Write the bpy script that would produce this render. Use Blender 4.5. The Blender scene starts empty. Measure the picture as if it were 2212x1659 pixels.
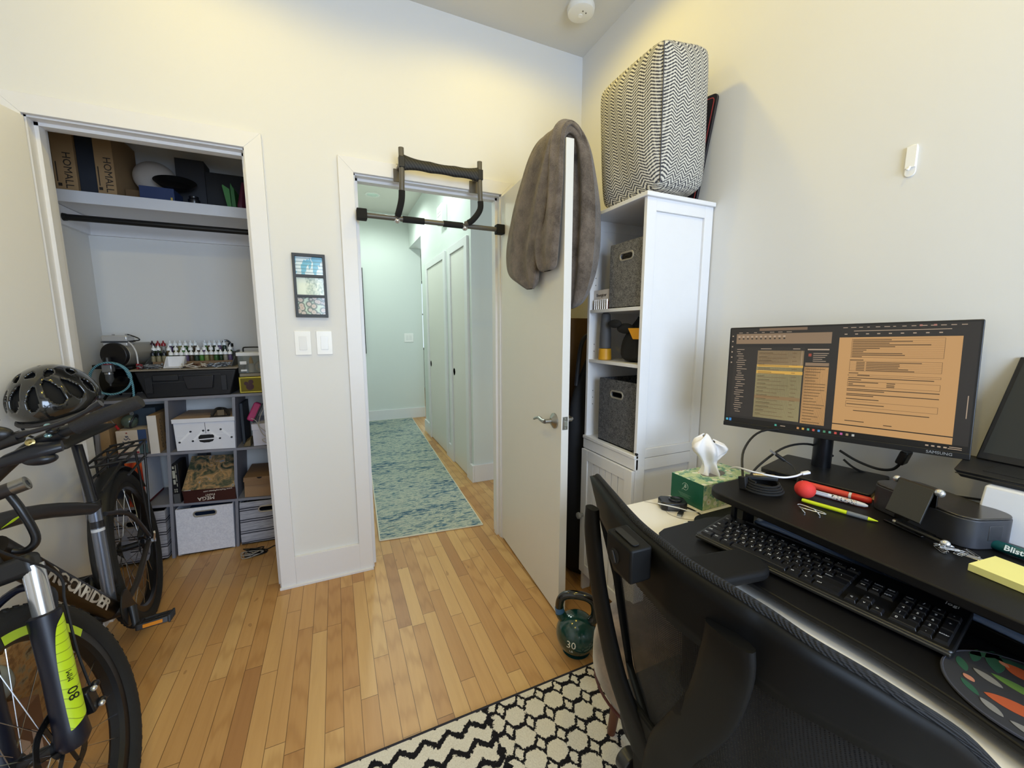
import bpy, bmesh, math, random
from math import sin, cos, pi, radians, sqrt, atan2
from mathutils import Vector, Matrix
random.seed(7)
S = bpy.context.scene
COL = S.collection
V = Vector

# ------------------------------------------------------------------ camera
cam = bpy.data.cameras.new('camera'); camo = bpy.data.objects.new('camera', cam); COL.objects.link(camo)
cam.sensor_fit = 'HORIZONTAL'; cam.sensor_width = 36.0
cam.lens = 853.6 / 2212.0 * 36.0
cam.clip_start = 0.02; cam.clip_end = 60
camo.location = (0, 0, 1.30)
camo.rotation_euler = (radians(90 - 7.83), 0, radians(-24.05))
S.camera = camo
S.view_settings.view_transform = 'Standard'; S.view_settings.look = 'None'
S.view_settings.exposure = 0.0; S.view_settings.gamma = 1.0; S.view_settings.use_curve_mapping = False

# ------------------------------------------------------------------ world + lights
w = bpy.data.worlds.new('sky'); S.world = w; w.use_nodes = True
bg = w.node_tree.nodes['Background']; bg.inputs[0].default_value = (0.75, 0.87, 1.0, 1); bg.inputs[1].default_value = 1.2

def area(name, loc, target, sx, sy, power, col, spread=180):
    l = bpy.data.lights.new(name, 'AREA'); l.shape = 'RECTANGLE'; l.size = sx; l.size_y = sy
    l.energy = power; l.color = col; l.spread = radians(spread)
    o = bpy.data.objects.new(name, l); COL.objects.link(o); o.location = loc
    d = V(target) - V(loc); o.rotation_euler = d.to_track_quat('-Z', 'Y').to_euler()
    return o
def spot(name, loc, power, col, ang=150, blend=.6, r=.045):
    l = bpy.data.lights.new(name, 'SPOT'); l.energy = power; l.color = col
    l.spot_size = radians(ang); l.spot_blend = blend; l.shadow_soft_size = r
    o = bpy.data.objects.new(name, l); COL.objects.link(o); o.location = loc
    return o
WARM = (1.0, 0.74, 0.10)
DOWN = [(0.80, 1.50), (-0.45, 1.50), (0.80, 0.10), (-0.45, 0.10)]
for i, (x, y) in enumerate(DOWN):
    spot('downlight_lamp', (x, y, 2.862), 16 if i < 2 else 20, WARM, 172, .35)
area('window_daylight', (.55, -1.60, 1.55), (0.45, 2.0, 1.0), 1.4, 1.25, 70, (0.60, 0.76, 1.0))
area('hall_daylight', (1.6, 6.9, 1.7), (1.0, 4.0, 1.2), 1.2, 1.6, 26, (0.80, 0.95, 1.0))
spot('hall_fill', (0.505, 5.0, 2.84), 42, (0.86, 1.0, 0.90), 170, .5, .07)  # added cool fill for the hall; the round ceiling light there is unlit
spot('hall_fill', (0.50, 3.55, 2.84), 35, (0.84, 1.0, 0.91), 170, .5, .07)  # same added fill nearer the doorway, with no fixture above it

# ------------------------------------------------------------------ mesh builder
def fr(o, x, y):
    x = V(x).normalized(); y = V(y); y = (y - x * y.dot(x)).normalized(); z = x.cross(y); o = V(o)
    return Matrix(((x.x, y.x, z.x, o.x), (x.y, y.y, z.y, o.y), (x.z, y.z, z.z, o.z), (0, 0, 0, 1)))
def T(x, y, z, rz=0): return Matrix.Translation((x, y, z)) @ Matrix.Rotation(rz, 4, 'Z')
def cr(pts, k=6, closed=False):
    P = [V(p) for p in pts]; n = len(P); out = []
    rng = range(n) if closed else range(n - 1)
    for i in rng:
        if closed: a, b, c, d = P[(i-1) % n], P[i], P[(i+1) % n], P[(i+2) % n]
        else: a, b, c, d = P[max(i-1, 0)], P[i], P[i+1], P[min(i+2, n-1)]
        for j in range(k):
            t = j / k
            out.append(.5 * ((2*b) + (c-a)*t + (2*a-5*b+4*c-d)*t*t + (3*b-a-3*c+d)*t**3))
    if not closed: out.append(P[-1])
    return out

class MB:
    def __init__(s): s.v = []; s.f = []; s.m = []; s.mi = 0; s.M = None
    def mat(s, i): s.mi = i; return s
    def add(s, vs, fs, M=None):
        b = len(s.v); M = M or s.M
        for p in vs:
            p = V(p); s.v.append(M @ p if M else p)
        for f in fs: s.f.append([b + i for i in f]); s.m.append(s.mi)
        return s
    def box(s, x0, x1, y0, y1, z0, z1, M=None):
        vs = [(x, y, z) for z in (z0, z1) for y in (y0, y1) for x in (x0, x1)]
        return s.add(vs, [(0,2,3,1), (4,5,7,6), (0,1,5,4), (2,6,7,3), (0,4,6,2), (1,3,7,5)], M)
    def hexa(s, b, t, M=None):      # 4 bottom pts ccw, 4 top pts ccw
        return s.add(list(b) + list(t), [(3,2,1,0), (4,5,6,7), (0,1,5,4), (1,2,6,5), (2,3,7,6), (3,0,4,7)], M)
    def bar(s, p0, p1, w, h, up=(0,0,1), M=None):
        p0 = V(p0); p1 = V(p1); F = fr(p0, p1 - p0, up); L = (p1 - p0).length
        vs = [F @ V(q) for q in [(x, y, z) for z in (-w/2, w/2) for y in (-h/2, h/2) for x in (0, L)]]
        return s.add(vs, [(0,2,3,1), (4,5,7,6), (0,1,5,4), (2,6,7,3), (0,4,6,2), (1,3,7,5)], M)
    def tube(s, pts, r, n=10, closed=False, M=None, cap=True, sq=1.0):
        P = [V(p) for p in pts]; m = len(P); rs = r if isinstance(r, (list, tuple)) else [r] * m
        tan = []
        for i in range(m):
            a = P[(i-1) % m] if (closed or i > 0) else P[0]; b = P[(i+1) % m] if (closed or i < m-1) else P[-1]
            d = b - a; tan.append(d.normalized() if d.length > 1e-9 else V((0,0,1)))
        u = tan[0].orthogonal().normalized(); vs = []
        for i in range(m):
            u = u - tan[i] * u.dot(tan[i]); u = u.normalized() if u.length > 1e-6 else tan[i].orthogonal().normalized()
            w_ = tan[i].cross(u)
            for k in range(n):
                a = 2 * pi * k / n; vs.append(P[i] + (u * cos(a) + w_ * sin(a) * sq) * rs[i])
        fs = []
        for i in range(m if closed else m - 1):
            j = (i + 1) % m
            for k in range(n): fs.append((i*n+k, i*n+(k+1) % n, j*n+(k+1) % n, j*n+k))
        if not closed and cap: fs.append(tuple(range(n-1, -1, -1))); fs.append(tuple((m-1)*n+k for k in range(n)))
        return s.add(vs, fs, M)
    def cyl(s, p0, p1, r0, r1=None, n=20, M=None): return s.tube([p0, p1], [r0, r0 if r1 is None else r1], n, M=M)
    def lathe(s, prof, F=None, n=24):   # prof (r, z) in frame F, axis z
        F = F or Matrix.Identity(4); vs = []; fs = []; m = len(prof)
        for (r, z) in prof:
            for k in range(n): a = 2*pi*k/n; vs.append(F @ V((r*cos(a), r*sin(a), z)))
        for i in range(m-1):
            for k in range(n): fs.append((i*n+k, i*n+(k+1) % n, (i+1)*n+(k+1) % n, (i+1)*n+k))
        fs.append(tuple(range(n-1, -1, -1))); fs.append(tuple((m-1)*n+k for k in range(n)))
        return s.add(vs, fs)
    def ell(s, c, r, F=None, nu=20, nv=12):
        c = V(c); F = F or Matrix.Identity(4)
        prof = []; vs = [F @ (c + V((0, 0, -r[2])))]; fs = []
        for i in range(1, nv):
            b = -pi/2 + pi*i/nv
            for k in range(nu): a = 2*pi*k/nu; vs.append(F @ (c + V((r[0]*cos(b)*cos(a), r[1]*cos(b)*sin(a), r[2]*sin(b)))))
        vs.append(F @ (c + V((0, 0, r[2])))); e = len(vs) - 1
        for k in range(nu): fs.append((0, 1+(k+1) % nu, 1+k)); fs.append((e, 1+(nv-2)*nu+k, 1+(nv-2)*nu+(k+1) % nu))
        for i in range(nv-2):
            for k in range(nu): fs.append((1+i*nu+k, 1+i*nu+(k+1) % nu, 1+(i+1)*nu+(k+1) % nu, 1+(i+1)*nu+k))
        return s.add(vs, fs)
    def prism(s, poly, F, d):       # poly 2D in frame xy, extruded 0..d along frame z
        n = len(poly); vs = [F @ V((x, y, 0)) for x, y in poly] + [F @ V((x, y, d)) for x, y in poly]
        fs = [tuple(range(n-1, -1, -1)), tuple(range(n, 2*n))] + [(i, (i+1) % n, n+(i+1) % n, n+i) for i in range(n)]
        return s.add(vs, fs)
    def ring(s, outer, inner, F, d):  # same-length loops
        n = len(outer); L = [F @ V((x, y, 0)) for x, y in outer] + [F @ V((x, y, 0)) for x, y in inner]
        U = [F @ V((x, y, d)) for x, y in outer] + [F @ V((x, y, d)) for x, y in inner]
        fs = []
        for i in range(n):
            j = (i+1) % n
            fs += [(i, n+i, n+j, j), (2*n+i, 2*n+j, 3*n+j, 3*n+i), (i, j, 2*n+j, 2*n+i), (n+i, 3*n+i, 3*n+j, n+j)]
        return s.add(L + U, fs)
    def grid(s, fn, nu, nv, M=None, cu=False):
        vs = [fn(i/(nu-1) if not cu else i/nu, j/(nv-1)) for j in range(nv) for i in range(nu)]
        fs = [(j*nu+i, j*nu+(i+1) % nu, (j+1)*nu+(i+1) % nu, (j+1)*nu+i) for j in range(nv-1) for i in range(nu if cu else nu-1)]
        return s.add(vs, fs, M)
    def text(s, t, size, F, depth=.0006, ax='CENTER', bold=0):
        c = bpy.data.curves.new('t', 'FONT'); c.body = t; c.size = size; c.extrude = depth; c.offset = bold; c.align_x = ax; c.align_y = 'CENTER'; c.resolution_u = 2
        o = bpy.data.objects.new('t', c); COL.objects.link(o)
        me = bpy.data.meshes.new_from_object(o)
        s.add([F @ v.co for v in me.vertices], [tuple(p.vertices) for p in me.polygons])
        bpy.data.objects.remove(o); bpy.data.curves.remove(c); bpy.data.meshes.remove(me)
        return s

def wm(o):
    m = o.matrix_basis.copy()
    while o.parent: o = o.parent; m = o.matrix_basis @ m
    return m
def part(name, mb, mats, parent=None, bevel=0, smooth=35, origin=None, bseg=2):
    me = bpy.data.meshes.new(name)
    o = bpy.data.objects.new(name, me)
    vs = mb.v
    if parent is not None:
        inv = wm(parent).inverted(); vs = [inv @ v for v in vs]
    else:
        if origin is None:
            xs = [v.x for v in vs]; ys = [v.y for v in vs]; zs = [v.z for v in vs]
            origin = ((min(xs)+max(xs))/2, (min(ys)+max(ys))/2, min(zs))
        vs = [v - V(origin) for v in vs]; o.location = origin
    me.from_pydata([tuple(v) for v in vs], [], mb.f)
    if not isinstance(mats, (list, tuple)): mats = [mats]
    for m in mats: me.materials.append(m)
    me.polygons.foreach_set('material_index', mb.m)
    bm = bmesh.new(); bm.from_mesh(me); bmesh.ops.recalc_face_normals(bm, faces=bm.faces); bm.to_mesh(me); bm.free()
    if smooth:
        me.polygons.foreach_set('use_smooth', [True] * len(me.polygons)); me.set_sharp_from_angle(angle=radians(smooth))
    COL.objects.link(o)
    if parent is not None: o.parent = parent
    if bevel:
        b = o.modifiers.new('bevel', 'BEVEL'); b.width = bevel; b.segments = bseg; b.limit_method = 'ANGLE'; b.angle_limit = radians(40)
    return o
def empty(name, loc, label, cat, rz=0, group=None):
    o = bpy.data.objects.new(name, None); COL.objects.link(o); o.location = loc; o.rotation_euler = (0, 0, rz); o.empty_display_size = .05
    o['label'] = label; o['category'] = cat
    if group: o['group'] = group
    return o
def tag(o, label, cat, group=None, kind=None):
    o['label'] = label; o['category'] = cat
    if group: o['group'] = group
    if kind: o['kind'] = kind
    return o
def struct(name, mb, m, parent=None, bevel=0, smooth=35):
    o = part(name, mb, m, parent, bevel, smooth)
    if parent is None: o['kind'] = 'structure'
    return o
def copy_thing(o, loc, rz=None, label=None, parent=None):
    c = o.copy(); COL.objects.link(c); c.location = loc
    if rz is not None: c.rotation_euler = (0, 0, rz)
    if label: c['label'] = label
    for ch in list(o.children):
        d = ch.copy(); COL.objects.link(d); d.parent = c
        for g in list(ch.children):
            e = g.copy(); COL.objects.link(e); e.parent = d
    return c
def sub(o, lv=1):
    m = o.modifiers.new('sub', 'SUBSURF'); m.levels = lv; m.render_levels = lv; return o
def solid(o, th, off=-1):
    m = o.modifiers.new('solid', 'SOLIDIFY'); m.thickness = th; m.offset = off; return o

# ------------------------------------------------------------------ materials
def lin(c):
    c = c.lstrip('#'); r = [int(c[i:i+2], 16)/255 for i in (0, 2, 4)]
    return tuple(((x/12.92) if x <= .04045 else ((x+.055)/1.055)**2.4) for x in r) + (1,)
class N:
    def __init__(s, name):
        s.mat = bpy.data.materials.new(name); s.mat.use_nodes = True; s.nt = s.mat.node_tree
        s.b = s.nt.nodes['Principled BSDF']; s.out = s.nt.nodes['Material Output']
    def node(s, t, **k):
        n = s.nt.nodes.new(t)
        for a, v in k.items(): setattr(n, a, v)
        return n
    def link(s, a, b): s.nt.links.new(a, b)
    def m(s, op, a, b=None, c=None):
        n = s.node('ShaderNodeMath', operation=op)
        for i, x in enumerate((a, b, c)):
            if x is None: continue
            if isinstance(x, (int, float)): n.inputs[i].default_value = x
            else: s.link(x, n.inputs[i])
        return n.outputs[0]
    def xyz(s, co='Object'):
        tc = s.node('ShaderNodeTexCoord'); sp = s.node('ShaderNodeSeparateXYZ'); s.link(tc.outputs[co], sp.inputs[0])
        return tc.outputs[co], sp.outputs[0], sp.outputs[1], sp.outputs[2]
    def vec(s, x, y, z):
        n = s.node('ShaderNodeCombineXYZ')
        for i, q in enumerate((x, y, z)):
            if isinstance(q, (int, float)): n.inputs[i].default_value = q
            else: s.link(q, n.inputs[i])
        return n.outputs[0]
    def noise(s, vec, scale, detail=3, rough=.5, dist=0):
        n = s.node('ShaderNodeTexNoise'); s.link(vec, n.inputs['Vector'])
        n.inputs['Scale'].default_value = scale; n.inputs['Detail'].default_value = detail
        n.inputs['Roughness'].default_value = rough; n.inputs['Distortion'].default_value = dist
        return n.outputs['Fac']
    def wn(s, vec):
        n = s.node('ShaderNodeTexWhiteNoise', noise_dimensions='3D'); s.link(vec, n.inputs['Vector']); return n.outputs['Value']
    def ramp(s, fac, stops, interp='LINEAR'):
        n = s.node('ShaderNodeValToRGB'); n.color_ramp.interpolation = interp; s.link(fac, n.inputs[0])
        e = n.color_ramp.elements
        while len(e) > 1: e.remove(e[0])
        e[0].position = stops[0][0]; e[0].color = stops[0][1]
        for p, c in stops[1:]: q = e.new(p); q.color = c
        return n.outputs[0]
    def mix(s, f, a, b, mode='MIX'):
        n = s.node('ShaderNodeMix', data_type='RGBA', blend_type=mode)
        if isinstance(f, (int, float)): n.inputs[0].default_value = f
        else: s.link(f, n.inputs[0])
        for i, x in ((6, a), (7, b)):
            if isinstance(x, tuple): n.inputs[i].default_value = x
            else: s.link(x, n.inputs[i])
        return n.outputs[2]
    def bump(s, h, strength=.3, dist=.002):
        n = s.node('ShaderNodeBump'); n.inputs['Strength'].default_value = strength; n.inputs['Distance'].default_value = dist
        s.link(h, n.inputs['Height']); s.link(n.outputs[0], s.b.inputs['Normal'])
    def col(s, x):
        if isinstance(x, tuple): s.b.inputs['Base Color'].default_value = x
        else: s.link(x, s.b.inputs['Base Color'])
    def set(s, **k):
        for a, v in k.items():
            s.b.inputs[{'rough': 'Roughness', 'metal': 'Metallic', 'spec': 'Specular IOR Level', 'coat': 'Coat Weight', 'trans': 'Transmission Weight', 'sheen': 'Sheen Weight', 'ior': 'IOR', 'alpha': 'Alpha', 'emi': 'Emission Strength'}[a]].default_value = v
        return s

CACHE = {}
def M(c, rough=.5, metal=0, bump=0, bs=300, var=.06, coat=0, **k):
    key = (c, rough, metal, bump, bs, var, coat, tuple(k.items()))
    if key in CACHE: return CACHE[key]
    n = N('paint_' + c.strip('#')); co, x, y, z = n.xyz()
    base = lin(c)
    f = n.noise(co, 14, 3, .6)
    d = tuple(max(0, b*(1-var)) for b in base[:3]) + (1,); e = tuple(min(1, b*(1+var)) for b in base[:3]) + (1,)
    n.col(n.mix(f, d, e)); n.set(rough=rough, metal=metal, coat=coat, **k)
    if bump: n.bump(n.noise(co, bs, 2, .6), bump, .001)
    CACHE[key] = n.mat
    return n.mat
def EM(c, st=1.0):
    key = ('em', c, st)
    if key in CACHE: return CACHE[key]
    n = N('glow_' + c.strip('#')); n.col((0, 0, 0, 1)); n.b.inputs['Emission Color'].default_value = lin(c); n.set(emi=st, rough=.4); CACHE[key] = n.mat
    return n.mat

def wall_mat(c):
    n = N('wall_paint_' + c.strip('#')); co, x, y, z = n.xyz(); n.col(n.mix(n.noise(co, 1.5, 3), tuple(b*.985 for b in lin(c)[:3]) + (1,), lin(c)))
    n.set(rough=.75, spec=.25); n.bump(n.noise(co, 160, 2, .6), .06, .0015); return n.mat
WALL = wall_mat('#e4e3e0'); CEIL = wall_mat('#dcdad4'); HALL = wall_mat('#dce2de')
TRIM = M('#e6e5e6', .38, var=.01); DOORM = M('#e3e0d9', .42, var=.012)
WHITE = M('#e6e6e8', .4, var=.02); LAM = M('#e9e9ec', .42, var=.015); WPLAST = M('#f4f3f0', .25, var=.01)
BLACK = M('#0b0b0c', .45, var=.1); BLKM = M('#0c0c0e', .7, var=.1); BLKG = M('#08080a', .18, var=.1); DK = M('#1c1c1f', .55)
RUB = M('#0f0f10', .85, bump=.3, bs=500); CHR = M('#d4d5d8', .2, .85); STEEL = M('#a7a59f', .32, 1); GUN = M('#4a4b50', .4, .7)
BROWNP = M('#8f7250', .8, bump=.1); CARD = M('#a4845c', .85, bump=.12, var=.1); CARDD = M('#6d5336', .85, var=.1)
GREYM = M('#83838c', .55, bump=.05); FELT = None

def mk_floor():
    n = N('oak_strip_floor'); co, x, y, z = n.xyz()
    PW = .0572
    fx = n.m('DIVIDE', n.m('ADD', x, 5.0), PW); ix = n.m('FLOOR', fx); ux = n.m('FRACT', fx)
    r1 = n.wn(n.vec(ix, 3.1, 0)); r2 = n.wn(n.vec(ix, 7.7, 1))
    LEN = n.m('ADD', .42, n.m('MULTIPLY', r2, .30))
    fy = n.m('DIVIDE', n.m('ADD', n.m('ADD', y, 9.0), n.m('MULTIPLY', r1, 3.0)), LEN); iy = n.m('FLOOR', fy); uy = n.m('FRACT', fy)
    rc = n.wn(n.vec(ix, iy, 5.0)); rd = n.wn(n.vec(ix, iy, 11.0))
    gv = n.vec(n.m('ADD', n.m('MULTIPLY', x, 34.0), n.m('MULTIPLY', rc, 40)), n.m('ADD', n.m('MULTIPLY', y, 2.2), n.m('MULTIPLY', rd, 31)), 0)
    g1 = n.noise(gv, 1.3, 5, .62, .8)
    wv = n.node('ShaderNodeTexWave', wave_type='RINGS', rings_direction='X'); n.link(n.vec(n.m('MULTIPLY', n.m('SUBTRACT', x, n.m('MULTIPLY', rc, .6)), 9.0), n.m('ADD', n.m('MULTIPLY', y, .75), n.m('MULTIPLY', rd, 9)), 0), wv.inputs['Vector'])
    wv.inputs['Scale'].default_value = 2.4; wv.inputs['Distortion'].default_value = 5.0; wv.inputs['Detail'].default_value = 2; wv.inputs['Detail Scale'].default_value = 1.2
    base = n.ramp(rc, [(0, lin('#bb8c57')), (.2, lin('#c99a60')), (.5, lin('#d1a469')), (.82, lin('#d9b074')), (.93, lin('#c4945c')), (1, lin('#b08050'))])
    dark = n.mix(1, base, (.60, .50, .38, 1), 'MULTIPLY')
    f = n.m('MULTIPLY', n.m('SUBTRACT', 1, g1), .55)
    c = n.mix(f, base, dark)
    wf = n.m('MULTIPLY', n.m('POWER', wv.outputs['Fac'], 3.0), n.m('MULTIPLY', n.m('GREATER_THAN', rd, .45), .42))
    c = n.mix(wf, c, dark)
    kn = n.m('GREATER_THAN', n.noise(n.vec(n.m('MULTIPLY', x, 14), n.m('MULTIPLY', y, 5), 0), 1.6, 1), .76)
    c = n.mix(n.m('MULTIPLY', kn, .35), c, lin('#6d4424'))
    ex = n.m('MINIMUM', ux, n.m('SUBTRACT', 1, ux)); ey = n.m('MINIMUM', uy, n.m('SUBTRACT', 1, uy))
    gap = n.m('MAXIMUM', n.m('LESS_THAN', ex, .018), n.m('LESS_THAN', n.m('MULTIPLY', ey, LEN), .0011))
    c = n.mix(n.m('MULTIPLY', gap, .75), c, lin('#4c2f17'))
    n.col(c); n.set(rough=.36, spec=.45)
    n.bump(n.m('SUBTRACT', n.m('MULTIPLY', g1, .25), gap), .25, .001)
    return n.mat
FLOOR = mk_floor()

# ------------------------------------------------------------------ the room shell
H = 2.88
struct('floor', MB().box(-1.75, 3.2, -1.75, 9.3, -.06, 0), FLOOR)
struct('ceiling', MB().box(-1.75, 3.2, -1.75, 9.3, H, H+.08), CEIL)
struct('wall_back', MB().box(-1.75, -1.012, 2.165, 2.285, 0, H).box(-1.012, -.299, 2.165, 2.285, 2.098, H).box(-.299, .112, 2.165, 2.285, 0, H)
       .box(.112, .910, 2.165, 2.285, 2.062, H).box(.910, 1.54, 2.165, 2.285, 0, H), WALL)
struct('wall_right', MB().box(1.42, 1.54, -1.75, 2.165, 0, H), WALL)
struct('wall_left', MB().box(-1.75, -1.63, -1.75, 2.165, 0, H), WALL)
struct('wall_front', MB().box(-1.63, 1.42, -1.75, -1.63, 0, .88).box(-1.63, 1.42, -1.75, -1.63, 2.22, H)
       .box(-1.63, -.22, -1.75, -1.63, .88, 2.22).box(1.32, 1.42, -1.75, -1.63, .88, 2.22), WALL)
wf = struct('window_1', MB().box(-.22, -.16, -1.72, -1.66, .88, 2.22).box(1.26, 1.32, -1.72, -1.66, .88, 2.22).box(-.16, 1.26, -1.72, -1.66, .88, .94)
            .box(-.16, 1.26, -1.72, -1.66, 2.16, 2.22).box(-.16, 1.26, -1.71, -1.67, 1.53, 1.57), TRIM)
GL = N('window_glass').set(rough=.02, trans=1, ior=1.45).mat
struct('pane', MB().box(-.16, 1.26, -1.694, -1.690, .94, 1.53).box(-.16, 1.26, -1.694, -1.690, 1.57, 2.16), GL, wf)
# casings and jambs
def casing(x0, x1, zt, w=.068):
    m = MB(); y0, y1 = 2.147, 2.1655
    m.prism([(x0-w, 0), (x0, 0), (x0, zt), (x0-w, zt+w)], fr((0, y1, 0), (1,0,0), (0,0,1)), y1-y0)
    m.prism([(x1, 0), (x1+w, 0), (x1+w, zt+w), (x1, zt)], fr((0, y1, 0), (1,0,0), (0,0,1)), y1-y0)
    m.prism([(x0, zt), (x1, zt), (x1+w, zt+w), (x0-w, zt+w)], fr((0, y1, 0), (1,0,0), (0,0,1)), y1-y0)
    return m
def jamb(x0, x1, zt):
    m = MB(); a = .006
    m.box(x0-.015, x0+a, 2.166, 2.286, 0, zt+.012).box(x1-a, x1+.015, 2.166, 2.286, 0, zt+.012).box(x0-.015, x1+.015, 2.166, 2.286, zt-a, zt+.015)
    m.box(x0+a, x0+a+.012, 2.205, 2.243, 0, zt-a).box(x1-a-.012, x1-a, 2.205, 2.243, 0, zt-a).box(x0+a, x1-a, 2.205, 2.243, zt-a-.012, zt-a)
    return m
struct('trim_1', casing(-.997, -.314, 2.083), TRIM, bevel=.0015)
struct('trim_2', casing(.127, .895, 2.047), TRIM, bevel=.0015)
struct('trim_3', jamb(-.997, -.314, 2.083), TRIM)
struct('trim_4', jamb(.127, .895, 2.047), TRIM)
struct('trim_5', MB().box(-1.068, -.997, 2.285, 2.300, 0, 2.15).box(-.314, -.245, 2.285, 2.30, 0, 2.15).box(-.997, -.314, 2.285, 2.3, 2.083, 2.15), TRIM)
struct('baseboard_back', MB().box(-.246, .060, 2.147, 2.166, 0, .158).box(-.320, .127, 2.137, 2.1475, 0, .013).box(-1.63, -1.065, 2.147, 2.166, 0, .158).box(.963, 1.42, 2.147, 2.166, 0, .158), TRIM, bevel=.0015)
struct('baseboard_right', MB().box(1.402, 1.421, -1.63, 2.147, 0, .158), TRIM, bevel=.0015)
struct('baseboard_left', MB().box(-1.631, -1.612, -1.63, 2.147, 0, .158), TRIM, bevel=.0015)
# closet shell
struct('wall_closet', MB().box(-1.33, -1.21, 2.286, 3.15, 0, H).box(-1.21, -.15, 3.03, 3.15, 0, H).box(-.15, -.06, 2.286, 3.15, 0, H), WALL)
struct('trim_6', MB().box(-1.209, -.151, 3.012, 3.0301, 1.817, 1.908).box(-1.2101, -1.192, 2.72, 3.012, 1.817, 1.908), TRIM, bevel=.001)
# hall shell
struct('wall_hall', MB().box(-.20, -.06, 3.15, 5.88, 0, H).box(-.2, 1.19, 5.88, 6.0, 0, H), HALL)
struct('wall_hall_right', MB().box(1.03, 3.2, 3.11, 3.23, 0, H).box(1.03, 1.15, 3.23, 5.05, 0, H).box(1.03, 1.19, 5.05, 5.88, 2.44, H).box(1.15, 3.2, 4.93, 5.05, 0, H), HALL)
struct('wall_far', MB().box(-1, 1.75, 8.9, 9.0, 0, H).box(1.75, 3.1, 8.9, 9.0, 0, .85).box(1.75, 3.1, 8.9, 9.0, 2.35, H).box(3.1, 3.2, 5.05, 9.0, 0, H).box(-1, -.9, 6, 8.9, 0, H), HALL)
wf2 = struct('window_2', MB().box(1.75, 1.80, 8.9, 8.97, .85, 2.35).box(3.05, 3.1, 8.9, 8.97, .85, 2.35).box(1.8, 3.05, 8.9, 8.97, .85, .9).box(1.8, 3.05, 8.9, 8.97, 2.3, 2.35).box(1.8, 3.05, 8.92, 8.95, 1.62, 1.65), M('#26262a', .4))
struct('baseboard_hall', MB().box(-.06, 1.19, 5.862, 5.881, 0, .15).box(1.012, 1.031, 3.094, 3.172, 0, .15).box(1.03, 3.1, 3.092, 3.111, 0, .15)
       .box(1.012, 1.031, 4.75, 5.05, 0, .15).box(1.012, 1.031, 3.77, 3.865, 0, .15), TRIM, bevel=.0015)
# hall doors (leaf + casing + knob)
KN = STEEL
def lever(F, hand=1, name='handle', parent=None, simple=False):
    m = MB(); m.lathe([(0, 0), (.034, 0), (.034, .006), (.022, .014), (.014, .02), (.0, .02)], F, 20)
    m.tube([F @ V((0, 0, .01)), F @ V((0, 0, .048))], .0105, 14)
    m.tube([F @ V(p) for p in cr([(0, 0, .048), (hand*.022, .002, .052), (hand*.055, .006, .050), (hand*.085, -.001, .050), (hand*.108, -.010, .050)], 4)], [.0105]*3+[.0085]*6+[.007]*7+[.006], 12, sq=.8)
    return part(name, m, KN, parent)
def hall_door(y0, y1, nm):
    d = struct(nm, MB().box(1.022, 1.04, y0+.003, y1-.003, .012, 1.985), DOORM, bevel=.001)
    part('door_frame', MB().box(1.010, 1.031, y0-.078, y0, 0, 2.052).box(1.010, 1.031, y1, y1+.078, 0, 2.052).box(1.010, 1.031, y0, y1, 1.988, 2.052), TRIM, d, bevel=.0015)
    m = MB(); F = fr((1.022, y1-.06 if nm == 'door_4' else y1+.0-.045, .905), (0, -1, 0), (0, 0, 1))
    lever(fr((1.022, y1-.05, .905), (0, 1, 0), (0, 0, 1)), -1, 'door_handle', d)
    part('hinge', MB().box(1.018, 1.024, y0-.002, y0+.006, 1.70, 1.79).box(1.018, 1.024, y0-.002, y0+.006, .2, .29), STEEL, d)
    return d
hall_door(3.245, 3.685, 'door_3'); hall_door(3.945, 4.677, 'door_4')

# room door leaf
hx, hy = .896, 2.160; ex, ey = .858, 1.409
F = fr((hx, hy, 0), (ex-hx, ey-hy, 0), (0, 0, 1))   # x along the leaf, y up, z = +X side? checked below
L = sqrt((ex-hx)**2 + (ey-hy)**2)
nz = F.col[2].xyz                                   # leaf normal
sg = 1 if nz.x > 0 else -1
d = struct('door_1', MB().prism([(0, .012), (L, .012), (L, 2.035), (0, 2.035)], F, .035*sg), DOORM, bevel=.001)
Fr = fr(F @ V((L-.062, .905, 0)), -nz*sg, (0, 0, 1))
FL = Matrix((( *F.col[0].xyz,), (0, 0, 1), (-nz*sg))).transposed().to_4x4() if False else None
def frz(o, z, y):       # frame with z axis given, y up
    z = V(z).normalized(); y = V(y); x = y.cross(z).normalized(); y = z.cross(x)
    return Matrix(((x.x, y.x, z.x, o[0]), (x.y, y.y, z.y, o[1]), (x.z, y.z, z.z, o[2]), (0, 0, 0, 1)))
Fa = frz(F @ V((L-.062, .905, 0)), -nz*sg, (0, 0, 1))
ha = 1 if (Fa.col[0].xyz).dot(V((0, 1, 0))) > 0 else -1
lever(Fa, ha, 'door_handle', d)
Fb = frz(F @ V((L-.062, .905, .035*sg)), nz*sg, (0, 0, 1)); hb = 1 if (Fb.col[0].xyz).dot(V((0, 1, 0))) > 0 else -1
lever(Fb, hb, 'door_handle', d)
Fe = frz(F @ V((L, .905, .0175*sg)), F.col[0].xyz, (0, 0, 1))
part('latch_plate', MB().prism([(-.0125, -.028), (.0125, -.028), (.0125, .028), (-.0125, .028)], Fe, .0015), STEEL, d, bevel=.001)
part('latch_bolt', MB().box(-.007, .007, -.010, .010, 0, .010, Fe).lathe([(0, 0), (.004, 0), (.004, .003), (0, .003)], Fe @ Matrix.Translation((0, .02, 0)), 8).lathe([(0, 0), (.004, 0), (.004, .003), (0, .003)], Fe @ Matrix.Translation((0, -.02, 0)), 8), CHR, d)
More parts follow.
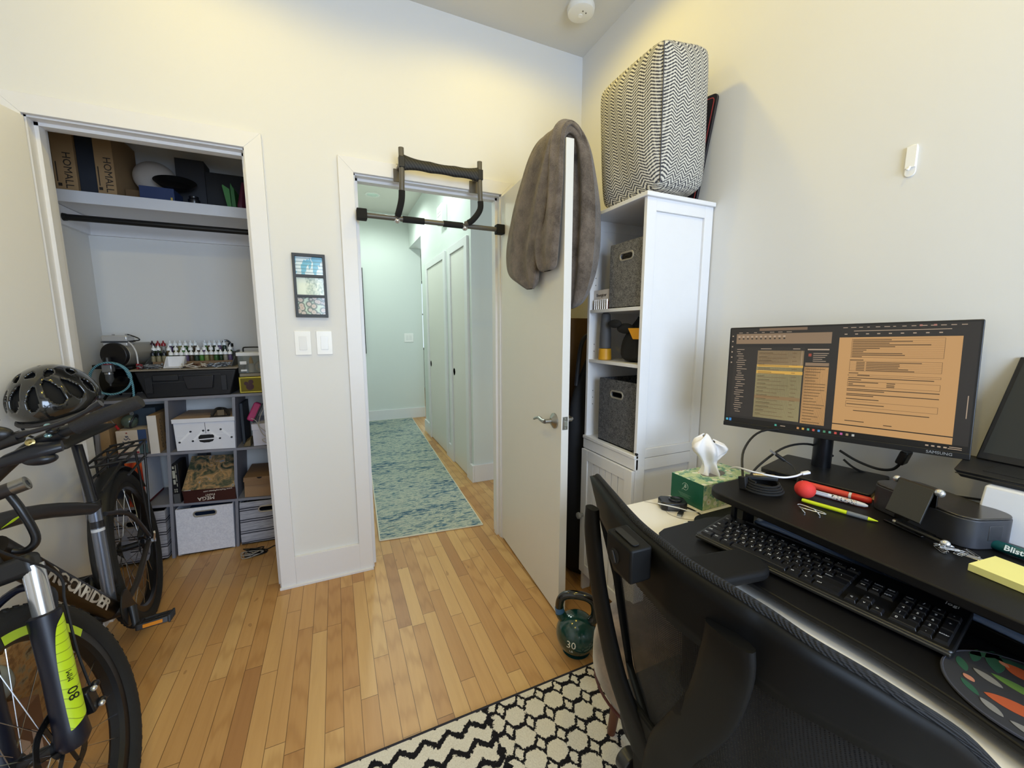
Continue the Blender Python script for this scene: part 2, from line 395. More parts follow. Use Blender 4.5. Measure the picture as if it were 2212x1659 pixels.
# closet door leaf, swung wide open
F = fr((-.990, 2.150, 0), (-.27, -.963, 0), (0, 0, 1)); nz = F.col[2].xyz; sg = 1 if nz.x < 0 else -1
struct('door_2', MB().prism([(0, .012), (.675, .012), (.675, 2.073), (0, 2.073)], F, .035*sg), DOORM, bevel=.001)

# ------------------------------------------------------------------ wall and ceiling things
def rrect(x0, x1, y0, y1, r, n=4):
    out = []
    for cx, cy, a0 in ((x1-r, y1-r, 0), (x0+r, y1-r, 90), (x0+r, y0+r, 180), (x1-r, y0+r, 270)):
        for k in range(n+1): a = radians(a0 + 90*k/n); out.append((cx + r*cos(a), cy + r*sin(a)))
    return out
FW = fr((0, 2.165, 0), (1, 0, 0), (0, 0, 1))     # wall frame: x right, y up, z toward the room
# triple picture frame
pf = empty('picture_frame', (-.090, 2.165, 1.357), 'dark grey three-photo frame hung above the light switches', 'picture frame')
m = MB(); X0, X1, Z0, Z1 = -.161, -.021, 1.359, 1.654
for a in ((X0, X0+.012, Z0, Z1), (X1-.012, X1, Z0, Z1)): m.box(a[0], a[1], 2.145, 2.164, a[2], a[3])
op = [(1.373, 1.452), (1.464, 1.545), (1.558, 1.640)]
for a, b in ((Z0, op[0][0]), (op[0][1], op[1][0]), (op[1][1], op[2][0]), (op[2][1], Z1)): m.box(X0, X1, 2.1452, 2.164, a, b)
part('frame', m, M('#34383d', .5, bump=.15, bs=90), pf, bevel=.001)
def photo_mat(kind):
    n = N('photo_print'); co, x, y, z = n.xyz()
    if kind == 0:
        st = n.m('FRACT', n.m('MULTIPLY', z, 62)); base = n.mix(n.m('GREATER_THAN', n.noise(n.vec(n.m('MULTIPLY', x, 9), 0, n.m('MULTIPLY', z, 3)), 3), .52), lin('#e8f6fa'), lin('#7fc3dd'))
        c = n.mix(n.m('MULTIPLY', n.m('LESS_THAN', st, .28), .6), base, lin('#5a8795'))
        c = n.mix(n.m('LESS_THAN', z, .032), c, n.ramp(n.noise(co, 70, 4), [(.35, lin('#2f4550')), (.5, lin('#7fa0a0')), (.62, lin('#d8dcd2'))]))
    elif kind == 1:
        c = n.ramp(n.noise(n.vec(n.m('MULTIPLY', x, 1.8), y, z), 75, 4, .6), [(.35, lin('#9fb0a2')), (.48, lin('#cfdcc8')), (.6, lin('#eef4e2'))])
        c = n.mix(n.m('LESS_THAN', x, -.022), c, lin('#eef6e4'))
    else:
        v = n.node('ShaderNodeTexVoronoi'); n.link(co, v.inputs['Vector']); v.inputs['Scale'].default_value = 42
        c = n.ramp(v.outputs['Distance'], [(0, lin('#c2a99a')), (.35, lin('#d9cfc4')), (.5, lin('#5f6a66')), (.75, lin('#cfe0cd'))])
    n.col(c); n.set(rough=.12, spec=.6); return n.mat
for i, (a, b) in enumerate(op[::-1]): part('photo', MB().box(X0+.012, X1-.012, 2.158, 2.161, a, b), photo_mat(i), pf)
# light switches
def rocker(F, w=.07, h=.115, n=1, up=0, label=None, name='light_switch', origin=None):
    o = F.translation
    t = empty(name, tuple(o), label, 'switch')
    part('wall_plate', MB().prism(rrect(-w/2, w/2, -h/2, h/2, .003), F, .006), WPLAST, t, bevel=.0015)
    for k in range(n):
        cx = (k - (n-1)/2) * .046
        part('rocker', MB().hexa([F @ V(p) for p in ((cx-.0165, -.033, .004), (cx+.0165, -.033, .004), (cx+.0165, .033, .004), (cx-.0165, .033, .004))],
             [F @ V(p) for p in ((cx-.0165, -.033, .0085), (cx+.0165, -.033, .0085), (cx+.0165, .033, .0068), (cx-.0165, .033, .0068))]), M('#e9e8e6', .2, var=.01), t, bevel=.0008)
    return t
rocker(Matrix.Translation((-.140, 2.165, 1.236)) @ fr((0,0,0), (1,0,0), (0,0,1)), label='white single wall switch nearer the closet, under the picture frame')
rocker(Matrix.Translation((-.046, 2.165, 1.236)) @ fr((0,0,0), (1,0,0), (0,0,1)), label='white single wall switch nearer the doorway, under the picture frame')
rocker(Matrix.Translation((.985, 5.88, 1.185)) @ fr((0,0,0), (1,0,0), (0,0,1)), w=.13, h=.125, n=2, label='white double light switch on the far hallway wall')
# stick-on hook on the right wall
hk = empty('adhesive_hook', (1.42, .588, 1.70), 'small white stick-on hook alone on the right wall', 'hook')
Fh = frz((1.42, .588, 1.742), (-1, 0, 0), (0, 0, 1))
part('back_plate', MB().prism(rrect(-.0115, .0115, -.040, .040, .011), Fh, .003), WPLAST, hk, bevel=.0008)
part('hook', MB().prism([(-.0105, -.018), (.0105, -.018), (.0105, .037), (-.0105, .037)], Fh @ Matrix.Translation((0, 0, .003)), .004).tube([Fh @ V(p) for p in ((0, -.016, .006), (0, -.024, .013), (0, -.022, .018))], .003, 8), WPLAST, hk, bevel=.001)
# smoke detector
sd = empty('smoke_detector', (1.196, 1.848, H), 'round white smoke detector on the ceiling near the corner', 'smoke detector')
Fs = frz((1.196, 1.848, H), (0, 0, -1), (0, 1, 0))
part('base', MB().lathe([(0, 0), (.062, 0), (.062, .012), (0, .012)], Fs, 40), WPLAST, sd, bevel=.001)
part('cover', MB().lathe([(0, .012), (.066, .012), (.068, .020), (.064, .038), (.050, .045), (0, .045)], Fs, 40), M('#ecebe6', .4, var=.01), sd)
part('test_button', MB().lathe([(0, .0445), (.011, .0445), (.011, .048), (0, .048)], Fs @ Matrix.Translation((0, .005, 0)), 24), WPLAST, sd)
part('indicator', MB().lathe([(0, .0445), (.0035, .0445), (.0035, .0465), (0, .0465)], Fs @ Matrix.Translation((-.016, -.02, 0)), 10).lathe([(0, .0445), (.0035, .0445), (.0035, .0465), (0, .0465)], Fs @ Matrix.Translation((.004, -.024, 0)), 10), M('#55524a', .4), sd)
# recessed lights
for (x, y) in DOWN:
    dn = empty('recessed_light', (x, y, H), 'round recessed ceiling light outside the picture', 'ceiling light', group='recessed lights of the room')
    Fd = frz((x, y, H), (0, 0, -1), (0, 1, 0))
    part('trim_ring', MB().ring([(.075*cos(a*pi/12), .075*sin(a*pi/12)) for a in range(24)], [(.058*cos(a*pi/12), .058*sin(a*pi/12)) for a in range(24)], Fd, .004), WPLAST, dn)
# hall ceiling light, chime, painting
hl = empty('ceiling_light', (.505, 5.164, H), 'small round flush light on the hallway ceiling', 'ceiling light')
Fd = frz((.505, 5.164, H), (0, 0, -1), (0, 1, 0))
part('trim_ring', MB().ring([(.085*cos(a*pi/16), .085*sin(a*pi/16)) for a in range(32)], [(.070*cos(a*pi/16), .070*sin(a*pi/16)) for a in range(32)], Fd, .008), WPLAST, hl)
part('lens', MB().lathe([(0, .001), (.07, .001), (.06, .004), (0, .005)], Fd, 32), M('#cfe0d8', .3), hl)
ch = empty('door_chime', (1.03, 3.90, 2.30), 'white rectangular door chime box high on the hallway wall', 'door chime')
part('cover', MB().box(.975, 1.03, 3.80, 3.98, 2.30, 2.47), M('#e7ece8', .5, var=.01), ch, bevel=.006)
part('slots', MB().box(.9735, .9755, 3.83, 3.95, 2.40, 2.405).box(.9735, .9755, 3.83, 3.95, 2.37, 2.375), M('#9aa39f', .6), ch)
pa = empty('painting', (.1, 5.88, .96), 'tall dark-edged painting at the left of the far hallway wall', 'painting')
part('canvas_edge', MB().box(-.19, .395, 5.845, 5.879, .97, 2.13), M('#1d1b18', .5), pa, bevel=.002)
n = N('painting_colours'); co, x, y, z = n.xyz(); n.col(n.ramp(n.noise(n.vec(x, 0, n.m('MULTIPLY', z, .6)), 3, 4), [(.3, lin('#24402f')), (.45, lin('#5d8a68')), (.55, lin('#b8c39a')), (.66, lin('#b9772f')), (.8, lin('#3a2416'))])); n.set(rough=.4)
part('picture', MB().box(-.175, .380, 5.842, 5.8452, .985, 2.115), n.mat, pa)

# ------------------------------------------------------------------ rugs
n = N('distressed_rug'); co, x, y, z = n.xyz()
a = n.noise(n.vec(n.m('MULTIPLY', x, 9), n.m('MULTIPLY', y, 34), 0), 1.6, 6, .72, .6); b = n.noise(n.vec(n.m('MULTIPLY', x, 1.2), n.m('MULTIPLY', y, 4.5), 0), 1.2, 3, .6)
f = n.m('ADD', n.m('MULTIPLY', a, .72), n.m('MULTIPLY', b, .34))
c = n.ramp(f, [(.40, lin('#2c4763')), (.46, lin('#4f7186')), (.505, lin('#8d9c98')), (.54, lin('#c4c3b2')), (.58, lin('#a9b3a6')), (.62, lin('#5f8390')), (.68, lin('#6d6a66'))])
n.col(c); n.set(rough=.95, spec=.1); n.bump(n.noise(co, 420, 2), .3, .002)
q = [(.187, 2.428), (.838, 2.362), (.985, 5.850), (.330, 5.862)]
rr = empty('runner_rug', (.55, 4.1, 0), 'long blue and cream distressed runner lying in the hallway', 'rug')
part('pile', MB().hexa([(a, b, .0005) for a, b in q], [(a, b, .007) for a, b in q]), n.mat, rr)
RB = M('#d9d4c2', .9)
m = MB()
for i in range(4):
    p0 = V((*q[i], .0045)); p1 = V((*q[(i+1) % 4], .0045)); m.tube([p0, p1], .0048, 6)
part('bound_edge', m, RB, rr)

n = N('black_white_rug'); co, x, y, z = n.xyz()
dx = n.m('MULTIPLY', n.m('SUBTRACT', n.noise(co, 75, 4, .8), .5), .030); dy = n.m('MULTIPLY', n.m('SUBTRACT', n.noise(n.vec(y, x, 3.0), 75, 4, .8), .5), .030)
X = n.m('ADD', x, dx); Y = n.m('ADD', y, dy)
def tri(v, p): return n.m('ABSOLUTE', n.m('SUBTRACT', n.m('FRACT', n.m('DIVIDE', v, p)), .5))       # 0..0.5
def saw(v, p): return n.m('SUBTRACT', n.m('FRACT', n.m('DIVIDE', v, p)), .5)
# zigzag rows running along x, spaced in y
zz = n.m('LESS_THAN', n.m('ABSOLUTE', saw(n.m('ADD', Y, n.m('MULTIPLY', tri(X, .075), .062)), .064)), .17)
# diamond chains: rows along x
ry = n.m('ABSOLUTE', n.m('MULTIPLY', saw(Y, .076), .076)); tx = n.m('SUBTRACT', n.m('MULTIPLY', tri(X, .074), .148), .034)
dia = n.m('LESS_THAN', n.m('ABSOLUTE', n.m('SUBTRACT', ry, n.m('MAXIMUM', n.m('MULTIPLY', tx, .72), .0))), .0078)
SX = .56
u = saw(n.m('ADD', X, .46), SX * 2)           # -0.5..0.5 across one zigzag + one diamond band
band = n.m('GREATER_THAN', u, 0.0)
k = n.mix(band, zz, dia)
edge = n.m('LESS_THAN', n.m('ABSOLUTE', n.m('ADD', n.m('MULTIPLY', n.m('SUBTRACT', .25, n.m('ABSOLUTE', n.m('SUBTRACT', n.m('ABSOLUTE', u), .25))), SX*2), n.m('MULTIPLY', n.m('SUBTRACT', tri(Y, .05), .25), .03))), .008)
pile = n.noise(co, 230, 3, .7)
c = n.mix(pile, lin('#c3b8a4'), lin('#f4ecdc'))
inn = n.m('MAXIMUM', k, edge)
c = n.mix(inn, c, n.mix(pile, lin('#0e0d10'), lin('#2d2b2e')))
n.col(c); n.set(rough=.98, spec=.05); n.bump(pile, .8, .004)
ar = empty('area_rug', (.3, .3, 0), 'shaggy cream rug with black diamonds and zigzags under the chair', 'rug')
part('pile', MB().box(-.42, 1.15, -1.2, 1.128, .0005, .012), n.mat, ar)
part('bound_edge', MB().tube([(-.42, 1.130, .0068), (1.15, 1.130, .0068)], .0068, 8).tube([(1.15, 1.130, .0068), (1.15, -1.2, .0068)], .0068, 8).tube([(-.42, 1.130, .0068), (-.42, -1.2, .0068)], .0068, 8), M('#25222a', .9), ar)

# ------------------------------------------------------------------ fabric materials
def felt(a, b, name='felt', sc=260):
    n = N(name); co, x, y, z = n.xyz()
    f = n.m('ADD', n.m('MULTIPLY', n.noise(co, sc, 2, .8), .65), n.m('MULTIPLY', n.noise(co, sc*.3, 3, .7), .35))
    n.col(n.ramp(f, [(.38, lin(a)), (.62, lin(b))])); n.set(rough=.95, spec=.1); n.bump(f, .4, .0015); return n.mat
FELT = felt('#3f3f43', '#8d8c8b', 'grey_felt'); FELTD = felt('#2e2f34', '#77787c', 'dark_grey_felt')
WLINEN = felt('#d3d3de', '#e6e6ee', 'white_linen', 120)
def striped(name, swap=0):
    n = N(name); co, x, y, z = n.xyz()
    zz = n.m('ADD', z, n.m('MULTIPLY', n.noise(n.vec(n.m('MULTIPLY', x, 5), y, 0), 2), .010))
    fz = n.m('FRACT', n.m('DIVIDE', zz, .072)); big = n.noise(n.vec(0, 0, n.m('MULTIPLY', z, 11)), 1.5, 1)
    d1 = n.m('MAXIMUM', n.m('LESS_THAN', fz, .10), n.m('LESS_THAN', n.m('ABSOLUTE', n.m('SUBTRACT', fz, .24)), n.m('MULTIPLY', big, .11)))
    g = n.noise(n.vec(n.m('MULTIPLY', x, 14), y, n.m('MULTIPLY', z, 300)), 2, 2)
    base = n.ramp(n.m('ADD', n.m('MULTIPLY', g, .5), n.m('MULTIPLY', n.noise(n.vec(0, 0, n.m('MULTIPLY', z, 40)), 1.5, 2), .5)), [(.38, lin('#8c8d98')), (.62, lin('#bfbfc7'))])
    n.col(n.mix(d1, base, lin('#3b3c46')))
    n.set(rough=.9); return n.mat
STRIPE = striped('striped_weave')
GROM = M('#bdb9ae', .3, .6)

def bin_(name, F, w, h, dp, mat, label, cat='storage bin', hx=.5, hz=.78, inner='#15161a', group=None, hw=.036, hh=.011):
    """F origin: front face bottom-left, x right, y up, z out of the front"""
    t = empty(name, tuple(F @ V((w/2, 0, -dp/2))), label, cat, group=group)
    th = .006; m = MB()
    cx, cz = w*hx, h*hz
    hole = rrect(cx-hw, cx+hw, cz-hh, cz+hh, hh*.98, 6); n = len(hole)
    # front panel with a hole: outer rectangle loop resampled by angle
    outer = []
    for (a, b) in hole:
        dx, dz = a-cx, b-cz; L_ = max(abs(dx)/ (hw), abs(dz)/(hh))
        tx, tz = dx/hw, dz/hh
        k = 1/max(abs(tx), abs(tz), 1e-6); tx *= k; tz *= k
        outer.append((cx + tx*(cx if tx < 0 else w-cx), cz + tz*(cz if tz < 0 else h-cz)))
    m.ring(outer, hole, F @ Matrix.Translation((0, 0, -th)), th)
    m.box(0, th, 0, h, -dp, -th, F).box(w-th, w, 0, h, -dp, -th, F).box(th, w-th, 0, h, -dp, -dp+th, F).box(th, w-th, 0, th, -dp+th, -th, F)
    m.box(0, w, 0, .004, -.002, .0, F)
    part('fabric_body', m, mat, t, smooth=0)
    g = MB(); o2 = rrect(cx-hw-.007, cx+hw+.007, cz-hh-.007, cz+hh+.007, hh+.006, 6)
    g.ring(o2, hole, F @ Matrix.Translation((0, 0, -.001)), .0035)
    part('grommet', g, GROM, t, bevel=.001, bseg=2)
    part('contents', MB().box(th+.004, w-th-.004, .01, h*.74, -dp+th+.004, -th-.02, F), M(inner, .8), t)
    return t

# ------------------------------------------------------------------ white cabinet in the corner
CX0, CX1, CY0, CY1, CT = 1.075, 1.415, 1.190, 1.552, 1.800
cb = empty('storage_cabinet', ((CX0+CX1)/2, (CY0+CY1)/2, 0), 'tall narrow white open-front cabinet against the right wall', 'cabinet')
th = .016
part('top_board', MB().box(CX0-.012, CX1, CY0-.012, CY1+.008, CT-.016, CT), WHITE, cb, bevel=.002)
def sidepanel(yo, yi, name):   # shaker frame: stiles + rails in front of a thin panel
    m = MB(); s = .045
    y0, y1 = min(yo, yi), max(yo, yi)
    m.box(CX0, CX0+s, y0, y1, 0, CT-.016).box(CX1-s, CX1, y0, y1, 0, CT-.016)
    for a, b in ((CT-.016-.045, CT-.016), (.785, .822), (.734, .783), (.085, .14)): m.box(CX0+s, CX1-s, y0, y1, a, b)
    ym = (yi*.6+yo*.4)
    m.box(CX0+s, CX1-s, min(yi, ym), max(yi, ym), .14, .734).box(CX0+s, CX1-s, min(yi, ym), max(yi, ym), .822, CT-.061)
    return part(name, m, WHITE, cb, bevel=.0012)
sidepanel(CY0, CY0+th, 'side_panel'); sidepanel(CY1, CY1-th, 'side_panel')
part('back_panel', MB().box(CX1-.006, CX1-.001, CY0+th, CY1-th, .09, CT-.016).box(CX1-.012, CX1-.006, CY0+th, CY1-th, CT-.075, CT-.016), WHITE, cb, bevel=.0006)
for z in (1.375, 1.150, .785): part('shelf', MB().box(CX0+(.002 if z > .9 else -.008), CX1-.012, CY0+th, CY1-th, z, z+.014), WHITE, cb, bevel=.0012)
part('shelf', MB().box(CX0+.01, CX1-.012, CY0+th, CY1-th, .085, .10), WHITE, cb)
part('rail', MB().box(CX0-.006, CX0+.012, CY0, CY1, .738, .785).box(CX0-.010, CX0+.012, CY0, CY1, .785, .800), WHITE, cb, bevel=.0025)
for z in [.95, .982, 1.014, 1.20, 1.232, 1.50, 1.532]:
    part('peg_hole', MB().cyl((CX0+.03, CY1-th-.0012, z), (CX0+.03, CY1-th+.001, z), .0022, n=8), M('#4b4a4a', .8), cb)
dr = part('door', MB().box(CX0-.016, CX0-.001, CY0+.004, CY0+.050, .105, .735).box(CX0-.016, CX0-.001, CY1-.050, CY1-.004, .105, .735)
     .box(CX0-.016, CX0-.001, CY0+.050, CY1-.050, .105, .155).box(CX0-.016, CX0-.001, CY0+.050, CY1-.050, .685, .735), WHITE, cb, bevel=.0012)
m = MB()
for k in range(6):
    a = CY0+.050 + k*(CY1-CY0-.1)/6; b = a + (CY1-CY0-.1)/6
    m.box(CX0-.011, CX0-.003, a+.0022, b-.0022, .155, .685)
m.box(CX0-.004, CX0-.001, CY0+.05, CY1-.05, .155, .685)
part('beadboard', m, WHITE, dr, bevel=.0006)
Fk = frz((CX0-.016, CY1-.026, .405), (-1, 0, 0), (0, 0, 1))
GLS = N('smoked_glass').set(rough=.12, ior=1.5).mat; GLS.node_tree.nodes['Principled BSDF'].inputs['Base Color'].default_value = lin('#8d9095')
k = part('knob', MB().lathe([(0, 0), (.009, 0), (.006, .004), (.006, .012), (.014, .016), (.017, .022), (.015, .030), (.008, .034), (0, .034)], Fk, 10), GLS, dr, smooth=20)

# things in the cabinet
Fc = lambda y, z: Matrix(((0, 0, -1, CX0+.016), (-1, 0, 0, y), (0, 1, 0, z), (0, 0, 0, 1)))
bin_('fabric_bin', Fc(1.418, 1.3895), .208, .262, .27, FELT, 'grey felt bin on the top shelf of the white cabinet')
b2 = bin_('fabric_bin', Fc(1.466, .8005), .245, .285, .27, FELTD, 'darker grey felt bin on the bottom open shelf of the white cabinet')
bt = empty('battery_pack', (1.14, 1.475, 1.389), 'white and red pack of batteries beside the grey felt bin', 'battery pack')
part('card', MB().box(1.096, 1.101, 1.425, 1.533, 1.3895, 1.475), M('#e6dcd2', .4), bt)
part('card_band', MB().box(1.0945, 1.0962, 1.425, 1.533, 1.3897, 1.422), M('#7e2030', .4), bt)
m = MB()
for k in range(7): m.cyl((1.0915, 1.432+.0145*k, 1.390), (1.0915, 1.432+.0145*k, 1.432), .0056, n=10)
part('battery', m, M('#b6aca0', .25, .8), bt)
part('lettering', MB().text('Energizer', .019, frz((1.0955, 1.478, 1.452), (-1, 0, 0), (0, 0, 1)), .0004), M('#1b1b1f', .5), bt)
fl = empty('cylindrical_tool', (1.118, 1.470, 1.1655), 'grey cylinder with a yellow base beside the black bag', 'tool')
part('body', MB().lathe([(0, .052), (.026, .052), (.0255, .10), (.023, .15), (.021, .19), (.019, .203), (.010, .211), (0, .212)], T(1.118, 1.470, 1.1655), 24), M('#4f5054', .6), fl)
part('base', MB().lathe([(0, 0), (.030, 0), (.030, .006), (.0275, .05), (0, .052)], T(1.118, 1.470, 1.1655), 24), M('#d39a1f', .45), fl, bevel=.001)
bg_ = empty('tool_bag', (1.17, 1.29, 1.164), 'black cloth tool bag with a yellow flap on the middle shelf', 'bag')
random.seed(3)
def bagfn(u, v):
    a = 2*pi*u; k = [0.02, .9, 1.0, .97, .84, .62, .40, .22, .10][int(round(v*8))]; zz = [0, .0, .03, .07, .105, .135, .160, .172, .178][int(round(v*8))]
    r = k*(1+.07*sin(3*a+v*5)+.04*sin(7*a))
    return (1.185+.080*r*cos(a), 1.305+.083*r*sin(a)+.03*v, 1.1660+zz+.012*sin(2*a)*v)
m = MB().grid(bagfn, 28, 9, cu=True); m.ell((1.10, 1.385, 1.325), (.012, .045, .018)).ell((1.12, 1.34, 1.305), (.02, .05, .022))
sub(part('cloth', m, M('#17181b', .85, bump=.3, bs=120), bg_, smooth=180))
part('flap', MB().hexa([(1.085, 1.205, 1.262), (1.094, 1.205, 1.262), (1.094, 1.252, 1.262), (1.085, 1.252, 1.262)], [(1.088, 1.205, 1.306), (1.10, 1.205, 1.306), (1.10, 1.287, 1.306), (1.088, 1.287, 1.306)]), M('#d8981c', .55), bg_, bevel=.002)
rc = tag(part('red_case', MB().box(1.30, 1.385, 1.215, 1.36, 1.1655, 1.345), M('#4c1518', .6), bevel=.006), 'dark red case at the back behind the black tool bag', 'case')
pn = empty('marker', (1.085, 1.215, .801), 'thin black marker lying at the front lip of the white cabinet', 'marker')
part('barrel', MB().cyl((1.082, 1.203, .8055), (1.108, 1.262, .8055), .005, n=12), BLKG, pn); part('cap', MB().cyl((1.075, 1.187, .8055), (1.0815, 1.2018, .8055), .0056, n=12), BLKM, pn)

# herringbone cube on top
n = N('herringbone_weave'); co, x, y, z = n.xyz()
tc = n.node('ShaderNodeNewGeometry')
s_ = n.m('ADD', x, y); p = .042
trz = n.m('MULTIPLY', n.m('ABSOLUTE', n.m('SUBTRACT', n.m('FRACT', n.m('DIVIDE', s_, p)), .5)), 2)
v_ = n.m('FRACT', n.m('ADD', n.m('DIVIDE', z, .0112), n.m('MULTIPLY', trz, 1.5)))
thr = n.m('FRACT', n.m('MULTIPLY', s_, 120)); nz_ = n.noise(co, 170, 3, .8)
d_ = n.m('ADD', n.m('MULTIPLY', n.m('ABSOLUTE', n.m('SUBTRACT', v_, .5)), 2), n.m('MULTIPLY', n.m('SUBTRACT', nz_, .5), 1.1))
d_ = n.m('ADD', d_, n.m('MULTIPLY', n.m('GREATER_THAN', thr, .72), .18))
n.col(n.ramp(d_, [(.34, lin('#45454b')), (.56, lin('#bfbcb4')), (.85, lin('#dad6cb'))])); n.set(rough=.95, spec=.1); n.bump(d_, .6, .003)
HERR = n.mat
pf_ = empty('pouf', (1.2, 1.31, CT), 'herringbone grey and cream fabric cube on top of the white cabinet', 'pouf')
Bc = [V((1.105, 1.165, 1.815)), V((1.340, 1.172, 1.835)), V((1.385, 1.48, 1.815)), V((1.075, 1.475, 1.802))]
Tc = [V((1.082, 1.152, 2.300)), V((1.318, 1.158, 2.335)), V((1.355, 1.47, 2.295)), V((1.052, 1.495, 2.285))]
def pface(a, b, c, d, m, out, nn=12):   # bulging grid
    def fn(u, v):
        p = (a*(1-u)+b*u)*(1-v)+(d*(1-u)+c*u)*v
        return p + out*(.016 + .006*sin(9*u+5*v))*min(1, 3*sin(pi*u)*sin(pi*v))
    m.grid(fn, nn, nn)
m = MB()
pface(Bc[0], Bc[1], Tc[1], Tc[0], m, V((0, -1, 0))); pface(Bc[3], Bc[0], Tc[0], Tc[3], m, V((-1, 0, 0)))
pface(Bc[1], Bc[2], Tc[2], Tc[1], m, V((1, 0, 0))); pface(Bc[2], Bc[3], Tc[3], Tc[2], m, V((0, 1, 0)))
pface(Tc[0], Tc[1], Tc[2], Tc[3], m, V((0, 0, 1))); pface(Bc[3], Bc[2], Bc[1], Bc[0], m, V((0, 0, -1))*.5)
o = part('cover', m, HERR, pf_, smooth=180)
me = o.data; bm = bmesh.new(); bm.from_mesh(me); bmesh.ops.remove_doubles(bm, verts=bm.verts, dist=.0015)
for _ in range(3): bmesh.ops.smooth_vert(bm, verts=bm.verts, factor=.5, use_axis_x=True, use_axis_y=True, use_axis_z=True)
bmesh.ops.recalc_face_normals(bm, faces=bm.faces); bm.to_mesh(me); bm.free(); sub(o)
SEAM = M('#4e4e54', .9)
part('seam', MB().tube(cr([Tc[0]*.995+Bc[0]*.005+V((.008, .008, -.016)), (Tc[0]*.75+Bc[0]*.25)+V((.0035, .0025, 0)), (Tc[0]+Bc[0])/2+V((.003, .002, 0)), (Tc[0]*.25+Bc[0]*.75)+V((.0035, .003, 0)), Bc[0]+V((.008, .008, .018))], 4), .0022, 6), SEAM, pf_)
lp = empty('game_board', (1.39, 1.26, CT), 'dark folded board with a red line standing behind the herringbone cube', 'board')
Fb2 = fr((1.392, 1.262, 1.8045), (0, 1, .17), (.03, -.17, 1))
part('panel', MB().prism(rrect(0, .22, 0, .41, .02), Fb2, .010), M('#1f1d24', .45), lp, bevel=.002)
part('line', MB().ring(rrect(.012, .208, .012, .398, .014), rrect(.015, .205, .015, .395, .012), Fb2 @ Matrix.Translation((0, 0, -.0008)), .0008), M('#c04a48', .5), lp)

# stuff squeezed between door and cabinet
tag(part('cardboard_box', MB().hexa([(1.02, 1.80, 0), (1.40, 1.80, 0), (1.40, 1.98, 0), (1.02, 1.98, 0)], [(1.04, 1.78, 1.36), (1.40, 1.80, 1.36), (1.40, 1.94, 1.36), (1.04, 1.93, 1.36)]), CARDD, bevel=.002), 'tall brown cardboard box behind the open white door', 'box')
gb = empty('black_bag', (1.18, 1.68, 0), 'black bag hanging in the gap between the door and the white cabinet', 'bag')
def gbf(u, v):
    a = 2*pi*u; k = [.55, .95, 1, .98, .9, .8, .5, .22, .05][int(round(v*8))]; zz = [0.001, .05, .25, .5, .75, .95, 1.05, 1.15, 1.2][int(round(v*8))]
    r = k*(1+.06*sin(3*a+v*6)+.05*sin(5*a-4*v)); return (1.19+.15*r*cos(a), 1.675+.085*r*sin(a), zz)
sub(part('bag_body', MB().grid(gbf, 24, 9, cu=True), M('#121318', .7), gb, smooth=180)); part('bag_strap', MB().tube(cr([(1.10, 1.67, 1.02), (1.13, 1.68, 1.22), (1.19, 1.70, 1.27), (1.24, 1.69, 1.2), (1.27, 1.67, 1.02)], 5), .011, 8), M('#2a2b30', .6), gb)

# ------------------------------------------------------------------ fleece throw over the door
n = N('fleece'); co, x, y, z = n.xyz()
f = n.noise(co, 240, 3, .75); g = n.noise(co, 18, 3, .6)
n.col(n.ramp(n.m('ADD', n.m('MULTIPLY', f, .4), n.m('MULTIPLY', g, .6)), [(.35, lin('#4a4139')), (.6, lin('#7d7064'))])); n.set(rough=1, spec=.05, sheen=.35); n.bump(n.m('ADD', f, n.m('MULTIPLY', g, 2)), .8, .005)
FLEECE = n.mat
def loft(secs, folds, nn=44, seed=0):
    """secs: (centre, half width along Y, half thickness, thickness direction)"""
    C = cr([s[0] for s in secs], 5); W = cr([V((s[1], s[2], 0)) for s in secs], 5); D = cr([s[3] for s in secs], 5)
    def fn(u, v):
        i = min(len(C)-1, int(round(v*(len(C)-1)))); a = 2*pi*u; d = V(D[i]).normalized()
        r = 1 + folds*(.55*sin(5*a+seed+v*3) + .35*sin(9*a+2*seed-v*4))
        cx = cos(a); sx = sin(a); cx = math.copysign(abs(cx)**.8, cx)
        return C[i] + V((0, 1, 0))*(W[i].x*cx*(1+.03*sin(7*a+seed))) + d*(W[i].y*sx*r)
    return fn, nn, len(C)
m = MB()
L_ = (-1, 0, 0); R_ = (1, 0, 0)
fn, a, b = loft([((.835, 1.665, 1.485), .03, .010, L_), ((.832, 1.68, 1.515), .085, .022, L_), ((.826, 1.73, 1.58), .155, .028, L_), ((.826, 1.715, 1.70), .19, .032, L_), ((.830, 1.655, 1.85), .185, .034, L_), ((.836, 1.59, 1.97), .155, .032, L_), ((.850, 1.545, 2.055), .125, .030, (-1, 0, .8)), ((.890, 1.53, 2.090), .110, .034, (0, 0, 1)),
     ((.938, 1.53, 2.06), .115, .036, (1, 0, .8)), ((.965, 1.53, 1.97), .125, .048, R_), ((.985, 1.53, 1.80), .128, .065, R_), ((.985, 1.53, 1.62), .125, .072, R_), ((.975, 1.53, 1.50), .115, .060, R_), ((.962, 1.525, 1.42), .085, .040, R_), ((.955, 1.52, 1.392), .03, .012, R_)], .46, 72, 1.0)
m.grid(fn, a, b, cu=True)
fn, a, b = loft([((.835, 1.50, 1.545), .03, .008, L_), ((.832, 1.505, 1.56), .07, .020, L_), ((.830, 1.51, 1.64), .092, .024, L_), ((.834, 1.505, 1.76), .092, .024, L_), ((.838, 1.50, 1.88), .092, .024, L_), ((.842, 1.50, 1.99), .088, .024, L_), ((.852, 1.50, 2.065), .086, .024, (-1, 0, .8)), ((.885, 1.50, 2.098), .084, .024, (0, 0, 1)), ((.93, 1.50, 2.07), .085, .024, (1, 0, .6)), ((.95, 1.50, 2.0), .07, .02, R_)], .45, 56, 2.2)
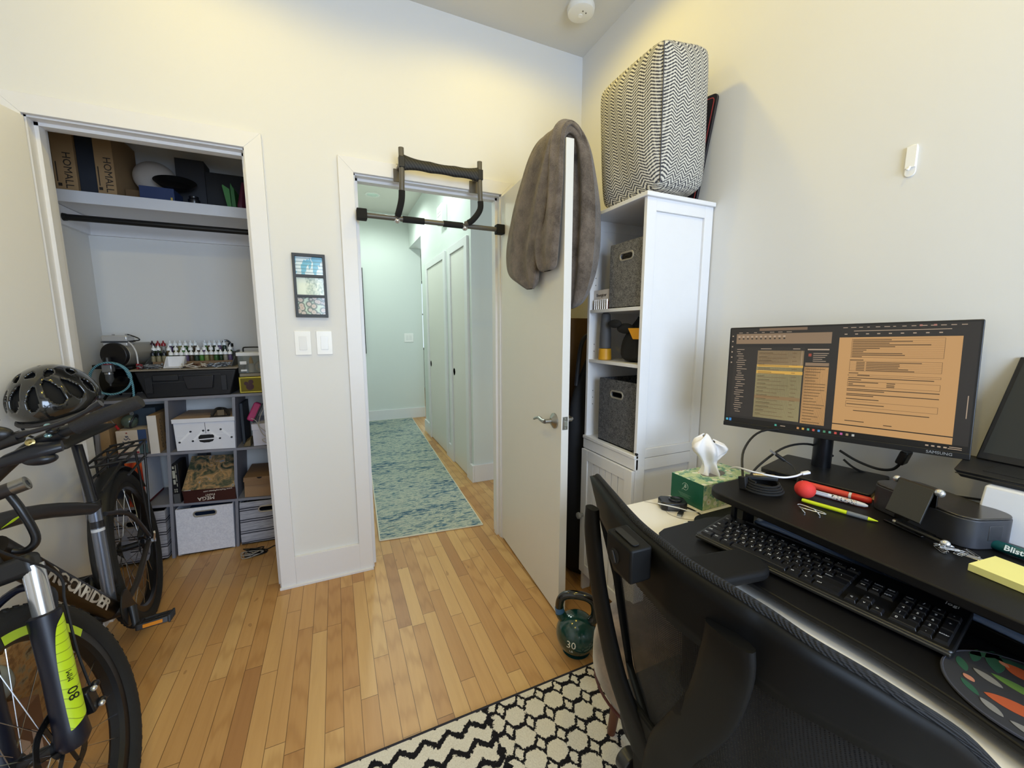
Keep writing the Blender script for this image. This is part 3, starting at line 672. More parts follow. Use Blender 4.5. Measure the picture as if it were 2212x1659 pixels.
m.grid(fn, a, b, cu=True)
o = sub(part('fleece_throw', m, FLEECE, smooth=180)); tag(o, 'thick grey-brown fleece throw draped over the top of the white door', 'throw')

# ------------------------------------------------------------------ kettlebell
kx, ky, kr = .835, 1.225, .083
kb = empty('kettlebell', (kx, ky, 0), 'dark green 30 lb kettlebell with black handle on the floor by the door', 'kettlebell', rz=0)
GRN = M('#0f3b38', .16, coat=.5); BGL = M('#0b0b0c', .14, coat=.5)
prof = [(0, 0), (.050, 0), (.056, .004)] + [(kr*cos(b), .078+kr*sin(b)) for b in [radians(q) for q in range(-60, 91, 8)]] + [(0, .078+kr)]
part('ball', MB().lathe(prof, T(kx, ky, 0), 40), GRN, kb, smooth=60)
hd = V((.80, -.60, 0)).normalized()     # handle axis in plan
HP = [(-.048, .125), (-.066, .150), (-.072, .185), (-.062, .222), (-.030, .240), (.030, .240), (.062, .222), (.072, .185), (.066, .150), (.048, .125)]
P3 = cr([V((kx, ky, 0)) + hd*a + V((0, 0, b)) for a, b in HP], 5)
part('handle', MB().tube(P3, [.019 if (i < 6 or i > len(P3)-7) else .0165 for i in range(len(P3))], 18), BGL, kb)
part('horn', MB().tube(P3[:7], [.0205]*7, 18), GRN, kb)
part('band', MB().tube(P3[6:10], .0185, 18), M('#3f6fa5', .4), kb)
vd = V((-kx, -ky, 0)).normalized(); vd = (Matrix.Rotation(radians(-14), 3, 'Z') @ vd)
def on_ball(t, size, u, h, m, rr=kr+.0004):
    # wrap letters on the sphere
    c = MB().text(t, size, Matrix.Identity(4), .0)
    for i, v in enumerate(c.v):
        a = (v.x + u)/kr; b = (v.y + h)/kr
        d = Matrix.Rotation(-a*-1, 3, 'Z') @ vd; p = V((kx, ky, .078)) + (d*cos(b) + V((0, 0, 1))*sin(b))*rr
        c.v[i] = p
    m.v, m.f, m.m = m.v + c.v, m.f + [[i+len(m.v) for i in f] for f in c.f], m.m + c.m
m = MB(); on_ball('30', .040, 0, .004, m); on_ball('LB', .015, -.0, -.024, m)
part('lettering', m, M('#e8e6da', .5), kb)

# ------------------------------------------------------------------ doorway pull-up bar
pb = empty('pull_up_bar', (.51, 2.12, 1.85), 'grey and black pull-up bar hooked in the doorway', 'exercise bar')
PBG = M('#605c54', .42, .3); FOAM = M('#141414', .9, bump=.3, bs=400)
part('lower_bar', MB().tube([(.16, 2.115, 1.848), (.862, 2.115, 1.848)], .0125, 16), PBG, pb)
for a in (.129, .846): part('end_pad', MB().box(a, a+.047, 2.094, 2.138, 1.824, 1.874), FOAM, pb, bevel=.004)
for a, b in ((.345, .452), (.552, .655)): part('grip_sleeve', MB().tube([(a, 2.115, 1.848), (b, 2.115, 1.848)], .0158, 16), FOAM, pb)
for s, x0, x1 in ((-1, .318, .338), (1, .668, .732)):
    pts = cr([(x0, 2.108, 1.856), (x0 + (x1-x0)*.45 + s*.004, 2.085, 1.873), (x1 + s*.004, 2.062, 1.925), (x1+ s*.002, 2.052, 1.985), (x1, 2.050, 2.05), (x1, 2.050, 2.155)], 6)
    part('upright', MB().tube(pts, .0130, 14), PBG, pb)
    part('grip_sleeve', MB().tube(pts[3:17], .0155, 14), FOAM, pb)
    part('joint', MB().tube(pts[0:3], .0128, 14).ell((x0, 2.115, 1.838), (.016, .016, .014)), CHR, pb)
    part('clamp', MB().box(x1-.014, x1+.014, 2.035, 2.064, 2.065, 2.115), BLACK, pb, bevel=.003)
    part('wall_hook', MB().box(x1-.010, x1+.010, 2.06, 2.162, 2.083, 2.098).box(x1-.026, x1+.026, 2.138, 2.146, 2.03, 2.09).box(x1-.01, x1+.01, 2.15, 2.162, 2.098, 2.118), M('#6a655c', .6), pb, bevel=.001)
n = N('ribbed_black_rubber'); co, x, y, z = n.xyz(); f = n.m('FRACT', n.m('MULTIPLY', n.m('ADD', x, n.m('MULTIPLY', z, .8)), 62)); n.col(n.mix(n.m('GREATER_THAN', f, .88), lin('#121211'), lin('#45433e'))); n.set(rough=.6); n.bump(f, .4, .002)
m = MB()
def strap(u, v):
    x = .345 + .382*u; w_ = .027 + .010*(1-sin(pi*u))**2 - .004*abs(sin(3*pi*u)); a = 2*pi*v
    return (x, 2.048 + .012*cos(a), 2.091 - .008*u*0 + w_*sin(a) - .004*sin(pi*u))
m.grid(lambda u, v: strap(u, v), 30, 14)
part('crossbar_pad', m, n.mat, pb, smooth=60)

# ------------------------------------------------------------------ closet: shelf, rod, upper shelf things
cs = empty('closet_shelf', (-.68, 2.865, 1.908), 'thick white shelf board across the top of the closet', 'shelf')
part('board', MB().box(-1.208, -.152, 2.700, 3.011, 1.910, 1.966), TRIM, cs, bevel=.001)
rod = empty('clothes_rod', (-.68, 2.775, 1.855), 'black clothes rod under the closet shelf', 'rod')
part('rod', MB().tube([(-1.20, 2.775, 1.853), (-.16, 2.775, 1.853)], .0155, 16), BLACK, rod)
part('flange', MB().lathe([(0, 0), (.033, 0), (.030, .008), (.019, .014), (.017, .030), (0, .030)], frz((-1.209, 2.775, 1.853), (1, 0, 0), (0, 0, 1)), 24), BLACK, rod)
part('flange', MB().lathe([(0, 0), (.033, 0), (.030, .008), (.019, .014), (.017, .030), (0, .030)], frz((-.151, 2.775, 1.853), (-1, 0, 0), (0, 0, 1)), 24), BLACK, rod)
SZ = 1.9665
def txt(name, t, size, F, mat, parent, dp=.0005): return part(name, MB().text(t, size, F, dp), mat, parent)
def boxthing(name, x0, x1, y0, y1, z0, z1, mat, label, cat, bevel=.0015):
    t = empty(name, ((x0+x1)/2, (y0+y1)/2, z0), label, cat)
    part('body', MB().box(x0, x1, y0, y1, z0, z1), mat, t, bevel=bevel); return t
b = boxthing('cardboard_box', -1.208, -1.186, 2.72, 3.0, SZ, 2.24, BROWNP, 'thin brown box with grey tape against the left closet wall, upper shelf', 'box')
part('tape', MB().box(-1.2085, -1.1855, 2.7185, 2.721, 2.06, 2.11), M('#9c9a98', .5), b)
for i, (x0, x1, lb) in enumerate(((-1.180, -1.100, 'brown printed box on the upper closet shelf, left of the dark navy box'), (-1.028, -.957, 'brown printed box on the upper closet shelf, between navy box and pillow'))):
    b = boxthing('cardboard_box', x0, x1, 2.725, 3.0, SZ, 2.28, CARD, lb, 'box')
    txt('lettering', 'HOMALL', .042, fr(((x0+x1)/2+.010, 2.7245, SZ+.095), (0, 0, -1), (1, 0, 0)), M('#2a2018', .7), b)
    part('printed_mark', MB().box((x0+x1)/2-.030, (x0+x1)/2-.016, 2.7240, 2.7248, SZ+.02, SZ+.034).box(x0+.008, x0+.012, 2.7240, 2.7248, SZ+.04, SZ+.13), M('#2a2018', .7), b)
boxthing('cardboard_box', -1.098, -1.031, 2.74, 3.0, SZ, 2.27, M('#20242e', .6), 'dark navy box between the two brown printed boxes, upper shelf', 'box')
boxthing('cardboard_box', -.950, -.860, 2.80, 3.0, SZ, 2.024, CARDD, 'low brown box behind the blue box, upper shelf', 'box')
pw = tag(part('pillow', MB().ell((-.85, 2.90, 2.118), (.095, .07, .088), nu=28, nv=16), M('#c3bab0', .9, bump=.1), smooth=180, origin=(-.85, 2.90, 2.04)), 'rounded off-white pillow on the upper closet shelf', 'pillow')
bb = boxthing('blue_box', -.868, -.726, 2.72, 2.86, SZ, 2.030, M('#27375f', .6), 'dark blue cardboard box under the black bowl, upper shelf', 'box')
part('yellow_label', MB().box(-.742, -.734, 2.7185, 2.7205, SZ+.004, SZ+.018), M('#c8ad55', .6), bb)
bw = empty('bowl', (-.72, 2.80, 2.03), 'black round dish tilted over the dark blue box', 'bowl')
Fq = frz((-.735, 2.80, 2.058), (.10, -.55, .82), (0, 1, 0))
part('dish', MB().lathe([(0, 0), (.05, .002), (.075, .016), (.090, .030), (.093, .032), (.088, .026), (.074, .012), (.05, .008), (0, .007)], Fq, 36), BLACK, bw)
part('foot', MB().lathe([(0, -.008), (.035, -.008), (.035, .003), (0, .003)], Fq, 20), BLACK, bw)
tag(part('jar', MB().lathe([(0, 0), (.024, 0), (.027, .01), (.027, .03), (.02, .036), (.022, .04), (.022, .047), (0, .048)], T(-.655, 2.77, SZ), 20), M('#191a1e', .25), smooth=40), 'small black jar right of the dark blue box, upper shelf', 'jar')
boxthing('storage_case', -.752, -.62, 2.88, 3.0, SZ, 2.24, M('#2b2b2f', .6), 'dark case standing at the back of the upper shelf', 'case')
boxthing('storage_case', -.615, -.40, 2.86, 3.0, SZ, 2.18, M('#131417', .6), 'black case at the back of the upper shelf, right of the dark one', 'case')
for k, (x, tz, ln) in enumerate(((-.497, 2.085, -.012), (-.476, 2.098, .004))):
    tag(part('folder', MB().prism([(0, 0), (.018, 0), (.014, .10), (-.004+ln, tz-SZ), (-.006+ln, .11)], fr((x, 2.73, SZ), (1, .1, 0), (0, 0, 1)), -.006).prism([(0, 0), (.115, 0), (.11, .085), (0, tz-SZ-.02)], fr((x+.008, 2.736, SZ), (.12, 1, 0), (0, 0, 1)), .004), M('#2f6a2c' if k else '#3d7c34', .5)),
        ('green pointed folder standing on the upper shelf, nearer the red pouch' if k else 'green pointed folder standing on the upper shelf, farther from the red pouch'), 'folder')
random.seed(5)
def rp(u, v):
    a = 2*pi*u; r = (.030 - .018*v)*(1+.25*sin(7*a))*(1 if 0.02 < v else .8); return (-.425+r*cos(a)+.012*v, 2.755+r*1.2*sin(a), SZ+.145*v+.001)
tag(part('mesh_pouch', MB().grid(rp, 35, 10, cu=True), M('#5e1c33', .5), smooth=50), 'dark red mesh pouch at the right end of the upper shelf', 'pouch')

# ------------------------------------------------------------------ cube organiser
YF, YB = 2.715, 3.005
def lx(x, z): return x + .0545*z
def s1z(x): return .633 - .040*(x+1.15)
def s2z(x): return .347 - .077*(x+1.2)
XS = (-1.203, -.911, -.603, -.305)
og = empty('cube_organizer', (-.75, 2.86, 0), 'low grey nine-cube organizer standing in the closet', 'shelf unit')
th = .0155
def slab(x0, x1, zf, t=th, z0=None):
    def q(x, dz):
        z = zf(x) + dz; return x, z
    m = MB(); a = x0; b = x1
    za, zb = zf(a), zf(b)
    return m.hexa([(lx(a, za), YF, za-t), (lx(b, zb), YF, zb-t), (lx(b, zb), YB, zb-t), (lx(a, za), YB, za-t)], [(lx(a, za), YF, za), (lx(b, zb), YF, zb), (lx(b, zb), YB, zb), (lx(a, za), YB, za)])
part('top_board', slab(XS[0]-.004, XS[3]+.012, lambda x: .930), GREYM, og, bevel=.001)
for i in range(4):
    a = XS[i]; m = MB(); z0, z1 = 0.0005, .914
    m.hexa([(lx(a, z0)-th/2, YF, z0), (lx(a, z0)+th/2, YF, z0), (lx(a, z0)+th/2, YB, z0), (lx(a, z0)-th/2, YB, z0)], [(lx(a, z1)-th/2, YF, z1), (lx(a, z1)+th/2, YF, z1), (lx(a, z1)+th/2, YB, z1), (lx(a, z1)-th/2, YB, z1)])
    part('upright', m, GREYM, og, bevel=.001)
for i in range(3):
    for zf in (s1z, s2z): part('shelf', slab(XS[i]+th/2, XS[i+1]-th/2, zf), GREYM, og, bevel=.001)
LN = (.0, 0, 0)
def FB(x, z, y=2.712): return fr((x, y, z), (1, 0, -.035), (.05, 0, 1))
bin_('fabric_bin', FB(-.888, .013), .272, .274, .27, WLINEN, 'white fabric bin with an oval handle hole at the organizer bottom centre', hw=.050, hh=.012, hz=.86, inner='#27406b')
bin_('fabric_bin', FB(-.584, .010), .262, .262, .27, STRIPE, 'grey striped fabric bin, bottom right of the organizer by the door trim', hw=.046, hh=.014, hz=.80, hx=.56)
bin_('fabric_bin', FB(-1.185, .018), .252, .285, .27, STRIPE, 'grey striped fabric bin, bottom left of the organizer behind the bicycle', hw=.046, hh=.014, hz=.80)

# row one, left
boxthing('wooden_box', -1.158, -1.118, 2.73, 2.98, .6345, .83, CARD, 'tall tan wooden box at the left end of the organizer top row', 'box')
gb = empty('gift_box', (-1.03, 2.78, .632), 'small patchwork gift box printed with a blue tree, organizer top row', 'box')
z0 = .6325
part('body', MB().box(-1.090, -.965, 2.722, 2.84, z0, z0+.132), M('#cdbfb0', .6), gb, bevel=.001)
part('blue_panel', MB().box(-1.0, -.9645, 2.7205, 2.723, z0+.055, z0+.132), M('#2f456e', .6), gb)
part('green_panel', MB().box(-1.0, -.9645, 2.7205, 2.723, z0, z0+.054), M('#40565c', .6), gb)
m = MB()
for k, (zz, w_) in enumerate(((.100, .006), (.086, .013), (.070, .020), (.053, .027))):
    m.tube(cr([(-1.046-w_, 2.7212, z0+zz+.004), (-1.046-w_*.3, 2.7208, z0+zz-.005), (-1.046+w_*.3, 2.7208, z0+zz+.003), (-1.046+w_, 2.7212, z0+zz-.006)], 4), .0016, 5)
part('printed_tree', m, M('#24305a', .6), gb)
part('printed_star', MB().prism([(.006*(1 if k % 2 == 0 else .42)*sin(k*pi/5), .006*(1 if k % 2 == 0 else .42)*cos(k*pi/5)) for k in range(10)], fr((-1.046, 2.722, z0+.118), (1, 0, 0), (0, 0, 1)), .0008), M('#8c2b2b', .6), gb)
part('red_print', MB().box(-1.088, -1.002, 2.7203, 2.7212, z0+.003, z0+.014), M('#8d3640', .6), gb)
ob = empty('bauble', (-1.045, 2.78, .766), 'large dull green bauble lying on the patchwork gift box', 'bauble')
part('ball', MB().ell((-1.050, 2.785, .802), (.036, .036, .036), nu=24, nv=14), M('#4d5a52', .25), ob)
part('band', MB().tube([(-1.050+.0365*cos(a)*.35+.018, 2.785+.033*sin(a), .802+.033*cos(a)) for a in [2*pi*k/24 for k in range(24)]], .005, 8, closed=True), M('#20242a', .5), ob)
part('hanging_loop', MB().tube([(-1.035+.008*cos(a), 2.78, .846+.009*sin(a)) for a in [2*pi*k/12 for k in range(12)]], .0018, 6, closed=True), M('#c7c7c4', .3, .8), ob)
pn = empty('screwdriver', (-1.09, 2.74, .79), 'red-handled screwdriver poking out beside the green bauble', 'screwdriver')
part('handle', MB().cyl((-1.095, 2.74, .800), (-1.075, 2.725, .772), .006, n=10), M('#a2222b', .35), pn); part('blade', MB().cyl((-1.12, 2.755, .832), (-1.0955, 2.7405, .8005), .002, n=8), CHR, pn)
vb = empty('cardboard_box', (-.93, 2.86, .628), 'narrow box with a white front and brown printed side, organizer top row', 'box')
part('body', MB().box(-.950, -.912, 2.712, 2.98, .6265, .838), CARD, vb, bevel=.001)
part('white_front', MB().box(-.9505, -.9115, 2.7095, 2.7125, .6265, .8385), M('#d9d2ca', .6), vb)
m = MB()
for k in range(5): m.tube([(-.9115, 2.76+.010*cos(a), .66+.034*k+.013*sin(a)) for a in [2*pi*j/14 for j in range(14)]], .0012, 5, closed=True)
m.tube(cr([(-.9115, 2.80, .66), (-.9115, 2.83, .70), (-.9115, 2.81, .74), (-.9115, 2.85, .80)], 5), .003, 5)
part('printed_pattern', m, M('#3a2d20', .7), vb)
boxthing('tray_box', -1.06, -.96, 2.86, 2.99, .6325, .86, M('#36424c', .6), 'dark slate box at the back of the top left cube', 'box')

# row one, centre: white box printed like a cantilever toolbox
wb = empty('craft_storage_box', (-.71, 2.85, .62), 'white cardboard box printed with cantilever arms, organizer top centre', 'box')
zA, zB = .6205, .775
m = MB(); m.hexa([(-.838, 2.712, zA+.006), (-.566, 2.712, zA-.008), (-.566, 2.985, zA-.008), (-.838, 2.985, zA+.006)], [(-.842, 2.712, zB+.010), (-.560, 2.712, zB), (-.560, 2.985, zB), (-.842, 2.985, zB+.010)])
part('body', m, M('#e3e3ea', .55), wb, bevel=.0015)
part('lid', MB().hexa([(-.847, 2.705, zB+.010), (-.556, 2.705, zB+.001), (-.556, 2.99, zB+.001), (-.847, 2.99, zB+.010)], [(-.847, 2.705, zB+.034), (-.556, 2.705, zB+.026), (-.556, 2.99, zB+.026), (-.847, 2.99, zB+.034)]), M('#e3e3ea', .55), wb, bevel=.002)
part('lid_top', MB().hexa([(-.843, 2.709, zB+.034), (-.560, 2.709, zB+.026), (-.560, 2.986, zB+.026), (-.843, 2.986, zB+.034)], [(-.843, 2.709, zB+.0352), (-.560, 2.709, zB+.0272), (-.560, 2.986, zB+.0272), (-.843, 2.986, zB+.0352)]), M('#b39a83', .7), wb)
F = fr((-.70, 2.7118, .66), (1, 0, -.03), (0, 0, 1))
part('hand_hole', MB().prism([(-.036, .028), (.036, .028), (.036, .0), (.030, -.012), (.012, -.018), (-.012, -.018), (-.030, -.012), (-.036, 0)], F @ Matrix.Translation((0, .02, 0)), .0006), M('#131318', .8), wb)
part('hole_tongue', MB().prism([(-.036, .004), (.036, .007), (.036, .0), (-.036, -.002)], F @ Matrix.Translation((0, .02, .0006)), .0008), M('#e3e3ea', .5), wb)
mm = MB(); md = MB()
for (ax, az, bx, bz) in ((-.122, .012, -.070, .070), (-.062, .015, -.012, .072), (.012, .072, .064, .022), (.070, .074, .120, .024)):
    mm.bar(F @ V((ax, az, .001)), F @ V((bx, bz, .001)), .010, .0012, up=(0, -1, 0))
    for q in ((ax, az), (bx, bz)): md.cyl(F @ V((q[0], q[1], .0008)), F @ V((q[0], q[1], .0028)), .0055, n=12)
mm.bar(F @ V((-.135, .048, .0006)), F @ V((-.095, .047, .0006)), .002, .0004, up=(0, -1, 0)).bar(F @ V((.02, .048, .0006)), F @ V((.135, .050, .0006)), .002, .0004, up=(0, -1, 0))
part('printed_arms', mm, M('#f4f4f8', .5), wb)
part('printed_rivets', md, M('#26262c', .5), wb)
part('centre_slit', MB().box(-.7005, -.6985, 2.7110, 2.7122, .715, .778), M('#3b3b44', .6), wb)
tb = empty('strap_roll', (-.62, 2.74, .803), 'folded brown and black strap on the white printed box', 'strap')
part('strap', MB().tube(cr([(-.665, 2.715, .813), (-.648, 2.745, .842), (-.630, 2.79, .838), (-.602, 2.765, .830), (-.585, 2.73, .808)], 5), .010, 8, sq=.35).box(-.672, -.580, 2.704, 2.735, .8065, .8095), M('#2b2724', .7), tb, smooth=60)
part('buckle', MB().box(-.640, -.606, 2.722, 2.728, .81, .842), M('#6b5c46', .6), tb, bevel=.002)

# row one, right
pc = empty('pencil_case', (-.46, 2.80, .745), 'bright pink zipped case leaning on the white shoebox', 'pencil case')
F = fr((-.487, 2.745, .770), (.42, .1, .9), (1, 0, -.4))
part('body', MB().prism(rrect(-.01, .105, -.018, .022, .012), F, .045), M('#b02c6a', .5), pc, bevel=.006)
part('zip', MB().prism(rrect(-.012, .107, -.001, .004, .002), F @ Matrix.Translation((0, .02, -.001)), .047), BLACK, pc)
sb = boxthing('shoe_box', -.478, -.325, 2.73, 2.98, .6075, .738, M('#d5d3e2', .6), 'white lidded shoebox in the organizer top right cube', 'box')
part('lid', MB().box(-.481, -.322, 2.727, 2.983, .705, .742), M('#dcdae8', .6), sb, bevel=.001)
tag(part('cord', MB().tube(cr([(-.478, 2.722, .780), (-.452, 2.715, .762), (-.440, 2.718, .72), (-.425, 2.716, .68), (-.405, 2.718, .655), (-.43, 2.716, .645), (-.40, 2.715, .62), (-.38, 2.718, .66), (-.415, 2.717, .70), (-.44, 2.717, .735), (-.43, 2.72, .79), (-.41, 2.722, .83)], 6), .0022, 6), M('#b8b0a8', .6)), 'thin beige cord hanging over the white shoebox', 'cord')
wl = tag(part('wallet', MB().hexa([(-.530, 2.722, .612), (-.492, 2.722, .610), (-.490, 2.80, .612), (-.530, 2.80, .614)], [(-.520, 2.74, .632), (-.492, 2.722, .655), (-.490, 2.80, .66), (-.520, 2.80, .640)]), M('#6e5f42', .7), bevel=.004), 'folded olive brown wallet left of the white shoebox', 'wallet')
boxthing('photo_album', -.545, -.53, 2.80, 2.98, .6115, .86, M('#313842', .6), 'dark album standing at the left of the top right cube', 'album')

# row two
rb = empty('game_box', (-1.03, 2.83, .335), 'box with a red front and plain white side, organizer middle left', 'box')
part('body', MB().box(-1.070, -1.000, 2.722, 2.96, .3385, .585), M('#d8dbe4', .6), rb, bevel=.001)
n = N('red_print'); co, x, y, z = n.xyz(); n.col(n.ramp(n.noise(n.vec(x, y, n.m('MULTIPLY', z, .4)), 30, 4), [(.35, lin('#5c0f12')), (.5, lin('#a5301c')), (.65, lin('#d9632c'))])); n.set(rough=.4)
part('red_front', MB().box(-1.0705, -.9995, 2.7195, 2.7225, .3385, .5855), n.mat, rb)
part('red_base_edge', MB().box(-.9998, -.9985, 2.722, 2.96, .3385, .350), M('#5c1016', .5), rb)
dv = empty('disc_case', (-.855, 2.80, .315), 'black case with grey printing standing left of the game box', 'case')
part('case', MB().box(-.885, -.846, 2.722, 2.86, .3255, .552), M('#17171b', .35), dv, bevel=.001)
m = MB()
for k, (a, b, c_, d_) in enumerate(((-.872, -.864, .525, .54), (-.874, -.862, .47, .515), (-.873, -.863, .435, .462), (-.859, -.856, .50, .545), (-.859, -.856, .45, .49), (-.859, -.856, .42, .44), (-.873, -.868, .40, .408), (-.864, -.859, .40, .408), (-.873, -.868, .388, .396), (-.864, -.859, .388, .396))): m.box(a, b, 2.7208, 2.7222, c_, d_)
part('printing', m, M('#a7a698', .5), dv)
part('lower_label', MB().box(-.880, -.851, 2.7206, 2.7221, .325, .378), M('#4b4c4e', .5), dv)
gx = empty('paint_set_box', (-.71, 2.78, .31), 'large paint set box resting upside down against the back, organizer middle', 'box')
n = N('battle_scene_print'); co, x, y, z = n.xyz(); n.col(n.ramp(n.noise(n.vec(x, y, z), 16, 5, .65, 1.2), [(.30, lin('#1b1c22')), (.42, lin('#3f4a3c')), (.50, lin('#7d6a4f')), (.58, lin('#b28a5a')), (.66, lin('#6f8797')), (.78, lin('#2a2420'))])); n.set(rough=.3)
zs = .3085
F0 = [(-.832, 2.700, zs+.0), (-.578, 2.700, zs-.012)]
m = MB(); m.hexa([(-.832, 2.712, zs+.0125), (-.584, 2.712, zs-.006), (-.584, 2.86, zs-.006), (-.832, 2.86, zs+.0125)], [(-.838, 2.706, zs+.088), (-.588, 2.706, zs+.072), (-.570, 2.860, zs+.222), (-.818, 2.860, zs+.240)])
part('box_body', m, M('#2a1514', .4), gx, bevel=.001)
m = MB(); m.add([(-.836, 2.7050, zs+.0885), (-.5885, 2.7050, zs+.0725), (-.5705, 2.859, zs+.2235), (-.8165, 2.859, zs+.2415)], [(0, 1, 2, 3)]); m.add([(-.836, 2.7060, zs+.0905), (-.5885, 2.7060, zs+.0745), (-.5705, 2.859, zs+.2255), (-.8165, 2.859, zs+.2435)], [(0, 1, 2, 3)])
part('scene_print', m, n.mat, gx)
part('brown_band', MB().prism([(0, 0), (.246, 0), (.246, .075), (0, .075)], fr((-.834, 2.7092, zs+.012), (1, 0, -.065), (-.0, -.075, 1)), .0012), M('#3b1a17', .4), gx)
Fm = fr((-.834, 2.7078, zs+.012), (-1, 0, .065), (0, .075, -1))
FT = Fm @ Matrix.Translation((-.115, -.024, .001))
Fz = Matrix((( *Fm.col[0],), ( *Fm.col[1],), ( *Fm.col[2],), ( *Fm.col[3],))).transposed()
def FU(dx, dz):   # upside-down frame on the spine
    o = V((-.834+dx, 2.7068-(dz*.07), zs+.012+dz-.065*dx)); return Matrix(((-1, 0, 0, o.x), (0, 0, -1, o.y), (0, -1, 0, o.z), (0, 0, 0, 1)))
txt('lettering', 'MEGA', .030, FU(.105, .022), M('#e8e0d4', .4), gx); txt('lettering', 'PAINT', .017, FU(.125, .042), M('#d9cfbf', .4), gx)
txt('lettering', 'www.TheArmyPainter.com', .0125, FU(.165, .066), M('#e8e0d4', .4), gx)
part('barcode', MB().box(-.828, -.796, 2.7045, 2.7062, zs+.072, zs+.087), M('#dcdcdc', .4), gx)
sh = empty('shoe_box', (-.45, 2.85, .30), 'plain brown shoebox with a thumb notch, organizer middle right', 'box')
z0 = .2995
m = MB(); m.hexa([(-.546, 2.722, z0), (-.318, 2.722, z0-.018), (-.318, 2.985, z0-.018), (-.546, 2.985, z0)], [(-.542, 2.722, z0+.098), (-.312, 2.722, z0+.086), (-.312, 2.985, z0+.086), (-.542, 2.985, z0+.098)])
part('body', m, M('#9b7a58', .75, bump=.1), sh, bevel=.001)
m = MB(); m.hexa([(-.546, 2.716, z0+.098), (-.308, 2.716, z0+.086), (-.308, 2.989, z0+.086), (-.546, 2.989, z0+.098)], [(-.543, 2.716, z0+.124), (-.308, 2.716, z0+.112), (-.308, 2.989, z0+.112), (-.543, 2.989, z0+.124)])
m.prism([(0, 0), (.0, -.022), (.006, -.028), (.20, -.028), (.225, -.028), (.228, 0)], fr((-.541, 2.7165, z0+.100), (1, 0, -.05), (0, 0, 1)), .002)
part('lid', m, M('#8a6b4c', .75, bump=.1), sh, bevel=.001)
part('thumb_notch', MB().prism([(.013*cos(a), .010*sin(a)) for a in [pi+pi*k/10 for k in range(11)]], fr((-.462, 2.7155, z0+.119), (1, 0, -.05), (0, 0, 1)), .0015), M('#19120c', .8), sh)
boxthing('book', -.80, -.755, 2.90, 2.99, .3185, .565, M('#26282f', .6), 'dark upright book behind the paint set box', 'book')

# ------------------------------------------------------------------ on top of the organiser
TZ = .9305
tc_ = empty('tool_case', (-.75, 2.83, TZ), 'black plastic toolbox lying on top of the organizer', 'tool case')
m = MB(); m.hexa([(-.940, 2.715, TZ), (-.565, 2.715, TZ), (-.555, 2.965, TZ), (-.950, 2.965, TZ)], [(-.975, 2.700, TZ+.148), (-.525, 2.700, TZ+.146), (-.520, 2.975, TZ+.148), (-.985, 2.975, TZ+.15)])
part('body', m, M('#141519', .5), tc_, bevel=.006)
m = MB()
for (a, b, c_, d_) in ((-.935, -.905, .03, .115), (-.905, -.76, .082, .090), (-.60, -.575, .03, .115), (-.905, -.60, .118, .125)): m.box(a, b, 2.6965, 2.71, TZ+c_, TZ+d_)
part('ribs', m, M('#1a1b20', .45), tc_, bevel=.001)
part('latch', MB().hexa([(-.755, 2.690, TZ+.045), (-.640, 2.690, TZ+.045), (-.640, 2.71, TZ+.045), (-.755, 2.71, TZ+.045)], [(-.770, 2.686, TZ+.118), (-.630, 2.686, TZ+.118), (-.630, 2.71, TZ+.118), (-.770, 2.71, TZ+.118)]), M('#1b1c22', .4), tc_, bevel=.003)
part('handle', MB().box(-.90, -.79, 2.692, 2.71, TZ+.095, TZ+.128), M('#16171b', .5), tc_, bevel=.003)
tr = empty('craft_tray', (-.75, 2.84, TZ+.152), 'thin pale tray edge lying across the black toolbox', 'tray')
part('tray', MB().hexa([(-.995, 2.695, TZ+.151), (-.520, 2.695, TZ+.149), (-.515, 2.985, TZ+.151), (-.995, 2.985, TZ+.153)], [(-.999, 2.690, TZ+.158), (-.514, 2.690, TZ+.156), (-.509, 2.99, TZ+.158), (-.999, 2.99, TZ+.160)]), M('#a59b8a', .5), tr, bevel=.001)
part('end_rail', MB().prism([(0, 0), (.25, 0), (.25, .085), (.18, .085)], fr((-.950, 2.72, TZ+.161), (0, 1, 0), (.05, 0, 1)), .004), M('#3b434b', .4), tr); part('end_rail', MB().prism([(0, 0), (.25, 0), (.25, .085), (.18, .085)], fr((-.552, 2.72, TZ+.161), (0, 1, 0), (0, 0, 1)), .004), M('#3b434b', .4), tr)
PZ = TZ + .161
rk = empty('paint_rack', (-.75, 2.90, PZ), 'low stepped wooden rack holding the paint bottles', 'rack')
part('step', MB().box(-.940, -.565, 2.845, 2.875, PZ, PZ+.028), M('#7a6145', .6), rk)
part('step', MB().box(-.945, -.562, 2.876, 2.905, PZ, PZ+.052), M('#4f4a3d', .6), rk)
part('step', MB().box(-.960, -.560, 2.906, 2.938, PZ, PZ+.078), M('#3d3a33', .6), rk)
bot0 = None
liq = {}
def bottle(x, y, z, cap, liqc, lb, hs=1.0, grp='paint bottles on the rack'):
    t = empty('paint_bottle', (x, y, z), lb, 'bottle', group=grp)
    hh = .036*hs
    part('body', MB().lathe([(0, 0), (.0108, 0), (.0115, .003), (.0115, hh), (.006, hh+.006), (0, hh+.006)], T(x, y, z), 12), M(liqc, .25), t)
    part('cap', MB().lathe([(0, hh+.0061), (.0118, hh+.0061), (.0108, hh+.020), (.0045, hh+.026), (.0030, hh+.036), (0, hh+.037)], T(x, y, z), 12), M(cap, .3), t)
    return t
LIQ = ['#4c7a35', '#6a5a3d', '#26331f', '#5a4a6a', '#2c3d33', '#7d7b4d', '#3a5a2e', '#8a8578', '#463a2c']
backx = [-.957, -.932, -.907, -.877, -.854, -.830, -.805, -.780, -.758, -.712, -.689, -.664, -.640, -.616]
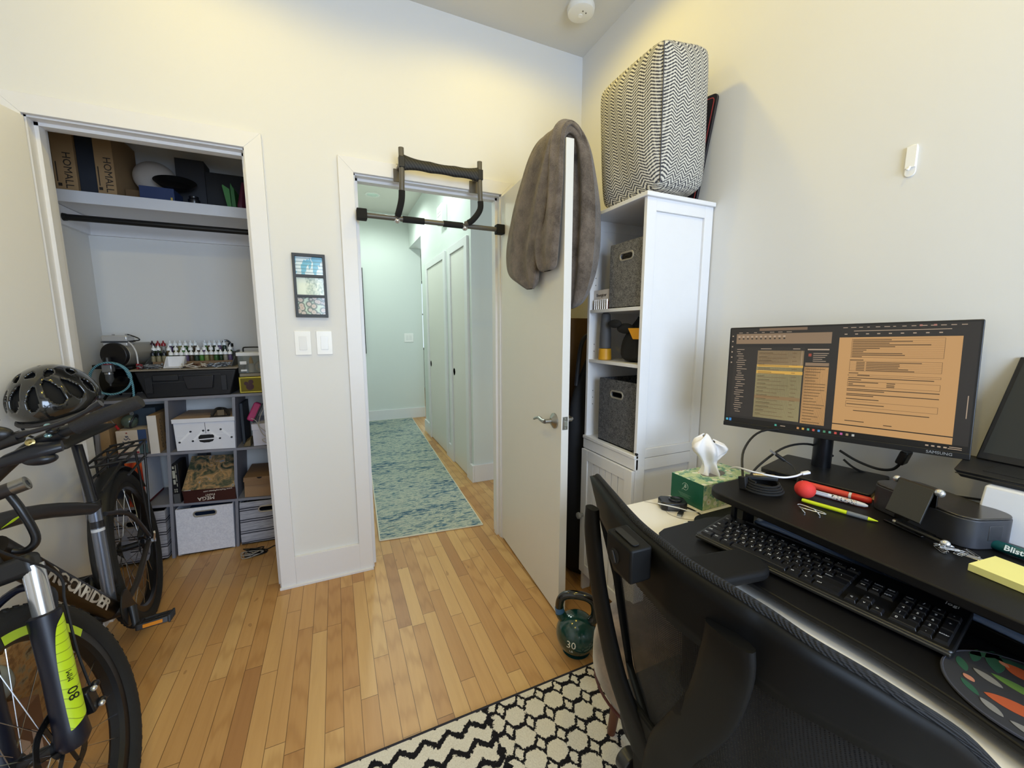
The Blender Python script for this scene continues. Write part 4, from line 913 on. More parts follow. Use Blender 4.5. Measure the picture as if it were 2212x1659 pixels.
ids = ['leftmost', 'second', 'third', 'fourth', 'fifth', 'sixth', 'seventh', 'eighth', 'ninth', 'tenth', 'eleventh', 'twelfth', 'thirteenth', 'fourteenth', 'fifteenth', 'sixteenth', 'seventeenth', 'eighteenth', 'nineteenth']
for i, x in enumerate(backx):
    c_ = '#32101a' if i == 0 else ('#8e1d22' if i < 3 else '#e6ecf0')
    if i == 0: lb = 'small paint bottle with a black-red cap at the left end of the back row'
    elif i < 3: lb = 'small paint bottle with a red cap, %s of the back row' % ids[i]
    else: lb = 'white-capped paint bottle, %s from the left in the back row' % ids[i]
    bottle(x, 2.922, PZ+.0785, c_, '#8f8f8a' if i < 3 else LIQ[i % 9], lb, .85)
for i, x in enumerate([-.944, -.923, -.876, -.844, -.809, -.775, -.740, -.709, -.677, -.647, -.582]):
    bottle(x, 2.891, PZ+.0525, '#eef0f2', LIQ[(i*4+2) % 9], 'white-capped paint bottle, %s from the left in the middle row' % ids[i], .85)
for i, x in enumerate([-.940, -.915, -.890, -.859, -.835, -.812, -.788, -.765, -.741, -.717, -.693, -.670, -.647, -.624, -.601, -.578]):
    bottle(x, 2.860, PZ+.0285, '#15161a' if i < 3 else '#f0f1f4', '#8b8368' if i < 3 else LIQ[(i*5) % 9], ('black-capped' if i < 3 else 'white-capped') + ' paint bottle, %s from the left in the front row' % ids[i], .8)
pm = empty('pump_bottle', (-.590, 2.945, PZ), 'taller bottle with a black pump at the back right of the rack', 'bottle')
part('body', MB().lathe([(0, 0), (.014, 0), (.014, .10), (0, .104)], T(-.590, 2.955, PZ), 16), M('#c6ccd2', .2), pm)
part('pump', MB().lathe([(0, .1041), (.0145, .1041), (.0145, .125), (0, .126)], T(-.590, 2.955, PZ), 16).tube(cr([(-.59, 2.955, PZ+.126), (-.605, 2.95, PZ+.142), (-.622, 2.945, PZ+.138), (-.628, 2.944, PZ+.122)], 4), .006, 8), BLKG, pm)
wt = empty('white_scoop_bin', (-.82, 2.77, PZ), 'small white open slant-fronted bin in front of the paint rack', 'bin')
F = fr((-.862, 2.735, PZ), (0, 1, 0), (0, 0, 1))
part('bin_body', MB().prism([(0, 0), (.075, 0), (.075, .060), (.060, .060)], F, .003).prism([(0, 0), (.075, 0), (.075, .060), (.060, .060)], F @ Matrix.Translation((0, 0, .082)), .003).box(-.862, -.777, 2.807, 2.810, PZ, PZ+.06).box(-.862, -.777, 2.735, 2.81, PZ, PZ+.003), M('#e2e3e8', .4), wt)
random.seed(11)
def clutter(name, x0, x1, y0, y1, z, nn, mats, lb, cat, L=.03, r=.0016):
    t = empty(name, ((x0+x1)/2, (y0+y1)/2, z), lb, cat)
    for k, mt in enumerate(mats):
        m = MB()
        for _ in range(nn // len(mats)):
            c = V((random.uniform(x0, x1), random.uniform(y0, y1), z + r + random.uniform(0, .018))); a = random.uniform(0, pi); d = V((cos(a), sin(a)*.6, random.uniform(-.25, .35)))*L*random.uniform(.5, 1)
            e = V((-d.y, d.x, 0)).normalized()*.006
            m.tube(cr([c-d*.5, c-d*.2+e, c+d*.2, c+d*.5+e], 2), r*random.uniform(.8, 1.8), 5)
        o = part('sprues' if k == 0 else 'sprue_pieces', m, mt, t, smooth=180); o['kind'] = 'stuff'
    return t
t = clutter('model_sprues', -.965, -.872, 2.705, 2.80, PZ, 70, [M('#3f444b', .4), M('#9a9ea4', .4)], 'tangle of grey plastic model sprues at the left of the tray', 'model parts', .035); t['kind'] = 'stuff'
t = clutter('model_sprues', -.66, -.565, 2.71, 2.81, PZ, 80, [M('#4a525c', .4), M('#aab0ba', .4)], 'tangle of grey plastic model sprues at the right of the tray', 'model parts', .035); t['kind'] = 'stuff'
t = clutter('paint_brushes', -.775, -.67, 2.71, 2.80, PZ, 40, [M('#5a3b24', .5), M('#c6bfb4', .5)], 'pile of brown brushes and bits in the middle of the tray', 'brushes', .06, .002); t['kind'] = 'stuff'

# air compressor with hose
ac = empty('air_compressor', (-1.06, 2.83, TZ), 'small airbrush compressor with silver head and black tank', 'air compressor')
part('motor', MB().cyl((-1.052, 2.755, 1.168), (-.985, 2.965, 1.168), .062, n=32), M('#908c84', .35, .35), ac, bevel=.004)
part('motor_cover', MB().cyl((-1.060, 2.732, 1.168), (-1.0525, 2.7545, 1.168), .064, n=32), M('#121216', .4), ac, bevel=.003)
part('cylinder_head', MB().box(-1.105, -1.000, 2.745, 2.835, 1.238, 1.270), M('#c6c7ca', .3, .4), ac, bevel=.006)
part('head_gasket', MB().box(-1.106, -.999, 2.744, 2.836, 1.234, 1.238), BLACK, ac)
part('cylinder_base', MB().box(-1.102, -1.003, 2.748, 2.832, 1.214, 1.234), M('#c6c7ca', .3, .4), ac, bevel=.004)
part('head_bolts', MB().cyl((-1.07, 2.79, 1.268), (-1.07, 2.79, 1.276), .006, n=10).cyl((-1.018, 2.79, 1.268), (-1.018, 2.79, 1.278), .005, n=10), CHR, ac)
part('air_pipe', MB().tube(cr([(-1.01, 2.76, 1.240), (-.985, 2.745, 1.222), (-.968, 2.738, 1.180), (-.966, 2.738, 1.120)], 6), .0035, 8), M('#cfcfd2', .3), ac)
part('intake_tube', MB().tube(cr([(-1.018, 2.80, 1.275), (-1.0, 2.80, 1.268), (-.975, 2.80, 1.255), (-.970, 2.80, 1.244), (-.995, 2.80, 1.240)], 5), .0032, 8), BLACK, ac)
part('tank', MB().tube([(-1.155, 2.85, 1.020), (-1.15, 2.85, 1.020), (-1.01, 2.85, 1.020), (-.998, 2.85, 1.020)], [.040, .068, .068, .040], 28), BLKG, ac, smooth=50)
for a in (-1.13, -1.02): part('foot', MB().tube(cr([(a, 2.76, TZ+.004), (a, 2.79, TZ+.02), (a, 2.85, TZ+.03), (a, 2.91, TZ+.02), (a, 2.94, TZ+.004)], 4), .0065, 8), BLACK, ac)
part('platform', MB().box(-1.12, -1.0, 2.76, 2.95, 1.092, 1.104), BLACK, ac, bevel=.002)
part('pressure_knob', MB().lathe([(0, 0), (.017, 0), (.017, .018), (.014, .030), (0, .031)], T(-1.082, 2.722, 1.128), 18), M('#17171a', .4), ac)
part('red_ring', MB().lathe([(0, 0), (.0205, 0), (.0205, .006), (0, .006)], T(-1.082, 2.722, 1.121), 20), M('#a01c24', .4), ac)
part('regulator', MB().box(-1.102, -1.062, 2.704, 2.742, 1.082, 1.1205), M('#a9abb0', .3, .7), ac, bevel=.003)
part('water_trap', MB().lathe([(0, -.075), (.004, -.073), (.004, -.062), (.012, -.052), (.0165, -.04), (.0165, -.002), (0, -.002)], T(-1.082, 2.723, 1.082), 18), M('#4a4d52', .12), ac)
part('trap_band', MB().lathe([(0, -.012), (.0172, -.012), (.0172, -.002), (0, -.002)], T(-1.082, 2.723, 1.082), 18), CHR, ac)
part('pressure_switch', MB().box(-1.145, -1.104, 2.722, 2.750, 1.098, 1.120), BLACK, ac, bevel=.003)
part('valve', MB().ell((-.958, 2.735, 1.105), (.013, .013, .013)).cyl((-.97, 2.738, 1.09), (-.97, 2.738, 1.12), .005, n=10), M('#8f1d25', .35), ac)
n = N('braided_hose'); co, x, y, z = n.xyz(); f = n.m('FRACT', n.m('MULTIPLY', n.m('ADD', n.m('ADD', x, z), y), 90)); n.col(n.mix(n.m('GREATER_THAN', f, .72), lin('#2f6f86'), lin('#9fc9d2'))); n.set(rough=.5)
hs = []
for k in range(60):
    a = -2*pi*k/24 + 2.88; r = .080 + .004*sin(k*.21); hs.append((-1.070 + r*cos(a), 2.700 - .004*(k/24), 1.050 + .082*sin(a)*1.0))
hs += [(-1.005, 2.70, 1.09), (-.985, 2.695, 1.03), (-.983, 2.692, .97), (-.985, 2.690, .936)]
ho = tag(part('air_hose', MB().tube(cr(hs, 3), .0048, 8), n.mat, origin=(-1.07, 2.70, TZ)), 'coiled teal braided air hose hanging on the compressor', 'hose')

# clear container on the gold tin
tn = empty('metal_tin', (-.45, 2.78, TZ), 'gold metal tin with a dark crest on the organizer top right', 'tin')
part('tin_body', MB().box(-.522, -.375, 2.722, 2.86, TZ, TZ+.098), M('#6f6420', .3, .6), tn, bevel=.004)
F = fr((0, 2.7215, 0), (1, 0, 0), (0, 0, 1))
part('gold_border', MB().ring(rrect(-.519, -.378, TZ+.004, TZ+.095, .004), rrect(-.513, -.384, TZ+.010, TZ+.089, .003), F, .0012), M('#d9cb5a', .25, .8), tn)
part('crest', MB().lathe([(0, 0), (.020, 0), (.020, .0012), (0, .0012)], frz((-.468, 2.7212, TZ+.038), (0, -1, 0), (0, 0, 1)), 16).lathe([(0, 0), (.011, 0), (.011, .0016), (0, .0016)], frz((-.486, 2.7212, TZ+.058), (0, -1, 0), (0, 0, 1)), 12).lathe([(0, 0), (.013, 0), (.013, .0016), (0, .0016)], frz((-.462, 2.7212, TZ+.066), (0, -1, 0), (0, 0, 1)), 12), M('#3c1216', .5), tn)
cl = boxthing('paint_set_tray', -.515, -.38, 2.725, 2.85, TZ+.099, TZ+.116, M('#8b8371', .5), 'small flat tray of colours sandwiched between tin and clear container', 'tray')
CP = N('clear_plastic').set(rough=.08, ior=1.45, trans=.92).mat; CP.node_tree.nodes['Principled BSDF'].inputs['Base Color'].default_value = lin('#dfe6e8')
cc = empty('clear_container', (-.44, 2.79, TZ+.117), 'clear plastic container with white lid and black handle', 'container')
z0 = TZ+.1175
m = MB(); m.box(-.518, -.515, 2.725, 2.86, z0, z0+.10).box(-.378, -.375, 2.725, 2.86, z0, z0+.10).box(-.515, -.378, 2.725, 2.728, z0, z0+.10).box(-.515, -.378, 2.857, 2.86, z0, z0+.10).box(-.515, -.378, 2.728, 2.857, z0, z0+.003)
part('tub', m, CP, cc); part('lid', MB().box(-.524, -.369, 2.718, 2.866, z0+.1005, z0+.122), M('#e8eaec', .35), cc, bevel=.004)
part('handle', MB().tube(cr([(-.498, 2.79, z0+.122), (-.497, 2.79, z0+.142), (-.485, 2.79, z0+.148), (-.41, 2.79, z0+.148), (-.398, 2.79, z0+.142), (-.397, 2.79, z0+.122)], 4), .0042, 8), BLACK, cc)
part('label', MB().box(-.508, -.476, 2.7238, 2.7248, z0+.052, z0+.07).box(-.506, -.476, 2.7238, 2.7248, z0+.012, z0+.022), M('#e4e4e4', .5), cc)
gl = empty('glue_bottle', (-.46, 2.76, z0+.003), 'small bottle with a yellow nozzle cap inside the clear container', 'bottle')
part('body', MB().lathe([(0, 0), (.014, 0), (.015, .004), (.015, .045), (.008, .052), (0, .052)], T(-.458, 2.755, z0+.0035), 16), M('#d8c9b4', .4), gl)
part('cap', MB().lathe([(0, .0521), (.011, .0521), (.009, .075), (.004, .090), (0, .091)], T(-.458, 2.755, z0+.0035), 16), M('#d79a1c', .4), gl)
tag(part('tape_roll', MB().ring([(.032*cos(2*pi*k/24), .032*sin(2*pi*k/24)) for k in range(24)], [(.019*cos(2*pi*k/24), .019*sin(2*pi*k/24)) for k in range(24)], fr((-.412, 2.775, z0+.0365), (1, .25, 0), (0, 0, 1)), .020), M('#b9a283', .7)), 'beige tape roll standing inside the clear container', 'tape')

# cable tangle on the closet floor
random.seed(21)
def tangle(name, c, rx, ry, h, n_, r, mat, lb, cat, seed=1, tail=None):
    random.seed(seed); P = []
    for k in range(n_): a = k*2.1+random.uniform(-.5, .5); q = random.uniform(.45, 1); P.append((c[0]+rx*q*cos(a), c[1]+ry*q*sin(a), c[2]+r+random.uniform(0, h)))
    if tail: P += tail
    return tag(part(name, MB().tube(cr(P, 5), r, 6), mat, origin=c), lb, cat)
tangle('charging_cable', (-.50, 2.575, 0), .075, .045, .03, 26, .0032, BLACK, 'tangle of black cable on the closet floor below the striped bin', 'cable', 4, [(-.45, 2.60, .006), (-.40, 2.63, .005), (-.36, 2.62, .005), (-.345, 2.60, .004)])
tangle('string_bundle', (-.515, 2.555, 0), .070, .042, .035, 22, .0018, M('#a39b8f', .6), 'thin beige cord tangled with the black cable on the floor', 'cord', 9)

# ------------------------------------------------------------------ mountain bike leaning on the closet door
BKP = M('#1a1a1c', .38, .2); FRM = M('#2c2c30', .4, .2); SLV = M('#7d8494', .26, .75); NEON = M('#b9d522', .45); TYRE = M('#151515', .85, bump=.25, bs=260)
SPK = M('#b9bcc2', .22, 1)
bk = empty('mountain_bike', (-.80, 1.70, 0), 'black and neon mountain bike leaning against the open closet door', 'bicycle')
hB = V((.161, -.987, 0)).normalized()
uB = V((-.1032, -.0168, .9945)).normalized(); nB = uB.cross(hB)
def wheel(name, c, h, u, R, rot=0, neon=True, disc=1):
    n_ = u.cross(h)            # left side
    F = Matrix(((h.x, u.x, n_.x, c.x), (h.y, u.y, n_.y, c.y), (h.z, u.z, n_.z, c.z), (0, 0, 0, 1)))   # x fwd, y up, z left
    tw = .030; m = MB(); N_ = 96
    def tyre(uu, vv):
        a = 2*pi*uu; b = 2*pi*vv; r = R - tw + tw*cos(b)*1.0; k = 1
        return F @ V((r*cos(a), r*sin(a), tw*1.02*sin(b)))
    m.grid(tyre, N_, 17, cu=True)
    w_ = part(name, m, TYRE, bk, smooth=60)
    m = MB()
    for k in range(72):       # tread knobs
        a = 2*pi*k/72
        for s_, off in ((-1, .0), (1, .5), (-.35, .5), (.35, 0)):
            aa = a + off*2*pi/72; bb = s_*.62; rr = R - tw + (tw-.001)*cos(bb)
            P = F @ V((rr*cos(aa), rr*sin(aa), tw*sin(bb))); rad = (F.to_3x3() @ V((cos(aa)*cos(bb), sin(aa)*cos(bb), sin(bb)))).normalized(); tn_ = (F.to_3x3() @ V((-sin(aa), cos(aa), 0)))
            m.bar(P - tn_*.0048, P + tn_*.0048, .007, .007 if abs(s_) == 1 else .006, up=tuple(rad))
    t_ = part('tread', m, TYRE, w_); 
    m = MB()
    R1 = R - 2*tw + .002
    out = [(-.018, R1+.004), (.018, R1+.004), (.0185, R1-.018), (.010, R1-.026), (-.010, R1-.026), (-.0185, R1-.018)]
    m.grid(lambda uu, vv: F @ V((out[int(round(vv*6)) % 6][1]*cos(2*pi*uu), out[int(round(vv*6)) % 6][1]*sin(2*pi*uu), out[int(round(vv*6)) % 6][0])), N_, 7, cu=True)
    part('rim', m, M('#101012', .35, .3), w_)
    if neon:
        for a0, a1 in neon:
            m = MB(); r0, r1 = R1 + .004, R1 - .017
            vs = []; k_ = 24
            for i in range(k_+1):
                a = radians(a0 + (a1-a0)*i/k_); vs += [F @ V((r0*cos(a), r0*sin(a), .0186)), F @ V((r1*cos(a), r1*sin(a), .0191))]
            m.add(vs, [(2*i, 2*i+2, 2*i+3, 2*i+1) for i in range(k_)])
            part('neon_stripe', m, NEON, w_)
    part('hub', MB().tube([F @ V((0, 0, -.045)), F @ V((0, 0, -.035)), F @ V((0, 0, -.03)), F @ V((0, 0, .03)), F @ V((0, 0, .035)), F @ V((0, 0, .045))], [.012, .026, .014, .014, .026, .012], 18), BKP, w_)
    for k in range(28):
        side = 1 if k % 2 else -1; a = 2*pi*k/28 + rot; b = a + (.62 if k % 4 < 2 else -.62)
        part('spoke', MB().tube([F @ V((.024*cos(b), .024*sin(b), .034*side)), F @ V(((R1-.02)*cos(a), (R1-.02)*sin(a), .004*side))], .0011, 5), SPK, w_)
    if disc:
        m = MB(); o = []; i_ = []
        for k in range(48): a = 2*pi*k/48; rr = .080 + .0015*sin(8*a); o.append((rr*cos(a), rr*sin(a))); i_.append((.064*cos(a), .064*sin(a)))
        m.ring(o, i_, F @ Matrix.Translation((0, 0, .040)), .0018)
        for k in range(6): a = 2*pi*k/6; m.bar(F @ V((.02*cos(a), .02*sin(a), .041)), F @ V((.066*cos(a+.35), .066*sin(a+.35), .041)), .0018, .008, up=tuple(F.col[2].xyz))
        for k in range(24): a = 2*pi*k/24; m.cyl(F @ V((.072*cos(a), .072*sin(a), .0395)), F @ V((.072*cos(a), .072*sin(a), .0422)), .003, n=6)
        part('brake_disc', m, M('#3a3a3c', .3, .9), w_)
    return F, w_
cf = V((-.673, 1.157, .330)); hf = V((.009, -1, 0)).normalized(); uf = V((-.259, 0, .966)); uf = (uf - hf*uf.dot(hf)).normalized()
FF, wf_ = wheel('front_wheel', cf, hf, uf, .342, .1, [(72, 93), (101, 152)])
cr_ = V((-.879, 2.203, .340)); FRr, wr_ = wheel('rear_wheel', cr_, hB, uB, .342, .3, None)
nf = uf.cross(hf)
# reflector in the front wheel
part('reflector', MB().prism([(.0, -.012), (.012, -.038), (.022, -.04), (.026, .0), (.020, .040), (.008, .038)], FF @ Matrix.Rotation(radians(150), 4, 'Z') @ Matrix.Translation((.185, 0, -.01)), .016), M('#b9b3ae', .15, .2), wf_, bevel=.003)
# fork
LT = V((-.686, 1.262, .737)); LB = cf + nf*.062
off = -nf*.124
fk = part('fork_crown', MB().bar(LT + V((.0, 0, .0)) + (LT-LB).normalized()*.012 - off*.09, LT + off*1.09 + (LT-LB).normalized()*.012, .040, .052, up=tuple((LT-LB).normalized())), BKP, bk, bevel=.012, bseg=3)
for s_ in (0, 1):
    o = off*s_; T_, B_ = LT + o, LB + o; ax = (B_ - T_)
    part('stanchion', MB().tube([T_ - ax*.02, T_ + ax*.32], .0190, 20), CHR, fk)
    lg = part('lower_leg', MB().tube([T_ + ax*.265, T_ + ax*.275, T_ + ax*.30, T_ + ax*.62, T_ + ax*.92, T_ + ax*1.0, T_ + ax*1.04], [.023, .0285, .0285, .0265, .0285, .031, .022], 20), M('#131522', .4, .1), fk)
    if s_ == 0:
        # neon decal wrapping the outer side of the leg
        axn = ax.normalized(); out_ = (V((.55, -.83, .1)) - axn*V((.55, -.83, .1)).dot(axn)).normalized(); sd_ = axn.cross(out_)
        vs = []; rows = 18
        def dec(t, w): ang = w; P = T_ + ax*t; r = .0279; return P + (out_*cos(ang) + sd_*sin(ang))*r*(1.05 if .3 < t < .62 else 1.04)
        prof_ = [(.30, -1.35, -1.15), (.35, -1.4, -.45), (.45, -1.4, -.12), (.60, -1.4, .05), (.80, -1.35, .10), (.88, -1.3, .10), (.905, -.75, .10), (.93, -.05, .10)]
        m = MB(); K = 8
        rowsP = cr([V(p) for p in prof_], 4)
        for (t, a, b) in rowsP: vs += [dec(t, a + (b-a)*k/K) for k in range(K+1)]
        m.add(vs, [(i*(K+1)+k, i*(K+1)+k+1, (i+1)*(K+1)+k+1, (i+1)*(K+1)+k) for i in range(len(rowsP)-1) for k in range(K)])
        n = N('neon_decal'); co, x, y, z = n.xyz('Generated'); f = n.m('FRACT', n.m('ADD', n.m('MULTIPLY', z, 13), n.m('MULTIPLY', n.m('MULTIPLY', x, x), 1.6))); n.col(n.mix(n.m('LESS_THAN', f, .10), lin('#bcd822'), lin('#8ba017'))); n.set(rough=.4)
        part('neon_decal', m, n.mat, lg)
        P = T_ + ax*.745; Q = P + (out_*cos(.50) - sd_*sin(.50))*.0300
        zt = (out_*cos(.50) - sd_*sin(.50))
        part('lettering', MB().text('80', .030, Matrix(((-axn.x, 0, zt.x, Q.x), (-axn.y, 0, zt.y, Q.y), (-axn.z, 0, zt.z, Q.z), (0, 0, 0, 1))) @ Matrix.Identity(4) if False else frz(Q, zt, zt.cross(-axn)), .0003), M('#16180c', .5), lg)
        Q2 = T_ + ax*.645 + zt*.0298
        part('lettering', MB().text('MM', .016, frz(Q2, zt, zt.cross(-axn)), .0003), M('#16180c', .5), lg)
        part('brake_caliper', MB().bar(T_ + ax*.80 + V((.012, .030, 0)), T_ + ax*.95 + V((.012, .045, 0)), .030, .040, up=(1, 0, 0)).ell(tuple(T_ + ax*.80 + V((.034, .045, 0))), (.009, .009, .009)).ell(tuple(T_ + ax*.92 + V((.034, .055, 0))), (.009, .009, .009)), M('#1b1b1e', .3, .4), lg, bevel=.004)
        part('caliper_bolts', MB().ell(tuple(T_ + ax*.80 + V((.038, .03, 0))), (.007, .007, .007)).ell(tuple(T_ + ax*.92 + V((.038, .045, 0))), (.007, .007, .007)), CHR, lg)
archP = [LT + (LB-LT)*.30 + V((0, .018, .0)), LT + (LB-LT)*.22 + off*.06 + V((0, .042, .012)), LT + (LB-LT)*.17 + off*.5 + V((0, .055, .02)), LT + off*.94 + (LB-LT)*.22 + V((0, .042, .012)), LT + off + (LB-LT)*.30 + V((0, .018, 0))]
part('fork_arch', MB().tube(cr(archP, 5), .013, 10, sq=.7), M('#131522', .4, .1), fk)
CC = LT + off*.5; axu = (LT-LB).normalized()
HT0, HT1 = CC + axu*.035 + V((-.012, 0, 0)), CC + axu*.150 + V((-.050, 0, 0))
part('head_tube', MB().tube([HT0, HT0 + axu*.01, HT1 - axu*.01, HT1], [.025, .022, .022, .025], 20), FRM, bk)
BBp = V((-.790, 1.780, .285)); CLp = V((-.817, 1.83, .678))
dt0 = HT0 + axu*.035 + V((0, .02, 0))
dtb = part('down_tube', MB().tube([dt0, dt0*.5 + BBp*.5, BBp + V((0, 0, .01))], [.031, .032, .029], 20, sq=.85), M('#191410', .35, .2), bk)
dd = (BBp - dt0).normalized(); vw = (V((0, 0, 1.30)) - (dt0+BBp)/2).normalized(); vw = (vw - dd*vw.dot(dd)).normalized(); up_ = vw.cross(dd) * -1
if up_.z < 0: up_ = -up_
Ft = Matrix(((dd.x, up_.x, 0, 0), (dd.y, up_.y, 0, 0), (dd.z, up_.z, 0, 0), (0, 0, 0, 1)))
zt = dd.cross(up_); zt = zt if zt.dot(vw) > 0 else -zt
cT = dt0*.445 + BBp*.555 + vw*.029 + up_*.014
m = MB().text('ROCKRIDER', .078, Matrix(((dd.x, up_.x, zt.x, cT.x), (dd.y, up_.y, zt.y, cT.y), (dd.z, up_.z, zt.z, cT.z), (0, 0, 0, 1))) @ Matrix.Diagonal((.90, .60, 1, 1)) , .0008, bold=.0022)
for i, v in enumerate(m.v):   # wrap the letters round the tube
    t = (v - dt0).dot(dd); c0 = dt0 + dd*t; h_ = (v - c0).dot(up_); m.v[i] = c0 + (vw*cos(h_/.0335) + up_*sin(h_/.0335))*.0335
part('lettering', m, M('#e9e4da', .4), dtb)
part('top_tube', MB().tube(cr([HT1 - axu*.03, HT1*.5 + CLp*.5 + V((0, 0, .0)), CLp - V((0, 0, .012))], 4), [.026]*4 + [.024]*3 + [.021, .021], 18, sq=.8), FRM, bk)
part('neon_mark', MB().prism([(0, 0), (.02, .008), (.045, .026), (.02, .018)], frz(HT1*.80 + CLp*.20 + vw*.0235 + V((0, 0, -.018)), vw, (0, 0, 1)), .001), NEON, bk)
part('seat_tube', MB().tube([BBp, CLp], .0178, 20), SLV, bk)
part('tube_label', MB().tube([BBp + (CLp-BBp)*.80, BBp + (CLp-BBp)*.86], .0182, 20), M('#15151a', .4), bk); part('tube_label', MB().tube([BBp + (CLp-BBp)*.765, BBp + (CLp-BBp)*.79], .0182, 20), M('#c8ccd4', .4), bk)
part('seat_clamp', MB().tube([CLp - V((0, 0, .004)), CLp + V((-.002, .002, .016))], .0205, 20).bar(CLp + V((.0, -.02, .006)), CLp + V((-.035, -.045, .010)), .008, .012), BLACK, bk)
ST = V((-.872, 1.905, .885)); part('seatpost', MB().tube([CLp, ST], .0150, 16), M('#1d1e24', .3, .4), bk)
sf = fr(ST + V((0, 0, .03)), hB, uB)
def sad(uu, vv):
    x = -.12 + .26*uu; w_ = .068*(1-uu)**1.4 + .017; a = pi*vv; return sf @ V((x, .018*sin(a) - .010 + .012*(1-uu)**2, w_*cos(a)))
part('saddle', MB().grid(sad, 14, 12), M('#141416', .6, bump=.1), bk, smooth=180); solid(bpy.data.objects['saddle'], .012)
# rear triangle
RL = cr_ + nB*.062; RR_ = cr_ - nB*.062
for s_, e in ((1, RL), (-1, RR_)):
    part('chainstay', MB().tube(cr([BBp + nB*.025*s_ + V((0, .02, 0)), BBp*.6 + e*.4 + nB*.022*s_ + V((0, 0, -.015)), e + V((0, -.03, -.005)), e], 5), .0105, 12), M('#3a3634', .35, .3), bk)
    part('seatstay', MB().tube(cr([CLp + V((0, .015, -.045)) + nB*.018*s_, CLp*.55 + e*.45 + nB*.024*s_ + V((0, .0, .03)), e + V((0, 0, .02))], 5), .0085, 12), FRM, bk)
part('bottom_bracket', MB().tube([BBp - nB*.036, BBp + nB*.036], .022, 18), BKP, bk)
part('chainring', MB().tube([BBp - nB*.052, BBp - nB*.048], .078, 40), M('#19191b', .4, .4), bk)
part('chain_guard', MB().lathe([(0, 0), (.062, 0), (.066, .003), (.062, .006), (0, .006)], frz(BBp + nB*.038, nB, (0, 0, 1)), 32), BKP, bk)
PA = BBp + nB*.062 + hB*.035 + V((0, 0, -.062)); PA2 = BBp - nB*.062 - hB*.095 + V((0, 0, .110))
part('crank', MB().tube([BBp + nB*.055, PA + nB*.004], [.014, .011], 12, sq=.7), BKP, bk); part('crank', MB().tube([BBp - nB*.06, PA2], [.014, .011], 12, sq=.7), BKP, bk)
def pedal(c, out, fl=1):
    F = Matrix(((hB.x, out.x, 0, c.x), (hB.y, out.y, 0, c.y), (0, 0, 1, c.z), (0, 0, 0, 1))) @ Matrix.Rotation(radians(-18), 4, 'Y')
    m = MB(); m.ring(rrect(-.046, .046, .008, .105, .010), rrect(-.036, .036, .020, .093, .006), F @ Matrix.Translation((0, 0, -.010)), .020)
    m.box(-.007, .007, .0, .10, -.008, .008, F).box(-.036, .036, .05, .060, -.007, .007, F)
    for k in range(6): m.box(-.046+.018*k-.002, -.046+.018*k+.002, .100, .108, -.013, .013, F)
    p_ = part('pedal', m, M('#17171a', .45), bk, bevel=.0015)
    part('pedal_reflector', MB().box(-.050, -.0462, .030, .085, -.006, .006, F).box(.0462, .050, .030, .085, -.006, .006, F), M('#c97a12', .25), p_, bevel=.001)
pedal(PA, nB); pedal(PA2, -nB)
part('derailleur', MB().tube(cr([RR_ + V((0, 0, -.02)), RR_ + hB*.02 + V((0, 0, -.07)), RR_ + hB*.05 + V((0, 0, -.14))], 4), .012, 8), BKP, bk)
part('cassette', MB().tube([cr_ - nB*.020, cr_ - nB*.045], [.055, .025], 28), M('#5b5b5e', .35, .9), bk)
part('rear_axle_nut', MB().tube([RL, RL + nB*.018], .010, 10).bar(RL + nB*.014, RL + nB*.020 + V((.01, -.035, .05)), .006, .012), CHR, bk)
part('rear_caliper', MB().bar(RL + V((-.01, -.05, .04)), RL + V((-.01, -.015, .075)), .026, .034), BKP, bk, bevel=.004)
# rack above the rear wheel
m = MB(); z_ = .772
RK = M('#111113', .5)
for s_ in (-.062, -.02, .02, .062):
    m.tube(cr([cr_ + hB*.20 + nB*s_ + V((0, 0, .440)), cr_ + nB*s_ + V((0, 0, .438)), cr_ - hB*.16 + nB*s_*.95 + V((0, 0, .434))], 4), .0048, 8)
for q in (.20, .08, -.06, -.16): m.tube([cr_ + hB*q + nB*.064 + V((0, 0, .438)), cr_ + hB*q - nB*.064 + V((0, 0, .438))], .0048, 8)
for s_ in (-1, 1):
    m.tube([cr_ + nB*.068*s_ + V((0, 0, .02)), cr_ + hB*.05 + nB*.062*s_ + V((0, 0, .438))], .0048, 8); m.tube([cr_ + nB*.068*s_ + V((0, 0, .02)), cr_ - hB*.12 + nB*.062*s_ + V((0, 0, .436))], .0048, 8)
    m.tube([cr_ + hB*.20 + nB*.05*s_ + V((0, 0, .438)), CLp + nB*.02*s_ + V((0, .01, .04))], .004, 8)
    m.tube([cr_ + hB*.19 + nB*.062*s_ + V((0, 0, .375)), cr_ - hB*.15 + nB*.06*s_ + V((0, 0, .37))], .0048, 8)
part('rack', m, RK, bk)
# mudguard over the rear wheel
def mg(uu, vv):
    a = radians(28 + 150*uu); b = -1 + 2*vv; return FRr @ V(((.366 - .010*b*b)*cos(a)*-1, (.366 - .010*b*b)*sin(a), .030*b))
o = part('mudguard', MB().grid(mg, 26, 7), M('#191a1c', .6), bk, smooth=180); solid(o, .002)
